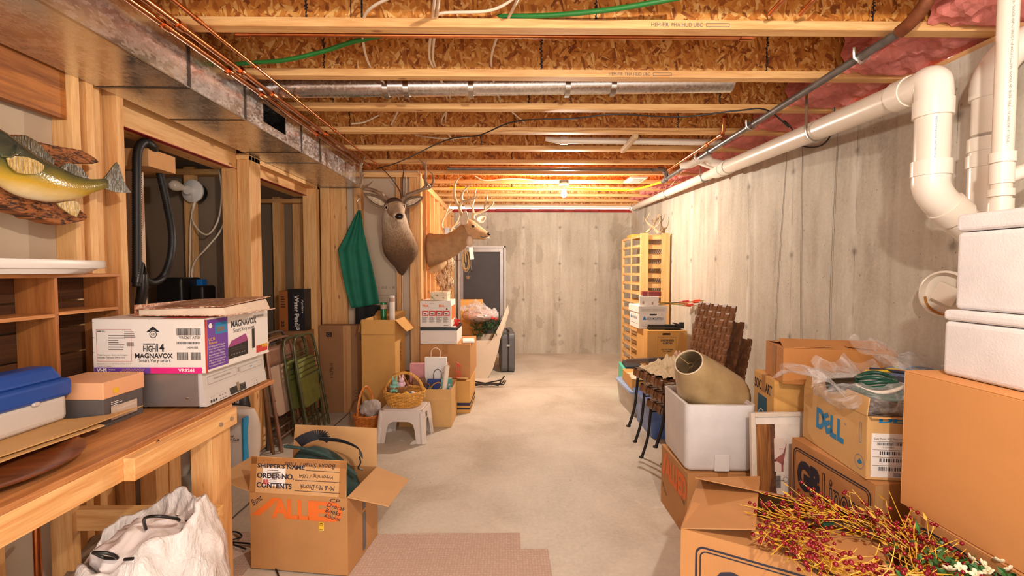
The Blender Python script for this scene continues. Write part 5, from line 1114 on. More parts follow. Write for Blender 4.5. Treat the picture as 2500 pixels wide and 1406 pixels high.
antler_from(ra,'antler',ANTM,[Q(1607,568,6.0),Q(1596,555),Q(1582,545),Q(1574,532,6.05)],[[Q(1578,537,6.05),Q(1584,525,5.95),Q(1588,518,5.95)],[Q(1598,556),Q(1608,548,5.9),Q(1611,535,5.85),Q(1604,525,5.85)]],.024)
antler_from(ra,'antler',ANTM,[Q(1578,568,6.1),Q(1590,556,6.1),Q(1603,538,6.15),Q(1610,522,6.15)],[[Q(1600,542,6.1),Q(1592,537,6.1),Q(1597,530,6.1)],[Q(1604,536,6.15),Q(1612,528,6.2),Q(1613,520,6.2)]],.018)
antler_from(ra,'antler',ANTM,[Q(1612,568,6.1),Q(1624,560,6.1),Q(1634,548,6.1),Q(1637,538,6.1)],[[Q(1626,558,6.1),Q(1614,556,6.0),Q(1608,562,6.0)]],.016)
# ================================================================ folding chairs
def fold_chair(name_lab, y0, y1, xf, lean, H, framem, padm, back='slats', zoff=0):
    """folded metal chair leaning back against the left wall, feet at xf, width along y"""
    o = thing('folding_chair', name_lab, 'folding chair', (xf,(y0+y1)/2,zoff), 0, None, rot=(0,-lean,0))
    w_ = (y1-y0)/2; r = .011
    m = MB(); path = smoothpath([(0,-w_,0),(0,-w_,H*.5),(0,-w_+.01,H-.12),(0,-w_+.035,H-.03),(0,-w_+.09,H),(0,w_-.09,H),(0,w_-.035,H-.03),(0,w_-.01,H-.12),(0,w_,H*.5),(0,w_,0)],5)
    m.tube(path, r, 10); m.build('front_frame', framem, o, smooth=True)
    for s in (-1,1):
        MB().tube([(-.03,s*(w_-.03),0),(-.022,s*(w_-.028),H*.45),(-.012,s*(w_-.026),H*.62)],.010,8).build('leg', framem, o, smooth=True)
        for z in (H*.30,H*.47): MB().cyl((-.0,s*w_+.0,z),(.014,s*w_,z),.006,8).build('rivet', CHROME, o)
    MB().cyl((-.024,-w_+.03,H*.2),(-.024,w_-.03,H*.2),.007,8).build('stretcher', framem, o, smooth=True)
    MB().cyl((-.0,-w_,H*.13),(0,w_,H*.13),.007,8).build('stretcher', framem, o, smooth=True)
    if back == 'slats':
        for i in range(6):
            z = H-.13-.042*i
            MB().tube([(0,-w_+.012,z),(.004,0,z+.004),(0,w_-.012,z)],.0045,8).build('back_rod', framem, o, smooth=True)
    else:
        m = MB(); m.grid(lambda u,v:(-.006+.012*math.sin(PI*u),-w_+.015+(2*w_-.03)*u,H-.20+.15*v),10,4); m.build('back_panel', framem, o, smooth=True, solid=.004)
    m = MB(); pl_ = rrect(-w_+.03,H*.30,w_-.03,H*.78,.07,6)
    m.prism(pl_,.028,frame((-.036,0,0),(0,1,0),(0,0,1))); m.build('seat_pad', padm, o, bevel=.009)
    return o
GM=plain('olive_green_enamel',(84,86,58),.3,.3); GP=plain('olive_vinyl',(122,126,66),.4,0,.2,14); BM_=plain('bronze_enamel',(150,112,92),.3,.4); BRM=plain('brown_enamel',(128,92,62),.3,.4); TP=plain('tan_vinyl',(166,138,116),.5); DM=plain('grey_enamel',(104,90,84),.3,.4)
fold_chair('olive green folding chair with green vinyl seat, frontmost of the leaning stack',3.74,4.16,-1.625,R(9),.86,GM,GP)
fold_chair('olive green folding chair directly behind the frontmost green one',3.70,4.12,-1.70,R(8.5),.85,GM,GP)
fold_chair('pinkish bronze folding chair with shiny solid back in the leaning stack',3.50,3.92,-1.735,R(8),.865,BM_,TP,'panel')
fold_chair('brown framed folding chair next to the bronze one, nearer the workbench',3.47,3.89,-1.785,R(6.5),.87,BRM,TP,'panel')
fold_chair('grey framed folding chair closest to the workbench with black seat',3.545,3.945,-1.865,R(3),.90,DM,BLACKP,'panel')
# ================================================================ cartons by the cross wall
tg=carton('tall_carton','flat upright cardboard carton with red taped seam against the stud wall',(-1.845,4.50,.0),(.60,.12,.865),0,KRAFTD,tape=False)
f=ff(); P=Prints(tg,CTAPE,'printed_tape_strip'); P.rect(f,.235,0,.075,.865,off=.0006)
P=Prints(tg,PINKINK,'tape_lettering',off=.0016)
for i in range(6): P.text(f,.205,.05+.137*i+.045,.115,.018,'target.com',bold=.02,rot=R(90),off=.0016); P.ring(f,.2625,.035+.137*i,.010,.003,12)
P=Prints(tg,INK,'printed_lettering'); P.text(f,.045,.40,.15,.035,'312(39)L12',bold=.02,rot=R(90)); P.ring(f,.12,.418,.026,.003); P.rect(f,.07,.755,.055,.045); P.bars(f,.05,.02,.03,.07,4); P.bars(f,.40,.72,.035,.06,4); P.ring(f,.36,.19,.035,.003); P.text(f,.342,.178,.036,.024,'HG')
P=Prints(tg,KRAFTD,'recycling_mark',off=.002); P.ring(f,.0975,.777,.016,.005,6)
tc=carton('tall_carton','tall open cardboard carton holding wrapping paper rolls',(-1.335,4.20,.0),(.315,.34,.955),R(-3),KRAFTY,top='open',flaps={'f':(262,.135,.004),'b':(150,.10,.01),'l':(255,.12,.01),'r':(225,.15,.01)},inside=KRAFTY)
P=Prints(tc,GINK,'handwriting'); g=rf(.315); P.text(g,.08,.60,.20,.05,'XMAS',shear=.3,rot=R(90))
for nm,lab,c,r,h,m_ in (('gift_wrap_roll','green and red foil wrapping paper roll in the tall carton',(-1.165,4.34),.029,1.10,plain('green_foil',(48,116,70),.2,.4,.6,40)),('gift_wrap_roll','white wrapping paper roll with hollow core in the tall carton',(-1.09,4.36),.026,1.165,plain('white_wrap',(226,212,200),.5))):
    o=thing(nm,lab,'wrapping paper',(c[0],c[1],.006)); MB().lathe([(r,0),(r,h),(r-.004,h),(r-.004,h-.02),(.0,h-.02)],seg=20).build('roll',m_,o,smooth=True); MB().lathe([(r+.0005,h-.06),(r+.0005,h-.02)],seg=20).build('end_band',plain('wrap_band'+str(c[0]),(180,150,130),.6),o,smooth=True)
# low front box
ob=carton('open_carton','open carton full of gift bags and ribbons behind the step stool',(-.965,4.06,0),(.475,.38,.345),R(-1.5),KRAFTL,top='open',flaps={'f':(268,.10,.0)},inside=KRAFTL)
f=ff(); P=Prints(ob,INK,'printed_lettering'); P.text(f,.10,.165,.165,.010,'AMOUNT IN ITEM #: 18 DOSU',bold=.02); P.text(f,.10,.148,.15,.010,'UNIT OF MEASURE: 1 EA',bold=.02); P.text(f,.10,.115,.20,.011,'MADE IN PHILIPPINES',bold=.02)
tag(MB().box(-1.02,4.16,0,-.975,4.40,.10).build('wood_block',W_Z,bevel=.003),'small wooden block on the floor behind the step stool','block')
def gbag(name,lab,c,sz,rz,m_,handles=None,tilt=0):
    o=thing(name,lab,'gift bag',c,0,rot=(R(tilt),0,R(rz))); w_,d,h=sz; MB().box(-w_/2,-d/2,0,w_/2,d/2,h).build('bag_body',m_,o,bevel=.003)
    if handles: MB().tube(smoothpath([(-w_*.22,0,h),(-w_*.2,-.005,h+.06),(0,-.01,h+.09),(w_*.2,-.005,h+.06),(w_*.22,0,h)],5),.003,6).build('handle',handles,o,smooth=True)
    return o
gbag('gift_bag','pink gift bag with white cord standing at the back of the open carton',(-.74,4.36,.10),(.36,.05,.42),2,plain('pink_paper',(214,150,156),.6),None)
gbag('gift_bag','plain white paper gift bag standing above the open carton',(-.66,4.27,.12),(.205,.04,.475),-2,PAPER,PVC)
gbag('gift_bag','red gift bag low in the open carton',(-.62,4.20,.08),(.20,.05,.32),4,plain('red_paper',(160,30,44),.5))
gbag('gift_bag','dark blue starry gift bag lying in the open carton',(-.64,4.15,.22),(.17,.06,.19),-8,plain('blue_star_paper',(36,60,128),.4),RUBBER,-12)
gbag('gift_bag','teal and pink patterned gift bag beside the white tube',(-.545,4.15,.20),(.10,.05,.22),10,(lambda t:t.fin(t.ramp(t.vor(t.coords(),24),[(.2,sr(240,190,190)),(.4,sr(60,140,130))]),.5))(NT('teal_pattern')),None)
gbag('gift_bag','brown printed gift bag leaning behind the wicker basket',(-.80,4.16,.25),(.12,.04,.17),20,plain('brown_print',(130,88,58),.5,0,.5,30))
o=thing('poster_tube','white rolled poster sticking out of the open carton','poster',(-.60,4.12,.02),0,rot=(0,R(7),0)); MB().lathe([(.024,0),(.024,.53),(.020,.53),(.020,.48),(0,.48)],seg=20).build('roll',PVC,o,smooth=True)
for i,(c,lab) in enumerate((((0,-.01,0),'brown ribbon coil in the open carton'),((.10,.03,.02),'gold curled ribbon in the open carton'))):
    o=thing('ribbon',lab,'ribbon',(-.74+c[0],4.10+c[1],.345)); MB().tube([(.05*math.cos(a),.015*math.sin(a),.04*math.sin(a+.5)) for a in [2*PI*k/24 for k in range(24)]],.006,6,closed=True).build('loop',(plain('brown_ribbon',(110,70,40),.4),plain('gold_ribbon',(196,146,60),.3))[i],o,smooth=True)
o=thing('ribbon','red ribbon strands hanging at the right of the open carton','ribbon',(-.47,4.30,.46)); 
for i in range(4): MB().tube(smoothpath([(0,0,.08),(.01+.01*i,.0,.04),(-.01+.015*i,-.01,-.03),(.0+.012*i,0,-.07)],5),.003,6).build('strand',plain('red_ribbon%d'%i,(206,60,40),.4),o,smooth=True)
# box with dark stripes
st=carton('moving_box','small carton with two dark stripes near the floor right of the open carton',(-.63,4.47,0),(.275,.50,.315),R(-2),KRAFTY,tape=False); f=ff(); P=Prints(st,NAVY,'stripes'); g=rf(.275)
for q in (f,g): P.rect(q,.0,.075,.275 if q is f else .5,.028); P.rect(q,.0,.035,.275 if q is f else .5,.018)
tag(MB().cbox((-.43,4.44,.355),(.11,.15,.004),(R(-10),R(5),R(10))).build('cardboard_flap',KRAFTL,bevel=.001),'loose cardboard flap lying on the striped carton','cardboard')
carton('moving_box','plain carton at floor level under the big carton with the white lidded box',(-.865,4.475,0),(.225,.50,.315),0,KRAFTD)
bc=carton('moving_box','big kraft carton carrying the white box with black rim',(-.862,4.56,.3205),(.505,.60,.345),R(-2),KRAFT)
wbx=thing('storage_box','white box with black rim and red leaves inside, under the toaster carton','storage box',(-.862,4.575,.671),R(-1)); 
MB().box(0,0,0,.37,.42,.135).build('box_base',WCARD,wbx,bevel=.002); m=MB(); m.box(0,0,.135,.37,.006,.165); m.box(0,.414,.135,.37,.42,.165); m.box(0,.006,.135,.006,.414,.165); m.box(.364,.006,.135,.37,.414,.165); m.build('black_rim',BLACKP,wbx)
m=MB(); rr=random.Random(2)
for i in range(40):
    a=rr.uniform(0,2*PI); p=Vector((.31+.035*rr.random(),.15+.2*rr.random(),.14+.06*rr.random())); m.add([p,p+Vector((.02*math.cos(a),.02*math.sin(a),.03)),p+Vector((.03*math.cos(a+.5),.03*math.sin(a+.5),.01))],[(0,1,2)])
m.build('red_leaves',plain('red_leaf',(220,50,40),.4),wbx)
to=carton('toaster_carton','white toaster oven carton with orange lettering and red pictures',(-.865,4.585,.838),(.31,.36,.262),R(-1),WCARD,tape=False)
f=ff(); P=Prints(to,OINK,'orange_lettering'); P.text(f,.02,.205,.07,.022,'TOA',bold=.05); P.text(f,.02,.232,.07,.010,'Toast-R-Oven'); P.text(f,.19,.205,.05,.022,'EN',bold=.05); P.text(f,.243,.206,.04,.007,'Broiler'); P.rect(rf(.31),.05,.07,.28,.14)
P=Prints(to,RINK,'red_pictures'); [P.rect(f,.02+.071*i,.115,.066,.052) for i in range(4)]
P=Prints(to,PAPER,'picture_toasters',off=.002); [P.poly(f,[(.03+.071*i,.122),(.075+.071*i,.128),(.078+.071*i,.15),(.034+.071*i,.156)]) for i in range(4)]
P=Prints(to,INK,'printed_lettering'); P.text(f,.02,.192,.23,.007,'Quick Convenience and Cooking Flexibility for One'); [P.lines(f,.02+.071*i,.045,.062,.062,9,i) for i in range(4)]; P.rect(f,.235,.016,.05,.004); P.disc(f,.27,.185,.008); P.text(f,.10,.235,.04,.012,'#12 x',shear=.3)
P=Prints(to,GINK,'picture_toaster_windows',off=.0026); [P.rect(f,.036+.071*i,.130,.028,.014,off=.0026) for i in range(4)]
o=thing('tin_box','small floral tin box on top of the toaster carton','tin',(-.77,4.64,1.105),R(-3)); FT=NT('floral_tin'); co=FT.coords(); FTM=FT.fin(FT.ramp(FT.vor(co,30),[(.2,sr(130,140,90)),(.35,sr(226,206,170)),(.6,sr(232,214,186))]),.5)
MB().box(0,0,0,.175,.16,.055).build('tin_body',FTM,o,bevel=.004); MB().box(-.002,-.002,.055,.177,.162,.085).build('lid',FTM,o,bevel=.004)
o=thing('sticker_card','white card with red print lying on the big kraft carton','card',(-.44,4.62,.6715),R(5)); MB().box(0,0,0,.12,.22,.018).build('card_body',PAPER,o,bevel=.002)
# ---- step stool and baskets
sl=thing('step_stool','white plastic step stool standing in front of the open carton','step stool',(-1.06,3.68,0),R(-4))
SP=plain('stool_plastic',(214,202,194),.4,0,.03); W2,D2,H2=.40,.30,.275
MB().prism(rrect(.0,.0,W2-.06,D2-.06,.04,6),.022,Matrix.Translation((.03,.03,H2-.022))).build('top_step',SP,sl,bevel=.008)
def archpanel(wb,wt,h,leg):   # outline: outer trapezoid minus arch
    o_=[(0,0),((wb-wt)/2,h),((wb+wt)/2,h),(wb,0),(wb-leg*.9,0),(wb-leg-.01,h*.42)]
    o_+=[(wb-leg-.025,h*.58),(wb-leg-.06,h*.66),(leg+.06,h*.66),(leg+.025,h*.58),(leg+.01,h*.42),(leg*.9,0)]
    return o_
for fr_,wb in ((frame((0,0,0),(1,0,0),(0,.08,1)),W2),(frame((0,D2-.0,0),(1,0,0),(0,-.08,1)),W2),(frame((0,D2,0),(0,-1,0),(.08,0,1)),D2),(frame((W2,0,0),(0,1,0),(-.08,0,1)),D2)):
    MB().prism(archpanel(wb,wb-.055,H2-.008,.075),.008,fr_ @ Matrix.Translation((0,0,-.006))).build('side_panel',SP,sl,bevel=.003)
for x in (.0,W2):
    for y in (0.0,D2):
        MB().tube([(x+(.014 if x==0 else -.014),y+(.014 if y==0 else -.014),0.0),(x+(.034 if x==0 else -.034),y+(.034 if y==0 else -.034),H2-.03)],[.024,.022],12).build('leg',SP,sl,smooth=True)
P=Prints(sl,GINK,'small_label'); P.rect(frame((W2,0,0),(0,1,0),(-.08,0,1)),.10,.19,.05,.045,off=.004)
def basket(name,lab,loc,rx,ry,h,flare,mat,n=11,stakes=28,handle=None,hm=None,rz=0,amp=.005,tr=.0048):
    o=thing(name,lab,'basket',loc,rz); m=MB()
    for i in range(n):
        t=i/(n-1); s=1+flare*t; ph=PI*(i%2); K=stakes*4
        m.tube([((rx*s+amp*math.cos(stakes/2*a+ph))*math.cos(a),(ry*s+amp*math.cos(stakes/2*a+ph))*math.sin(a),.006+t*h+(handle or 0)*0) for a in [2*PI*k/K for k in range(K)]],tr,5,closed=True)
    m.build('woven_side',mat,o,smooth=True); m=MB()
    for k in range(stakes):
        a=2*PI*k/stakes; m.tube([(rx*math.cos(a),ry*math.sin(a),0),(rx*(1+flare)*math.cos(a),ry*(1+flare)*math.sin(a),h+.012)],.0032,5)
    q=o; m.build('stakes',mat,q,smooth=True)
    MB().prism([(rx*math.cos(2*PI*k/30),ry*math.sin(2*PI*k/30)) for k in range(30)],.006).build('basket_bottom',mat,o)
    m=MB(); 
    for s in (0,1): m.tube([((rx*(1+flare)+.006*math.cos(14*a+PI*s))*math.cos(a),(ry*(1+flare)+.006*math.cos(14*a+PI*s))*math.sin(a),h+.014+.006*math.sin(14*a+PI*s)) for a in [2*PI*k/90 for k in range(90)]],.0062,6,closed=True)
    m.build('rim',mat,o,smooth=True)
    return o
WK=plain('honey_wicker',(216,158,74),.4,0,.2,30); WKO=plain('orange_wicker',(196,116,46),.4,0,.2,30)
bk1=basket('wicker_basket','honey wicker basket with twisted handle on the white step stool',(-.86,3.83,.277),.135,.105,.105,.28,WK,10,30)
m=MB()
for s in range(3):
    m.tube([(.168*math.cos(a)+.007*math.cos(9*a*2+2*PI*s/3)*math.cos(a),.007*math.sin(9*a*2+2*PI*s/3),.06+.21*math.sin(a)+.007*math.cos(9*a*2+2*PI*s/3)*math.sin(a)) for a in [PI*k/60 for k in range(61)]],.0065,6)
m.build('handle',WK,bk1,smooth=True)
bk2=basket('wicker_basket','small round wicker basket tucked inside the larger honey basket',(-.92,3.86,.352),.072,.062,.06,.25,plain('dark_wicker',(156,108,64),.5,0,.2,30),7,18,amp=.003,tr=.004); MB().tube([(.088*math.cos(a),0,.02+.165*math.sin(a)) for a in [PI*k/30 for k in range(31)]],.0035,6).build('handle',plain('dark_wicker2',(150,104,62),.5),bk2,smooth=True)
for lab,c,colr,seed in (('mint green plush bunny toy in the small basket',(-.935,3.80,.425),(136,200,180),1),('pink and white plush toy in the small basket',(-.89,3.85,.435),(236,196,208),2)):
    o=thing('plush_toy',lab,'toy',c); PM=plain('plush%d'%seed,colr,.95,0,.1,20,.6,90)
    m=MB(); m.ball((0,0,.0),(.028,.026,.038)); m.build('toy_body',PM,o,smooth=True); MB().ball((.004,-.01,.045),(.024,.022,.022)).build('head',PM,o,smooth=True)
    for s in (-1,1): MB().ball((.012*s,-.0,.075),(.008,.006,.024),8,6,(0,R(12*s),0)).build('ear',PM,o,smooth=True); MB().ball((.022*s,-.025,-.02),(.012,.016,.014),8,6).build('foot',PM,o,smooth=True); MB().ball((.028*s,-.01,.015),(.009,.010,.018),8,6).build('arm',PM,o,smooth=True)
blob(bk1,(.055,.0,.07),(.08,.07,.03),'tissue_filling',PAPER,4,freq=(.03,.03)); MB().ball((.02,-.035,.10),(.024,.02,.018),10,8).build('yellow_egg',YST,bk1,smooth=True); MB().ball((.06,-.03,.10),(.02,.02,.016),10,8).build('blue_egg',plain('blue_egg',(60,120,190),.4),bk1,smooth=True)
bk3=basket('wicker_basket','round orange wicker basket with tall handle on the floor beside the step stool',(-1.20,3.92,0),.088,.085,.15,.30,WKO,14,24,amp=.005)
m=MB(); m.tube([(.10*math.cos(a),.0+.02,.10+.30*math.sin(a)) for a in [PI*k/40 for k in range(41)]],.0055,8,ry=2.2); o=m.build('handle',WKO,bk3,smooth=True); o.rotation_euler=(0,0,R(62))
o=thing('plastic_bag','thin clear plastic bag stuffed in the orange wicker basket','plastic bag',(-1.18,3.95,.19)); blob(o,(0,0,.02),(.09,.08,.07),'bag_film',film('frosted_bag',.4,(214,206,200)),5,freq=(.04,.05))
# ---- plastic covered tree carton
tcx=thing('tree_carton','large worn white carton holding an artificial christmas tree, side flap raised','carton',(-.345,5.90,0),R(4))
m=MB(); TW=card('worn_white_card',(222,206,184),.06); PRO=[(-.24,0),(.10,0),(.17,.12),(.245,.38),(.265,.50)]
for a,b in zip(PRO,PRO[1:]): m.add([(a[0],0,a[1]),(b[0],0,b[1]),(b[0],.60,b[1]),(a[0],.60,a[1])],[(0,1,2,3)])
m.add([(-.24,0,0),(-.24,.6,0),(-.24,.6,.50),(-.24,0,.50)],[(0,1,2,3)])
m.build('carton_body',TW,tcx,solid=.006); m=MB(); m.add([(x,0,z) for x,z in ((-.24,0),(.10,0),(.17,.12),(.245,.38),(.265,.50),(-.24,.50))],[(0,1,2,3,4,5)]); m.build('end_panel',TW,tcx,solid=.006); MB().box(-.243,-.008,0,-.17,-.004,.50).build('tan_strip',card('tan_end_card',(206,160,104)),tcx)
m=MB(); m.add([(x,.6,z) for x,z in ((-.24,0),(.10,0),(.17,.12),(.245,.38),(.265,.50),(-.24,.50))],[(0,1,2,3,4,5)]); m.build('end_panel',TW,tcx,solid=.006)
m=MB(); m.add([(.16,-.0,.50),(.265,.0,.50),(.38,-.02,.86),(.37,-.02,.96),(.34,-.02,.90),(.28,-.02,.74)],[(0,1,2,3,4,5)]); m.build('flap',TW,tcx,solid=.006)
m=MB(); m.add([(.265,.0,.50),(.38,-.02,.86),(.37,-.02,.96),(.38,.30,.92),(.265,.60,.50)],[(0,1,2,3,4)]); m.build('flap',TW,tcx,solid=.006)
MB().box(-.26,.50,.5,.06,.60,1.0).build('rear_carton_panel',KRAFTY,tcx,bevel=.002)
xt=thing('christmas_tree','dark green artificial christmas tree packed in the white carton','artificial tree',(-.265,5.97,.52))
NM=plain('fir_needles',(40,84,42),.5,0,.35,30); rr=random.Random(11); m=MB(); tw=MB()
for b in range(95):
    a=rr.uniform(0,2*PI); p=Vector((rr.uniform(-.17,.20),rr.uniform(-.05,.38),rr.uniform(-.02,.20))); d=Vector((math.cos(a)*.7,math.sin(a)*.5-.55,rr.uniform(.1,1))).normalized(); L=rr.uniform(.08,.15)
    tw.tube([p,p+d*L],.0022,4)
    for k in range(52):
        q=p+d*L*(k/52); n_=Vector((rr.gauss(0,1),rr.gauss(0,1),rr.gauss(0,1))); n_=(n_-d*n_.dot(d)).normalized()*rr.uniform(.018,.028)+d*.012; s=n_.cross(d).normalized()*.0022
        m.add([q-s,q+s,q+n_],[(0,1,2)])
tw.build('branches',plain('tree_twig',(70,60,40),.7),xt,world=False); tag(m.build('needles',NM,xt),kind='stuff')
pb=thing('plastic_bag','clear plastic bag of red and silver tinsel decorations heaped on the christmas tree','plastic bag',(-.36,6.16,.80))
blob(pb,(0,0,.0),(.23,.20,.085),'tinsel_filling',(lambda t:t.fin(t.ramp(t.noise(t.coords(),38,5,.8),[(.42,sr(150,140,134)),(.5,sr(232,222,214)),(.58,sr(214,120,106)),(.62,sr(230,220,212))]),.25,.4))(NT('tinsel')),6,freq=(.05,.06))
m=MB(); m.grid(lambda u,v:(-.24+.50*u,-.20+.40*v,.07+.10*math.sin(PI*u)*math.sin(PI*v)+crease(u,v,5,.07)-.10*u),40,30); m.build('bag_film',film('tinsel_bag_film',.12),pb,smooth='all')
for i in range(3): MB().cbox((.20+.02*i,-.18+.03*i,-.02-.01*i),(.07,.03,.03),(R(30*i),R(20),R(40*i))).build('red_bow',plain('red_bow%d'%i,(206,60,52),.5),pb,bevel=.008)
hc=thing('hard_case','dark grey hard shell case standing on edge near the back door','case',(-.085,6.22,0),R(4))
prof=[(.05,0),(.20,.0),(.225,.03),(.235,.25),(.225,.50),(.19,.56),(.13,.58),(.07,.55),(.035,.48),(.02,.25),(.03,.03)]
CG=plain('grey_abs',(88,86,88),.4); MB().prism([(x,z) for x,z in rrect(0,0,.62,.56,.08,6)],.095,frame((.02,0,0),(0,1,0),(0,0,1))).build('case_half',CG,hc,bevel=.02); MB().prism([(x,z) for x,z in rrect(0,0,.62,.56,.08,6)],.095,frame((.118,0,0),(0,1,0),(0,0,1))).build('case_half',CG,hc,bevel=.02)
MB().cbox((.115,.0,.38),(.05,.014,.03)).build('latch',CHROME,hc,bevel=.003); MB().tube(smoothpath([(.10,.0,.56),(.115,-.01,.60),(.13,.0,.56)],4),.008,8).build('handle',BLACKP,hc,smooth=True)
tl=thing('metal_stand','black metal tree stand legs lying on the floor in front of the tree carton','stand',(-.25,5.55,.012))
for a,b in (((-.20,-.16,.01),(.20,.10,.03)),((-.2,-.02,.01),(.2,-.06,.02)),((-.18,-.10,.03),(.22,-.10,.02)),((-.14,.06,.02),(.16,-.10,.012))): MB().tube([a,b,(b[0]+.03,b[1],b[2]+.05)],.009,8).build('leg',BLACKP,tl,smooth=True)
# ---- green cloth on a hanger
gc=thing('green_garment','dark teal green cloth hanging from a nail on the cross wall','garment',(-1.50,4.66,1.9))
pts=[(875,513),(862,530),(846,570),(825,607),(834,660),(843,705),(858,752),(890,753),(927,742),(922,715),(910,660),(893,590),(884,545)]
poly=[at(px,py,y=4.60) for px,py in pts]; cc=sum(poly,Vector())/len(poly)
m=MB(); rr=random.Random(1)
top=[at(877,513,y=4.60)]; 
def gl(v):
    L=[(0,875),(.1,862),(.25,845),(.40,825),(.6,833),(.8,843),(1,858)]; Rr=[(0,880),(.1,884),(.25,889),(.4,897),(.6,908),(.8,918),(1,927)]
    def ip(T):
        for (a,x),(b,y) in zip(T,T[1:]):
            if v<=b: return x+(y-x)*(v-a)/(b-a)
        return T[-1][1]
    return ip(L),ip(Rr)
def gf(u,v):
    a,b=gl(v); return at(a+(b-a)*u,513+(240-12*u)*v,y=4.615-.035*math.sin(5*u+3*v)*v-.02*math.sin(PI*u)-.012*math.sin(17*u+4*v))
m.grid(gf,24,30); m.build('cloth',plain('teal_green_cloth',(18,108,84),.75,0,.12,8,.3,60),gc,world=True,smooth='all',solid=.006)
MB().tube(smoothpath([at(874,478,y=4.63),at(878,484,y=4.62),at(873,492,y=4.62),at(877,515,y=4.61)],5),.0035,6).build('hanger_hook',CHROME,gc,world=True,smooth=True)
gk=thing('black_garment','black garment hanging behind the green cloth','garment',(-1.46,4.66,1.05)); m=MB(); m.grid(lambda u,v:at(868+(62 if v<.5 else 62)*u,745+50*v,y=4.645-.01*math.sin(14*u)),14,8); m.build('cloth',plain('black_cloth',(26,24,26),.85),gk,world=True,smooth='all',solid=.005)
for x in (.0,.03): MB().box(x-1.50-.02,4.655,1.08,x-1.50-.015,4.66,1.95).build('hanging_strap',plain('black_cloth_s%d'%int(x*100),(26,24,26),.85),gk,world=True)
# ================================================================ mounted deer
def fur(name, stops, coordsc=(1,1,1), off=0.0, k=1.0, axis='Z', nz=.05):
    """fur coloured by height on the animal"""
    t=NT(name); co=t.coords(); sp=t.n('ShaderNodeSeparateXYZ'); t.l(co,sp.inputs[0])
    n=t.noise(t.coords((30,30,6)),3,5,.7); f=t.math('ADD',t.math('MULTIPLY',t.math('ADD',sp.outputs['XYZ'.index(axis)],off),k),t.math('MULTIPLY',t.math('SUBTRACT',n,.5),nz*8))
    col=t.ramp(f,[(p,sr(*c)) for p,c in stops]); col=t.mix(t.math('MULTIPLY',t.ramp(n,[(.35,(1,1,1)),(.6,(0,0,0))]),.25),col,sr(80,56,36))
    t.bump(n,.6,.006); return t.fin(col,.85)
def pxy(px,py,y): return at(px,py,y=y)
def loft_px(rows, yv=(0,1,0), seg=20, xw=True):
    """rows: (px,py,y, half width m, half depth m) horizontal rings"""
    return [(pxy(a,b,c),(w_,0,0),(0,d_,0)) for a,b,c,w_,d_ in rows]
def ear(o, base, tip, wd, nrm, mat, name='ear'):
    base=Vector(base); tip=Vector(tip); ax=tip-base; n=Vector(nrm).normalized(); s=ax.cross(n).normalized(); n=s.cross(ax).normalized(); m=MB()
    def f(u,v):
        w_=wd*math.sin(PI*min(1,.12+v*.88))**.8*(1-.25*v); a=(u-.5)*2
        return base+ax*v+s*(w_*a)+n*(-.35*wd*(1-a*a)*math.sin(PI*(.15+.8*v)))
    m.grid(f,8,10); e=m.build(name,mat,o,world=True,smooth='all',solid=.008); return e
ANTLER_D=ANTDM; DFUR=fur('deer_front_fur',[(0,(84,58,40)),(.22,(112,82,56)),(.42,(158,128,98)),(.62,(206,184,160)),(.78,(196,172,146)),(1,(150,120,92))],off=.0,k=1.0)
HFUR=plain('deer_face_fur',(186,158,128),.85,0,.22,18,.5,70); DARKF=plain('dark_forehead_fur',(76,50,34),.9,0,.25,30,.5,70); EARI=plain('ear_inner_fur',(200,178,152),.9,0,.4,40,.5,80); EARF=plain('ear_fur',(136,110,86),.9,0,.3,24,.5,80); PALE=plain('pale_muzzle_fur',(212,190,166),.85,0,.12,24,.4,80)
NOSE=plain('black_nose',(26,20,20),.3); EYE=plain('glass_eye',(16,10,8),.05)
d1=thing('mounted_deer','mule deer shoulder mount with wide dark antlers facing forward on the cross wall','deer mount',at(978,672,y=4.64))
rows=[(982,672,4.655,.012,.012),(981,660,4.64,.05,.03),(980,645,4.62,.09,.05),(979,628,4.60,.155,.075),(978,610,4.585,.183,.09),(975,592,4.56,.172,.12),(971,574,4.53,.148,.14),(967,558,4.49,.132,.145),(964,542,4.44,.120,.14),(962,526,4.39,.108,.13),(961,510,4.36,.088,.115),(961,498,4.34,.05,.07)]
MB().loft(loft_px(rows),28).build('neck_and_shoulder',fur('deer_front_fur2',[(0,(78,54,38)),(.28,(104,76,52)),(.45,(150,118,88)),(.66,(200,176,150)),(.80,(208,186,160)),(1,(160,130,100))],off=.0,k=1.25),d1,world=True,smooth=True,sub=1,disp=(.05,.02,3))
a=pxy(961,498,4.44); b=pxy(975,531,4.03); ax=(b-a).normalized(); sx_=Vector((1,0,.0)); sx_=(sx_-ax*sx_.dot(ax)).normalized(); sz_=sx_.cross(ax)*-1
rg=[]
for t,w_,h_ in ((0,.03,.03),(.08,.078,.07),(.22,.096,.088),(.38,.090,.086),(.52,.070,.074),(.66,.055,.060),(.80,.050,.050),(.92,.047,.044),(.98,.036,.034),(1.0,.015,.015)): rg.append((a+(b-a)*t,sx_*w_,sz_*h_))
MB().loft(rg,24).build('head',HFUR,d1,world=True,smooth=True,sub=1)
MB().ball(a+(b-a)*.28+sz_*.045,(.075,.085,.05),16,10).build('forehead_patch',DARKF,d1,world=True,smooth=True,disp=(.03,.01))
MB().ball(a+(b-a)*.84-sz_*.012,(.049,.085,.040),16,10).build('muzzle',PALE,d1,world=True,smooth=True)
MB().ball(a+(b-a)*.975+sz_*.008,(.040,.028,.026),14,10).build('nose',NOSE,d1,world=True,smooth=True); MB().ball(a+(b-a)*.95-sz_*.040,(.026,.03,.012),12,8).build('chin',PALE,d1,world=True,smooth=True)
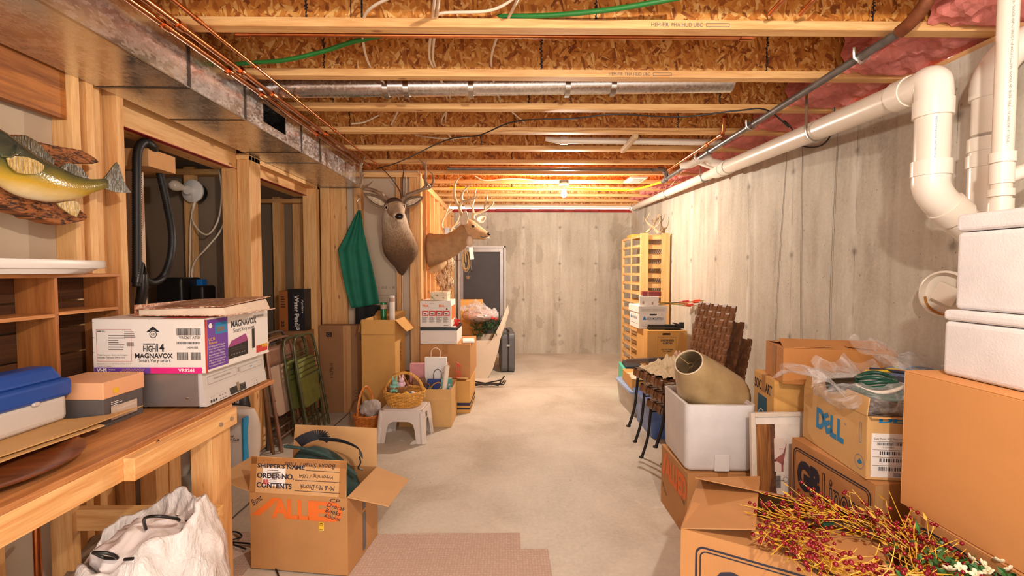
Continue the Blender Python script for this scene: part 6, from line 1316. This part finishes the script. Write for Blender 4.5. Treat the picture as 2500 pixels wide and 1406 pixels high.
for s in (-1,1):
    e=a+(b-a)*.42+sx_*.078*s+sz_*.022; MB().ball(e,(.017,.019,.016),12,8).build('eye',EYE,d1,world=True,smooth=True)
    MB().tube([e+Vector((.003*s,-.012,0))+Vector((.012*s*math.cos(q),-.010*abs(math.cos(q)),.017*math.sin(q))) for q in [2*PI*k/14 for k in range(14)]],.004,6,closed=True).build('eyelid',PALE,d1,world=True,smooth=True)
ear(d1,pxy(940,500,4.36),pxy(888,473,4.34),.058,(0,-1,.25),EARF); ear(d1,pxy(986,499,4.36),pxy(1034,481,4.34),.056,(0,-1,.2),EARF)
ear(d1,pxy(938,500,4.345),pxy(896,478,4.325),.030,(0,-1,.25),EARI,'ear_inner'); ear(d1,pxy(990,499,4.345),pxy(1027,483,4.325),.028,(0,-1,.2),EARI,'ear_inner')
def antl(o,name,mat,y,main,tines,r0=.019,r1=.013,yt=None):
    m=MB(); N=len(main); branch(m,[pxy(p[0],p[1],y+(p[2] if len(p)>2 else 0)) for p in main],r0,.004,12)
    for t in tines: branch(m,[pxy(p[0],p[1],y+(p[2] if len(p)>2 else 0)) for p in t],r1,.002,10)
    for k in range(10): 
        q=pxy(*main[0][:2],y); an=2*PI*k/10; m.ball(q+Vector((.019*math.cos(an),.019*math.sin(an),0)),.007,6,4)
    return m.build(name,mat,o,world=True,smooth=True)
antl(d1,'antler',ANTLER_D,4.30,[(948,490),(935,477),(912,465),(890,460,-.02),(881,455,-.04),(883,438,-.06),(880,420,-.05),(880,408,-.04),(875,398,-.03),(872,390,-.0)],
     [[(880,408,-.04),(885,395,-.05),(892,382,-.06)],[(883,448,-.05),(884,434,-.10),(890,424,-.12)],[(886,458,-.03),(897,453,-.1),(911,442,-.14)],[(937,480),(934,473,-.03),(933,467,-.03)]],.021,.015)
antl(d1,'antler',ANTLER_D,4.30,[(980,490),(992,479),(1012,470),(1032,462,-.02),(1040,452,-.04),(1038,436,-.05),(1040,418,-.05),(1040,405,-.04),(1041,393,-.02)],
     [[(1040,408,-.04),(1032,398,-.03),(1022,387,-.0)],[(1034,460,-.03),(1049,458,-.03),(1057,444,-.05),(1057,428,-.07),(1046,417,-.08)],[(1050,456,-.03),(1042,447,-.1),(1034,440,-.12)],[(989,481),(989,474,-.03),(986,468,-.03)]],.021,.015)
# ---- second deer, in profile
d2=thing('mounted_deer','whitetail deer shoulder mount in profile with tall pale antlers on the stud wall','deer mount',at(1046,640,y=5.0))
prs=[((1040,566),(1044,660),.16),((1052,569),(1056,655),.165),((1066,573),(1074,644),.155),((1082,574),(1096,634),.14),((1098,568),(1117,622),.12),((1112,560),(1134,609),.10),((1122,550),(1145,594),.085),((1131,540),(1152,584),.078),((1143,533),(1162,584),.078),((1156,538),(1170,585),.066),((1170,550),(1179,585),.048),((1184,561),(1188,585),.036),((1192,567),(1194,581),.024),((1196,571),(1196,577),.008)]
rg=[]; Y2=5.0
for p,q,dd_ in prs:
    P0=pxy(*p,Y2); P1=pxy(*q,Y2); rg.append(((P0+P1)/2,(P0-P1)/2,(0,dd_,0)))
MB().loft(rg[:8],28).build('neck_and_shoulder',plain('tan_deer_fur',(160,124,86),.85,0,.22,16,.6,80),d2,world=True,smooth=True,sub=1,disp=(.05,.014,3))
rg2=[(rg[6][0],rg[6][1]*.6,(0,.05,0))]+rg[7:]
MB().loft(rg2,24).build('head',plain('tan_face_fur',(190,148,104),.85,0,.18,20,.5,80),d2,world=True,smooth=True,sub=1)
MB().ball(pxy(1191,572,Y2),(.030,.03,.022),14,10).build('nose',NOSE,d2,world=True,smooth=True); MB().ball(pxy(1186,581,Y2),(.04,.03,.014),12,8).build('chin',PALE,d2,world=True,smooth=True); MB().ball(pxy(1146,588,Y2-.02),(.045,.07,.06),14,10).build('throat_patch',PALE,d2,world=True,smooth=True,disp=(.03,.01))
for s in (-1,1): MB().ball(pxy(1155,553,Y2+s*.062),(.018,.014,.015),12,8).build('eye',EYE,d2,world=True,smooth=True); 
MB().ball(pxy(1155,553,Y2-.055),(.030,.012,.026),12,8).build('eye_ring',PALE,d2,world=True,smooth=True)
MB().tube([pxy(1190,577,Y2-.028),pxy(1180,580,Y2-.036),pxy(1172,577,Y2-.045)],.003,6).build('mouth_line',NOSE,d2,world=True)
ear(d2,pxy(1131,549,Y2-.07),pxy(1137,513,Y2-.10),.045,(.1,-1,0),PALE); ear(d2,pxy(1166,540,Y2+.05),pxy(1186,529,Y2+.12),.045,(-.1,-1,.1),PALE)
MB().tube([pxy(1046,663,Y2-.10),pxy(1060,659,Y2-.115),pxy(1078,650,Y2-.11),pxy(1091,638,Y2-.06)],[.038,.042,.036,.015],16).build('folded_foreleg',plain('tan_leg_fur',(196,156,112),.85,0,.2,20,.5,80),d2,world=True,smooth=True,sub=1)
antl(d2,'antler',ANTM,Y2-.05,[(1133,530),(1127,522),(1122,508),(1128,494,-.03),(1145,488,-.08),(1160,484,-.10),(1167,479,-.12)],
     [[(1117,500),(1110,480),(1110,455),(1117,438),(1127,430)],[(1123,505),(1118,502),(1115,492)],[(1129,494,-.03),(1127,478,-.05),(1135,462,-.06),(1153,450,-.06)],],.022,.018)
antl(d2,'antler',ANTM,Y2+.05,[(1156,535),(1157,524),(1172,518,.03),(1188,511,.05),(1202,499,.06),(1205,490,.06)],
     [[(1157,526),(1154,510),(1148,492),(1140,468),(1135,450)],[(1153,500),(1157,488),(1160,470),(1164,457)],[(1184,512,.04),(1184,500,.05),(1189,484,.05),(1191,470,.05)]],.020,.014)
# ---- third rack of antlers, pelt, rope
d3=thing('antler_mount','bare pair of antlers on a grey metal bracket between the second deer and the pelt','antlers',at(1092,566,y=5.6)); Y3=5.6
MB().box(*(at(1086,584,y=Y3)-Vector((0,.02,0))),*(at(1098,556,y=Y3)+Vector((0,.02,0)))).build('bracket',CHROME,d3,world=True)
antl(d3,'antler',ANTM,Y3,[(1087,572),(1079,550),(1084,532),(1096,518),(1108,510)],[[(1087,528),(1094,508),(1102,494)]],.018,.012); antl(d3,'antler',ANTM,Y3,[(1098,572),(1104,556),(1114,548),(1124,540)],[[(1110,550),(1118,538),(1122,525)],[(1104,556),(1114,562),(1120,562)]],.018,.012)
pt=thing('fur_pelt','long striped tan and dark fur pelt hanging on the stud wall above the toaster carton','pelt',at(1088,640,y=5.5)); 
PF=NT('pelt_fur'); co=PF.coords(); PFM=PF.fin(PF.ramp(PF.noise(PF.coords((14,14,3)),3,5,.75,1.2),[(.36,sr(84,60,40)),(.46,sr(150,112,74)),(.54,sr(214,186,146)),(.64,sr(238,222,196))]),.95); PF.bump(PF.noise(PF.coords((60,60,8)),3,4),.8,.01)
m=MB(); rr=random.Random(6)
m.loft([(pxy(1086+3*math.sin(i*1.1),628+9.5*i,5.5),(.085+.02*math.sin(i*1.3),0,0),(0,.035,0)) for i in range(11)],20)
for i in range(420):
    t=rr.random(); p=pxy(1086+3*math.sin(t*11),628+95*t,5.5)+Vector((rr.uniform(-.10,.10),rr.uniform(-.045,.0),0)); m.add([p+Vector((-.004,0,0)),p+Vector((.004,0,0)),p+Vector((rr.uniform(-.02,.02),-.01,-.05))],[(0,1,2)])
m.build('fur',PFM,pt,world=True,smooth=True)
rp=thing('rope_coil','coiled tan rope and cords hanging from the stud wall near the back door','rope',at(1135,612,y=6.4)); RO=plain('tan_rope',(150,124,84),.8,0,.25,60)
m=MB()
for i,(w_,h_) in enumerate(((8,22),(6.5,19),(9,25),(5,24))): m.tube([at(1136+i*.8+w_*math.sin(a),636+h_*math.cos(a)+i,y=6.4+.008*i) for a in [2*PI*k/30 for k in range(30)]],.008,6,closed=True)
m.tube([at(1134,600,y=6.4),at(1137,640,y=6.4)],.012,6); m.build('coil',RO,rp,world=True,smooth=True); MB().tube([at(1150,636,y=6.4),at(1149,648,y=6.4),at(1152,660,y=6.4)],.003,6).build('loose_cord',RO,rp,world=True)
pgt=at(1150,618,y=6.3); tag(MB().cbox((0,0,0),(.055,.006,.17),(0,R(-6),0)).build('hanging_tag',PAPER),'small white paper tag hanging by the back door under the deer','tag').location=pgt
o=thing('tin_cup','small shiny metal cup hanging on a thin wire before the back door','cup',at(1143,677,y=6.6)); MB().lathe([(.028,-.02),(.034,.02),(.030,.02),(.024,-.016),(0,-.016)],seg=20).build('cup',CHROME,o,smooth=True); MB().cyl((0,0,.0),(0,0,.25),.0015,6).build('wire',CHROME,o)
# ================================================================ mounted fish
XF=-1.735
def fx_(px,py,dx=0): return at(px,py,x=XF+dx)
fs_=thing('mounted_fish','mounted walleye with yellow sides and spread tail on driftwood above the cubby shelf','fish mount',fx_(100,440)) 
rws=[((-175,352),(-175,372),.008),((-150,335),(-145,385),.022),((-110,318),(-105,405),.034),((-60,303),(-52,425),.043),((-20,306),(-18,444),.050),((0,316),(0,452),.052),((27,336),(22,468),.054),((60,362),(50,482),.054),((92,384),(85,490),.052),((132,403),(125,496),.046),((160,417),(160,493),.038),((190,431),(190,485),.028),((220,438),(222,473),.020),((250,436),(254,460),.013),((262,434),(264,462),.006)]
rg=[]
for p,q,dd_ in rws:
    P0=fx_(*p); P1=fx_(*q); rg.append(((P0+P1)/2,(P0-P1)/2,(dd_,0,0)))
WF=NT('walleye_skin'); co=WF.coords(); sp=WF.n('ShaderNodeSeparateXYZ'); WF.l(co,sp.inputs[0]); nn=WF.noise(WF.coords((1,1,1)),9,4,.6)
f_=WF.math('ADD',WF.math('MULTIPLY',sp.outputs[2],4.5),WF.math('ADD',WF.math('MULTIPLY',nn,.25),.44))
scl=WF.vor(WF.coords((1,1,1.3)),120); colr=WF.ramp(f_,[(.12,sr(236,222,196)),(.32,sr(226,200,140)),(.46,sr(206,166,50)),(.62,sr(140,128,52)),(.78,sr(84,86,60)),(1,sr(58,62,52))])
WF.bump(scl,.25,.002); WFM=WF.fin(colr,.18); WFM.node_tree.nodes['Principled BSDF'].inputs['Coat Weight'].default_value=.6
MB().loft(rg,28).build('fish_body',WFM,fs_,world=True,smooth=True,sub=1)
def finm(name,c0_,c1_):
    t=NT(name); w_=t.n('ShaderNodeTexNoise'); t.l(t.coords((6,60,6),(R(35),0,0)),w_.inputs['Vector']); w_.inputs['Scale'].default_value=3; t.bump(w_.outputs[0],.8,.004); return t.fin(t.ramp(w_.outputs[0],[(.35,sr(*c0_)),(.65,sr(*c1_))]),.3)
FD=finm('dark_fin',(36,32,18),(98,80,42)); FY=finm('yellow_fin',(150,120,44),(206,170,90))
def fin(name,pts,dx,mat,th=.005,n=6):
    m=MB(); P_=[fx_(*p,dx) for p in pts]; c=sum(P_,Vector())/len(P_); N=len(P_)
    m.add([p+Vector((th/2,0,0)) for p in P_]+[p-Vector((th/2,0,0)) for p in P_],[tuple(range(N)),tuple(range(N,2*N))[::-1]]+[(i,(i+1)%N,(i+1)%N+N,i+N) for i in range(N)])
    return m.build(name,mat,fs_,world=True)
fin('tail_fin',[(250,438),(262,425),(275,406),(284,396),(291,405),(296,425),(303,445),(311,459),(319,470),(300,471),(280,469),(262,463),(253,459)],0,FD)
fin('spiny_dorsal_fin',[(28,342),(30,330),(45,335),(52,330),(66,332),(72,338),(84,342),(92,350),(103,359),(110,368),(120,376),(127,386),(133,394),(131,403),(120,404),(90,386),(60,365)],0,FD)
fin('soft_dorsal_fin',[(142,415),(150,405),(160,399),(171,398),(185,403),(199,411),(207,422),(214,431),(219,440),(205,441),(175,429)],0,FD)
fin('pectoral_fin',[(16,386),(35,381),(64,383),(90,392),(107,404),(104,416),(90,424),(60,425),(40,421),(22,404)],.062,FY,.004); fin('pelvic_fin',[(138,497),(160,492),(182,490),(192,497),(195,507),(191,520),(186,530),(172,524),(158,514),(146,505)],.03,FY,.005)
MB().tube([fx_(46,352,.05),fx_(40,375,.062),fx_(24,384,.062),fx_(5,380,.058)],.004,8).build('gill_cover_edge',WFM,fs_,world=True,smooth=True)
MB().ball(fx_(-95,345,.034),(.006,.013,.013),12,8).build('eye',EYE,fs_,world=True,smooth=True)
BK=NT('driftwood_bark'); co=BK.coords(); bv=BK.noise(BK.coords((1,7,22)),3.2,6,.7,1.5); BKM=BK.fin(BK.ramp(bv,[(.40,sr(46,30,20)),(.47,sr(120,70,36)),(.56,sr(186,112,58)),(.66,sr(150,88,44))]),.7); BK.bump(bv,.7,.012)
for nm,pts,dx in (('driftwood',[(18,328),(45,330),(71,345),(100,352),(130,358),(160,362),(180,366),(199,376),(214,385),(226,396),(210,400),(180,398),(150,402),(120,404),(80,380),(40,350)],-.065),('driftwood',[(-150,400),(-60,430),(0,458),(32,478),(90,490),(144,500),(165,506),(179,513),(195,526),(193,537),(178,541),(160,545),(138,549),(110,544),(90,537),(64,533),(56,526),(30,520),(0,508),(-60,480),(-150,450)],-.065)):
    m=MB(); P_=[fx_(*p,dx) for p in pts]; N=len(P_); m.add([p+Vector((.035,0,0)) for p in P_]+[p-Vector((.04,0,0)) for p in P_],[tuple(range(N)),tuple(range(N,2*N))[::-1]]+[(i,(i+1)%N,(i+1)%N+N,i+N) for i in range(N)]); m.build(nm,BKM,fs_,world=True,bevel=.008)
# ================================================================ closet things
xb=thing('closet_board','glossy pale wooden board standing upright in the near closet','board',(-2.19,2.70,0)); MB().box(-.075,0,0,.06,.03,1.99).build('board',wood('glossy_pale_board','z',(226,196,168),(196,156,124),False,.2),xb,bevel=.003)
hb_=thing('hanging_carton','small kraft carton on top of the upright board in the near closet','cardboard box',(-2.235,2.60,1.9945)); MB().box(0,0,0,.235,.21,.10).build('box_body',card('kraft_cardboard_b',(206,152,98)),hb_,bevel=.002)
vh=thing('vacuum_hose','black corrugated vacuum hose looped over the upright board in the near closet','hose',at(350,400,y=2.55))
def hose(path,r,name,o,mat=RUBBER,pitch=.013):
    p=smoothpath(path,14); L=[0]; 
    for a,b in zip(p,p[1:]): L.append(L[-1]+(b-a).length)
    pts=[];rs=[];N=int(L[-1]/pitch*2); j=0
    for k in range(N+1):
        s=L[-1]*k/N
        while j<len(L)-2 and L[j+1]<s: j+=1
        pts.append(p[j]+(p[j+1]-p[j])*((s-L[j])/max(1e-6,L[j+1]-L[j]))); rs.append(r*(1 if k%2 else .82))
    return MB().tube(pts,rs,14).build(name,mat,o,world=True,smooth='all')
q=lambda px,py,y: at(px,py,y=y)
hose([q(334,700,2.50),q(334,560,2.50),q(334,440,2.50),q(336,370,2.52),q(352,346,2.56),q(372,358,2.62),q(380,385,2.78),q(392,430,2.80),q(408,500,2.80),q(420,570,2.78),q(416,630,2.76),q(398,675,2.74),q(372,690,2.66),q(352,682,2.58)],.022,'hose',vh)
MB().tube([q(334,690,2.5),q(340,640,2.52),q(348,670,2.53),q(349,700,2.53),q(343,740,2.53),q(336,770,2.53)],[.024,.028,.026,.026,.024,.02],14).build('wand_handle',BLACKP,vh,world=True,smooth=True)
cb2=thing('vacuum_cleaner','black canister shape low in the near closet behind the white carton','vacuum',q(415,720,3.2)); MB().box(-2.52,3.30,0,-2.33,3.52,1.36).build('canister',BLACKP,cb2,world=True,bevel=.02); MB().box(-2.32,3.36,0,-2.22,3.52,1.30).build('canister_side',BLACKP,cb2,world=True,bevel=.02)
lf_=thing('wall_lamp','unlit bare bulb in a white round holder on the closet stud','lamp',at(472,467,y=3.50)); 
MB().lathe([(.085,0),(.086,.012),(.07,.022),(.034,.026),(.032,.06),(.0,.062)],seg=32,axis=(-.1,-1,.0)).build('lamp_holder',WPL,lf_,smooth=True); MB().lathe([(.016,.055),(.02,.075),(.036,.105),(.040,.13),(.030,.155),(0,.168)],seg=24,axis=(-.55,-1,.22)).build('bulb',plain('frosted_glass',(222,206,190),.15),lf_,smooth=True); MB().lathe([(.07,.0),(.07,-.03)],(.02,.0,-.01),20,(-.1,-1,0)).build('junction_box',BLACKP,lf_,smooth=True)
MB().tube([(.01,-.03,-.03),(.01,-.035,-.62)],.0015,6).build('pull_string',plain('string',(200,190,176),.8),lf_)
bl=thing('outlet_box','blue plastic electrical box with cables on the closet stud','electrical box',at(481,700,y=3.49)); MB().cbox((-.045,0,0),(.05,.08,.115)).build('box_body',plain('blue_box',(18,96,176),.4),bl,bevel=.003); MB().cbox((.02,.0,0),(.075,.06,.115)).build('box_body',plain('blue_box2',(24,110,196),.4),bl,bevel=.003)
def cable(name,label,pts,r,mat,n=8,cat='cable',group=None):
    o=MB().tube(smoothpath(pts,n),r,8).build(name,mat,smooth=True); return tag(o,label,cat,group)
WC=plain('white_cable_sheath',(232,214,190),.45,0,.04)
cable('electric_cable','white cable looping from the closet ceiling to the blue box, outer loop',[q(547,395,3.44),q(552,440,3.43),q(556,500,3.43),q(540,560,3.43),q(505,605,3.43),q(478,635,3.46),q(468,665,3.47),q(472,688,3.47)],.0065,WC)
cable('electric_cable','white cable looping inside the outer loop towards the round lamp holder',[q(530,395,3.46),q(541,460,3.45),q(535,530,3.45),q(512,570,3.45),q(488,565,3.46),q(468,530,3.48),q(476,490,3.49)],.0065,WC)
cable('electric_cable','white cable running straight down from the round lamp holder to the blue box',[q(478,490,3.49),q(466,540,3.49),q(464,620,3.49),q(462,690,3.48)],.006,WC)
wpn=thing('carton','black and orange water panel carton with white lettering standing in the far closet','carton',(-2.185,4.40,.83)); MB().box(0,0,0,.085,.14,.385).build('orange_side',card('orange_side',(170,100,46)),wpn,bevel=.002); MB().box(.0855,-.0,0,.25,.14,.40).build('black_side',plain('black_card',(34,30,34),.5),wpn,bevel=.002)
P=Prints(wpn,PAPER,'white_lettering'); f=ff(); P.text(f,.02,.17,.30,.045,'Water Panel',bold=.02,rot=R(-90)); P.text(f,.16,.22,.13,.026,'Aprilaire',shear=.2,rot=R(-90)); P.text(f,.15,.02,.06,.03,'35',bold=.04,rot=R(-90))
P=Prints(wpn,INK,'dark_lettering'); P.text(f,.005,.05,.06,.03,'35',bold=.04,rot=R(-90)); P.lines(f,.02,.22,.05,.12,5,3)
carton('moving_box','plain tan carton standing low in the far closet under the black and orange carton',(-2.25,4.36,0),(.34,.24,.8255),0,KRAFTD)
# ================================================================ ceiling cables
c_=lambda px,py,y: at(px,py,y=y)
i=0
for bx,(pts,labs) in enumerate((([(955,-8,1.80),(887,48,1.99),(905,165,2.49),(975,243,2.98),(955,305,3.45)],['white cable through the joist holes, left run']),
    ([(1062,-10,1.7),(1056,47,1.99),(1048,130,2.3),(1058,165,2.49),(1100,243,2.98),(1078,300,3.45),(1108,345,3.95),(1125,378,4.4)],['white cable through the joist holes in the middle bunch, left strand']),
    ([(1072,-10,1.7),(1066,47,1.99),(1057,130,2.3),(1063,164,2.49),(1092,243,2.98),(1088,298,3.45),(1102,345,3.95)],['white cable through the joist holes in the middle bunch, right strand']),
    ([(1268,-10,1.75),(1240,46,1.99),(1210,100,2.2),(1200,163,2.49),(1222,243,2.98),(1282,300,3.45)],['white cable through the joist holes, right run']),
    ([(1060,47,1.985),(1080,32,1.95),(1180,28,1.93),(1225,15,1.90),(1262,-10,1.86)],['white cable swinging sideways across the lettering of the nearest joist']),
    ([(858,302,3.40),(890,298,3.42),(925,281,3.42)],['short white cable stub by the bold floor lettering of the fourth joist']),
    ([(1015,330,3.9),(1065,337,3.75),(1110,338,3.70),(1150,333,3.65)],['white cable sagging under the fifth joist']),
    ([(1160,430,4.95),(1185,440,5.0),(1250,436,5.1),(1320,440,5.2),(1355,441,5.24)],['white cable feeding the lit bulb near the end wall']))):
    if bx==7: pts=[(a,b,c) for a,b,c in pts]
    cable('electric_cable',labs[0],[c_(*p) for p in pts],.0062,WC)
GHS=plain('green_garden_tube',(40,116,48),.35)
cable('green_hose','green hose drooping from the left under the nearest joists',[c_(560,158,2.42),c_(620,153,2.38),c_(700,146,2.32),c_(790,125,2.25),c_(870,100,2.18),c_(1000,75,2.10),c_(1150,45,2.05),c_(1232,40,1.995),c_(1350,37,1.95),c_(1500,22,1.88),c_(1660,-6,1.8)],.0105,GHS,cat='hose')
BC=plain('black_cable_sheath',(40,34,32),.4)
cable('electric_cable','long black cable drooping under the joists from the deer to the right wall',[at(920,412,z=2.43)+Vector((0,.0,0)),at(975,395,z=2.42),at(1090,342,z=2.42),at(1170,330,z=2.42),at(1260,296,z=2.43),at(1400,289,z=2.42),at(1500,279,z=2.43),at(1660,285,z=2.42),at(1800,270,z=2.42),at(1870,268,z=2.42),at(1925,310,z=2.36)],.005,BC)
cable('electric_cable','black cable looped on the concrete wall below the big pvc drain',[at(2020,195,x=1.95),at(2034,235,x=2.06),at(2037,290,x=2.10),at(2025,335,x=2.10),at(2000,357,x=2.10),at(1965,358,x=2.10),at(1945,342,x=2.09),at(1930,310,x=2.0),at(1880,265,x=1.9)],.005,BC)
MB().cyl(at(1958,357,x=2.095),at(1992,362,x=2.095),.011,10).build('splice',BLACKP,bpy.data.objects[-1] if False else None) if False else None
cable('electric_cable','thin black cable dropping behind the left antler of the forward facing deer',[at(930,408,y=4.55),at(955,435,y=4.63),at(975,465,y=4.66),at(984,500,y=4.67)],.0045,BC)
cable('electric_cable','thin black cable dropping straight behind the deer head between its antlers',[at(987,410,y=4.6),at(983,440,y=4.65),at(983,490,y=4.67)],.0045,BC)
cable('electric_cable','thin white cord down the cross wall stud below the forward facing deer',[at(992,428,y=4.67),at(991,470,y=4.672),at(985,560,y=4.672),at(982,690,y=4.672),at(984,790,y=4.672)],.004,WC)
cable('string_line','thin white string stretched from a joist down to the big pvc drain',[at(1772,278,y=3.6),at(1700,375,y=4.2),at(1600,500,y=6.6)],.0022,WC)
o=thing('brace_block','short stamped lumber brace nailed diagonally under the joists','lumber',at(1540,350,z=2.42)); MB().bar(at(1520,368,z=2.425),at(1553,331,z=2.425),.035,.035).build('brace',wood('brace_wood','y',(226,196,150),(190,150,100)),o,world=True,bevel=.002)
o=thing('vent_plate','square white plastic plate fixed under the joists right of the bulb','ceiling plate',at(1551,438,z=2.43)); MB().cbox((0,0,-.006),(.19,.30,.018)).build('plate',PVC,o,bevel=.004); MB().cbox((.0,0,-.017),(.10,.16,.006)).build('grille',plain('grey_grille',(190,180,168),.5),o)  # flat white ceiling vent plate with a grille
for k,(u0,u1) in enumerate((((2.112,3.55,.15),(2.112,3.42,2.39)),((2.112,3.17,.15),(2.112,3.25,2.39)),((2.112,2.92,.15),(2.112,2.90,2.39)))):
    cable('wall_wire',['thin grey wire down the concrete wall, farthest of three','thin grey wire down the concrete wall, middle of three','thin grey wire down the concrete wall, nearest of three'][k],[u1,(2.110,(u0[1]+u1[1])/2+.02,1.3),u0],.0017,plain('grey_wire%d'%k,(136,128,118),.6))
# ================================================================ berry wreath and flowers
wr=thing('berry_wreath','ring wreath of yellow twigs and dark red berries lying on the moving boxes','wreath',(1.085,1.37,.528)); rr=random.Random(9)
TW_=plain('yellow_twig',(222,172,56),.5,0,.2,20); BRY=plain('red_berry',(126,12,28),.2,0,.15,30); tw=MB(); pos=[]
for i in range(430):
    a=rr.uniform(0,2*PI); rad=.180+rr.gauss(0,.022); p=Vector((rad*math.cos(a),rad*math.sin(a)*.95,rr.uniform(-.012,.05)))
    t=Vector((-math.sin(a),math.cos(a),0)); d=(t*rr.uniform(.3,1)+Vector((math.cos(a),math.sin(a),0))*rr.gauss(.1,.55)+Vector((0,0,rr.uniform(.0,.38)))).normalized(); L=rr.uniform(.06,.135)
    b1=p+d*L*.5+Vector((rr.gauss(0,.008),rr.gauss(0,.008),rr.gauss(0,.006))); e=p+d*L+Vector((rr.gauss(0,.015),rr.gauss(0,.015),rr.gauss(0,.012)))
    if e.z<-.005: e.z=.01
    tw.tube(smoothpath([p,b1,e],2),[.0019,.0017,.0015,.0012,.0010],4)
    for k in range(rr.choice((1,1,2))):
        s=b1+(e-b1)*rr.uniform(.0,1); q_=s+Vector((rr.gauss(0,.013),rr.gauss(0,.013),rr.uniform(.0,.016))); tw.tube([s,q_],.0008,3,cap=False); pos.append(q_)
    if i%7==0:
        n_=Vector((rr.gauss(0,1),rr.gauss(0,1),1)).normalized()*.006; s=d.cross(n_).normalized()*.005; tw.add([e,e+d*.012+s,e+d*.03+n_,e+d*.012-s],[(0,1,2,3)])
tag(tw.build('twigs',TW_,wr,smooth=True),kind='stuff')
pos.sort(key=lambda v:(v+Vector(wr.location)).length); b0=MB().ball((0,0,0),.0062,10,7).build('berry',BRY,wr,smooth=True); b0.location=pos[0]
for p in pos[1:100]:
    b=b0.copy(); COL.objects.link(b); b.location=p; s=rr.uniform(.85,1.2); b.scale=(s,s,s)
m=MB(); [m.ball(p,.0062*rr.uniform(.8,1.15),8,6) for p in pos[100:]]; tag(m.build('berries',BRY,wr,smooth=True),kind='stuff')
MB().tube([(.185*math.cos(a),.176*math.sin(a),.0) for a in [2*PI*k/40 for k in range(40)]],.012,8,closed=True).build('ring_frame',plain('brown_vine',(84,56,32),.8,0,.3,30),wr,smooth=True)
MB().cbox((.02,.16,.01),(.05,.03,.012),(0,0,R(15))).build('green_tie',GH,wr,bevel=.003)
carton('moving_box','plain carton low at the right corner carrying the flowering greenery',(1.10,.86,0),(.24,.40,.50),0,KRAFTB)
fp2=thing('artificial_flowers','green leafy artificial garland with cream flowers at the bottom right corner','flowers',(1.235,1.12,.515)); LEAF=plain('green_leaf',(56,104,50),.45,0,.35,20); PET=plain('cream_petal',(236,222,190),.5)
m=MB(); rr=random.Random(12)
for i in range(420):
    p=Vector((rr.gauss(0,.055),rr.gauss(0,.10),rr.uniform(0,.09))); d=Vector((rr.gauss(0,1),rr.gauss(0,1),rr.uniform(.2,1.2))).normalized(); s=d.orthogonal().normalized(); s.rotate(Matrix.Rotation(rr.uniform(0,6),3,d)); n_=d.cross(s); L=rr.uniform(.022,.04); w_=L*.3
    m.add([p,p+d*L*.5+s*w_,p+d*L,p+d*L*.5-s*w_,p+d*L*.5+n_*.004],[(0,1,4),(1,2,4),(2,3,4),(3,0,4)])
tag(m.build('leaves',LEAF,fp2),kind='stuff')
fl0=None
for i,(px,py) in enumerate(((2345,1388),(2400,1380),(2370,1366),(2440,1372),(2318,1392),(2465,1392),(2415,1398),(2385,1404))):
    p=at(px,py,z=.61)-Vector(fp2.location)
    if fl0 is None:
        mm=MB()
        for k in range(5):
            a=2*PI*k/5; mm.ball((.008*math.cos(a),.008*math.sin(a),.004),(.0085,.006,.003),8,5,(0,R(-25),a))
        mm.ball((0,0,.006),.0025,6,4); fl0=mm.build('flower',PET,fp2,smooth=True); fl=fl0
    else: fl=fl0.copy(); COL.objects.link(fl)
    fl.location=p; fl.rotation_euler=(R(35+10*(i%3)),R(-15+9*(i%4)),R(40*i))

# nails and hooks carrying the wall hung things
for o_, p0 in ((rp,at(1134,600,y=6.4)),(pt,at(1086,628,y=5.5)),(d3,at(1092,572,y=5.6))):
    MB().cyl((XS-.02,p0.y,p0.z),(p0.x,p0.y,p0.z),.004,6).build('nail',STEEL,o_,world=True)
ht=bpy.data.objects['hanging_tag']; ht.location.y=6.38
cp_=o=bpy.data.objects['tin_cup']; MB().cyl((XS-.02,6.6,at(1143,677,y=6.6).z+.25),at(1143,677,y=6.6)+Vector((0,0,.25)),.003,6).build('nail',STEEL,cp_,world=True)

SUB = {'eye':'head','eyelid':'head','nose':'head','chin':'head','muzzle':'head','forehead_patch':'head','eye_ring':'head','mouth_line':'head','ear_inner':'ear',
       'back_rod':'front_frame','rivet':'front_frame','foot':'leg','seat_core':'seat','backrest_core':'backrest','bolt':'end_rail','painted_underside':'header','rim_trim':'shade',
       'spider_fitting':'shade','pan_handle':'head','moulded_panel':'cooler_body','latch_pin':'lid_rim','small_label':'side_panel'}
for o in list(SC.objects):
    b = o.name.split('.')[0]
    if b in SUB and o.parent is not None and o.parent.type == 'EMPTY':
        k = [c for c in o.parent.children if c.name.split('.')[0] == SUB[b]]
        if k:
            ce = lambda q: sum((Vector(v) for v in q.bound_box), Vector())/8
            o.parent = min(k, key=lambda q: (ce(q)-ce(o)).length)
finish_prints()
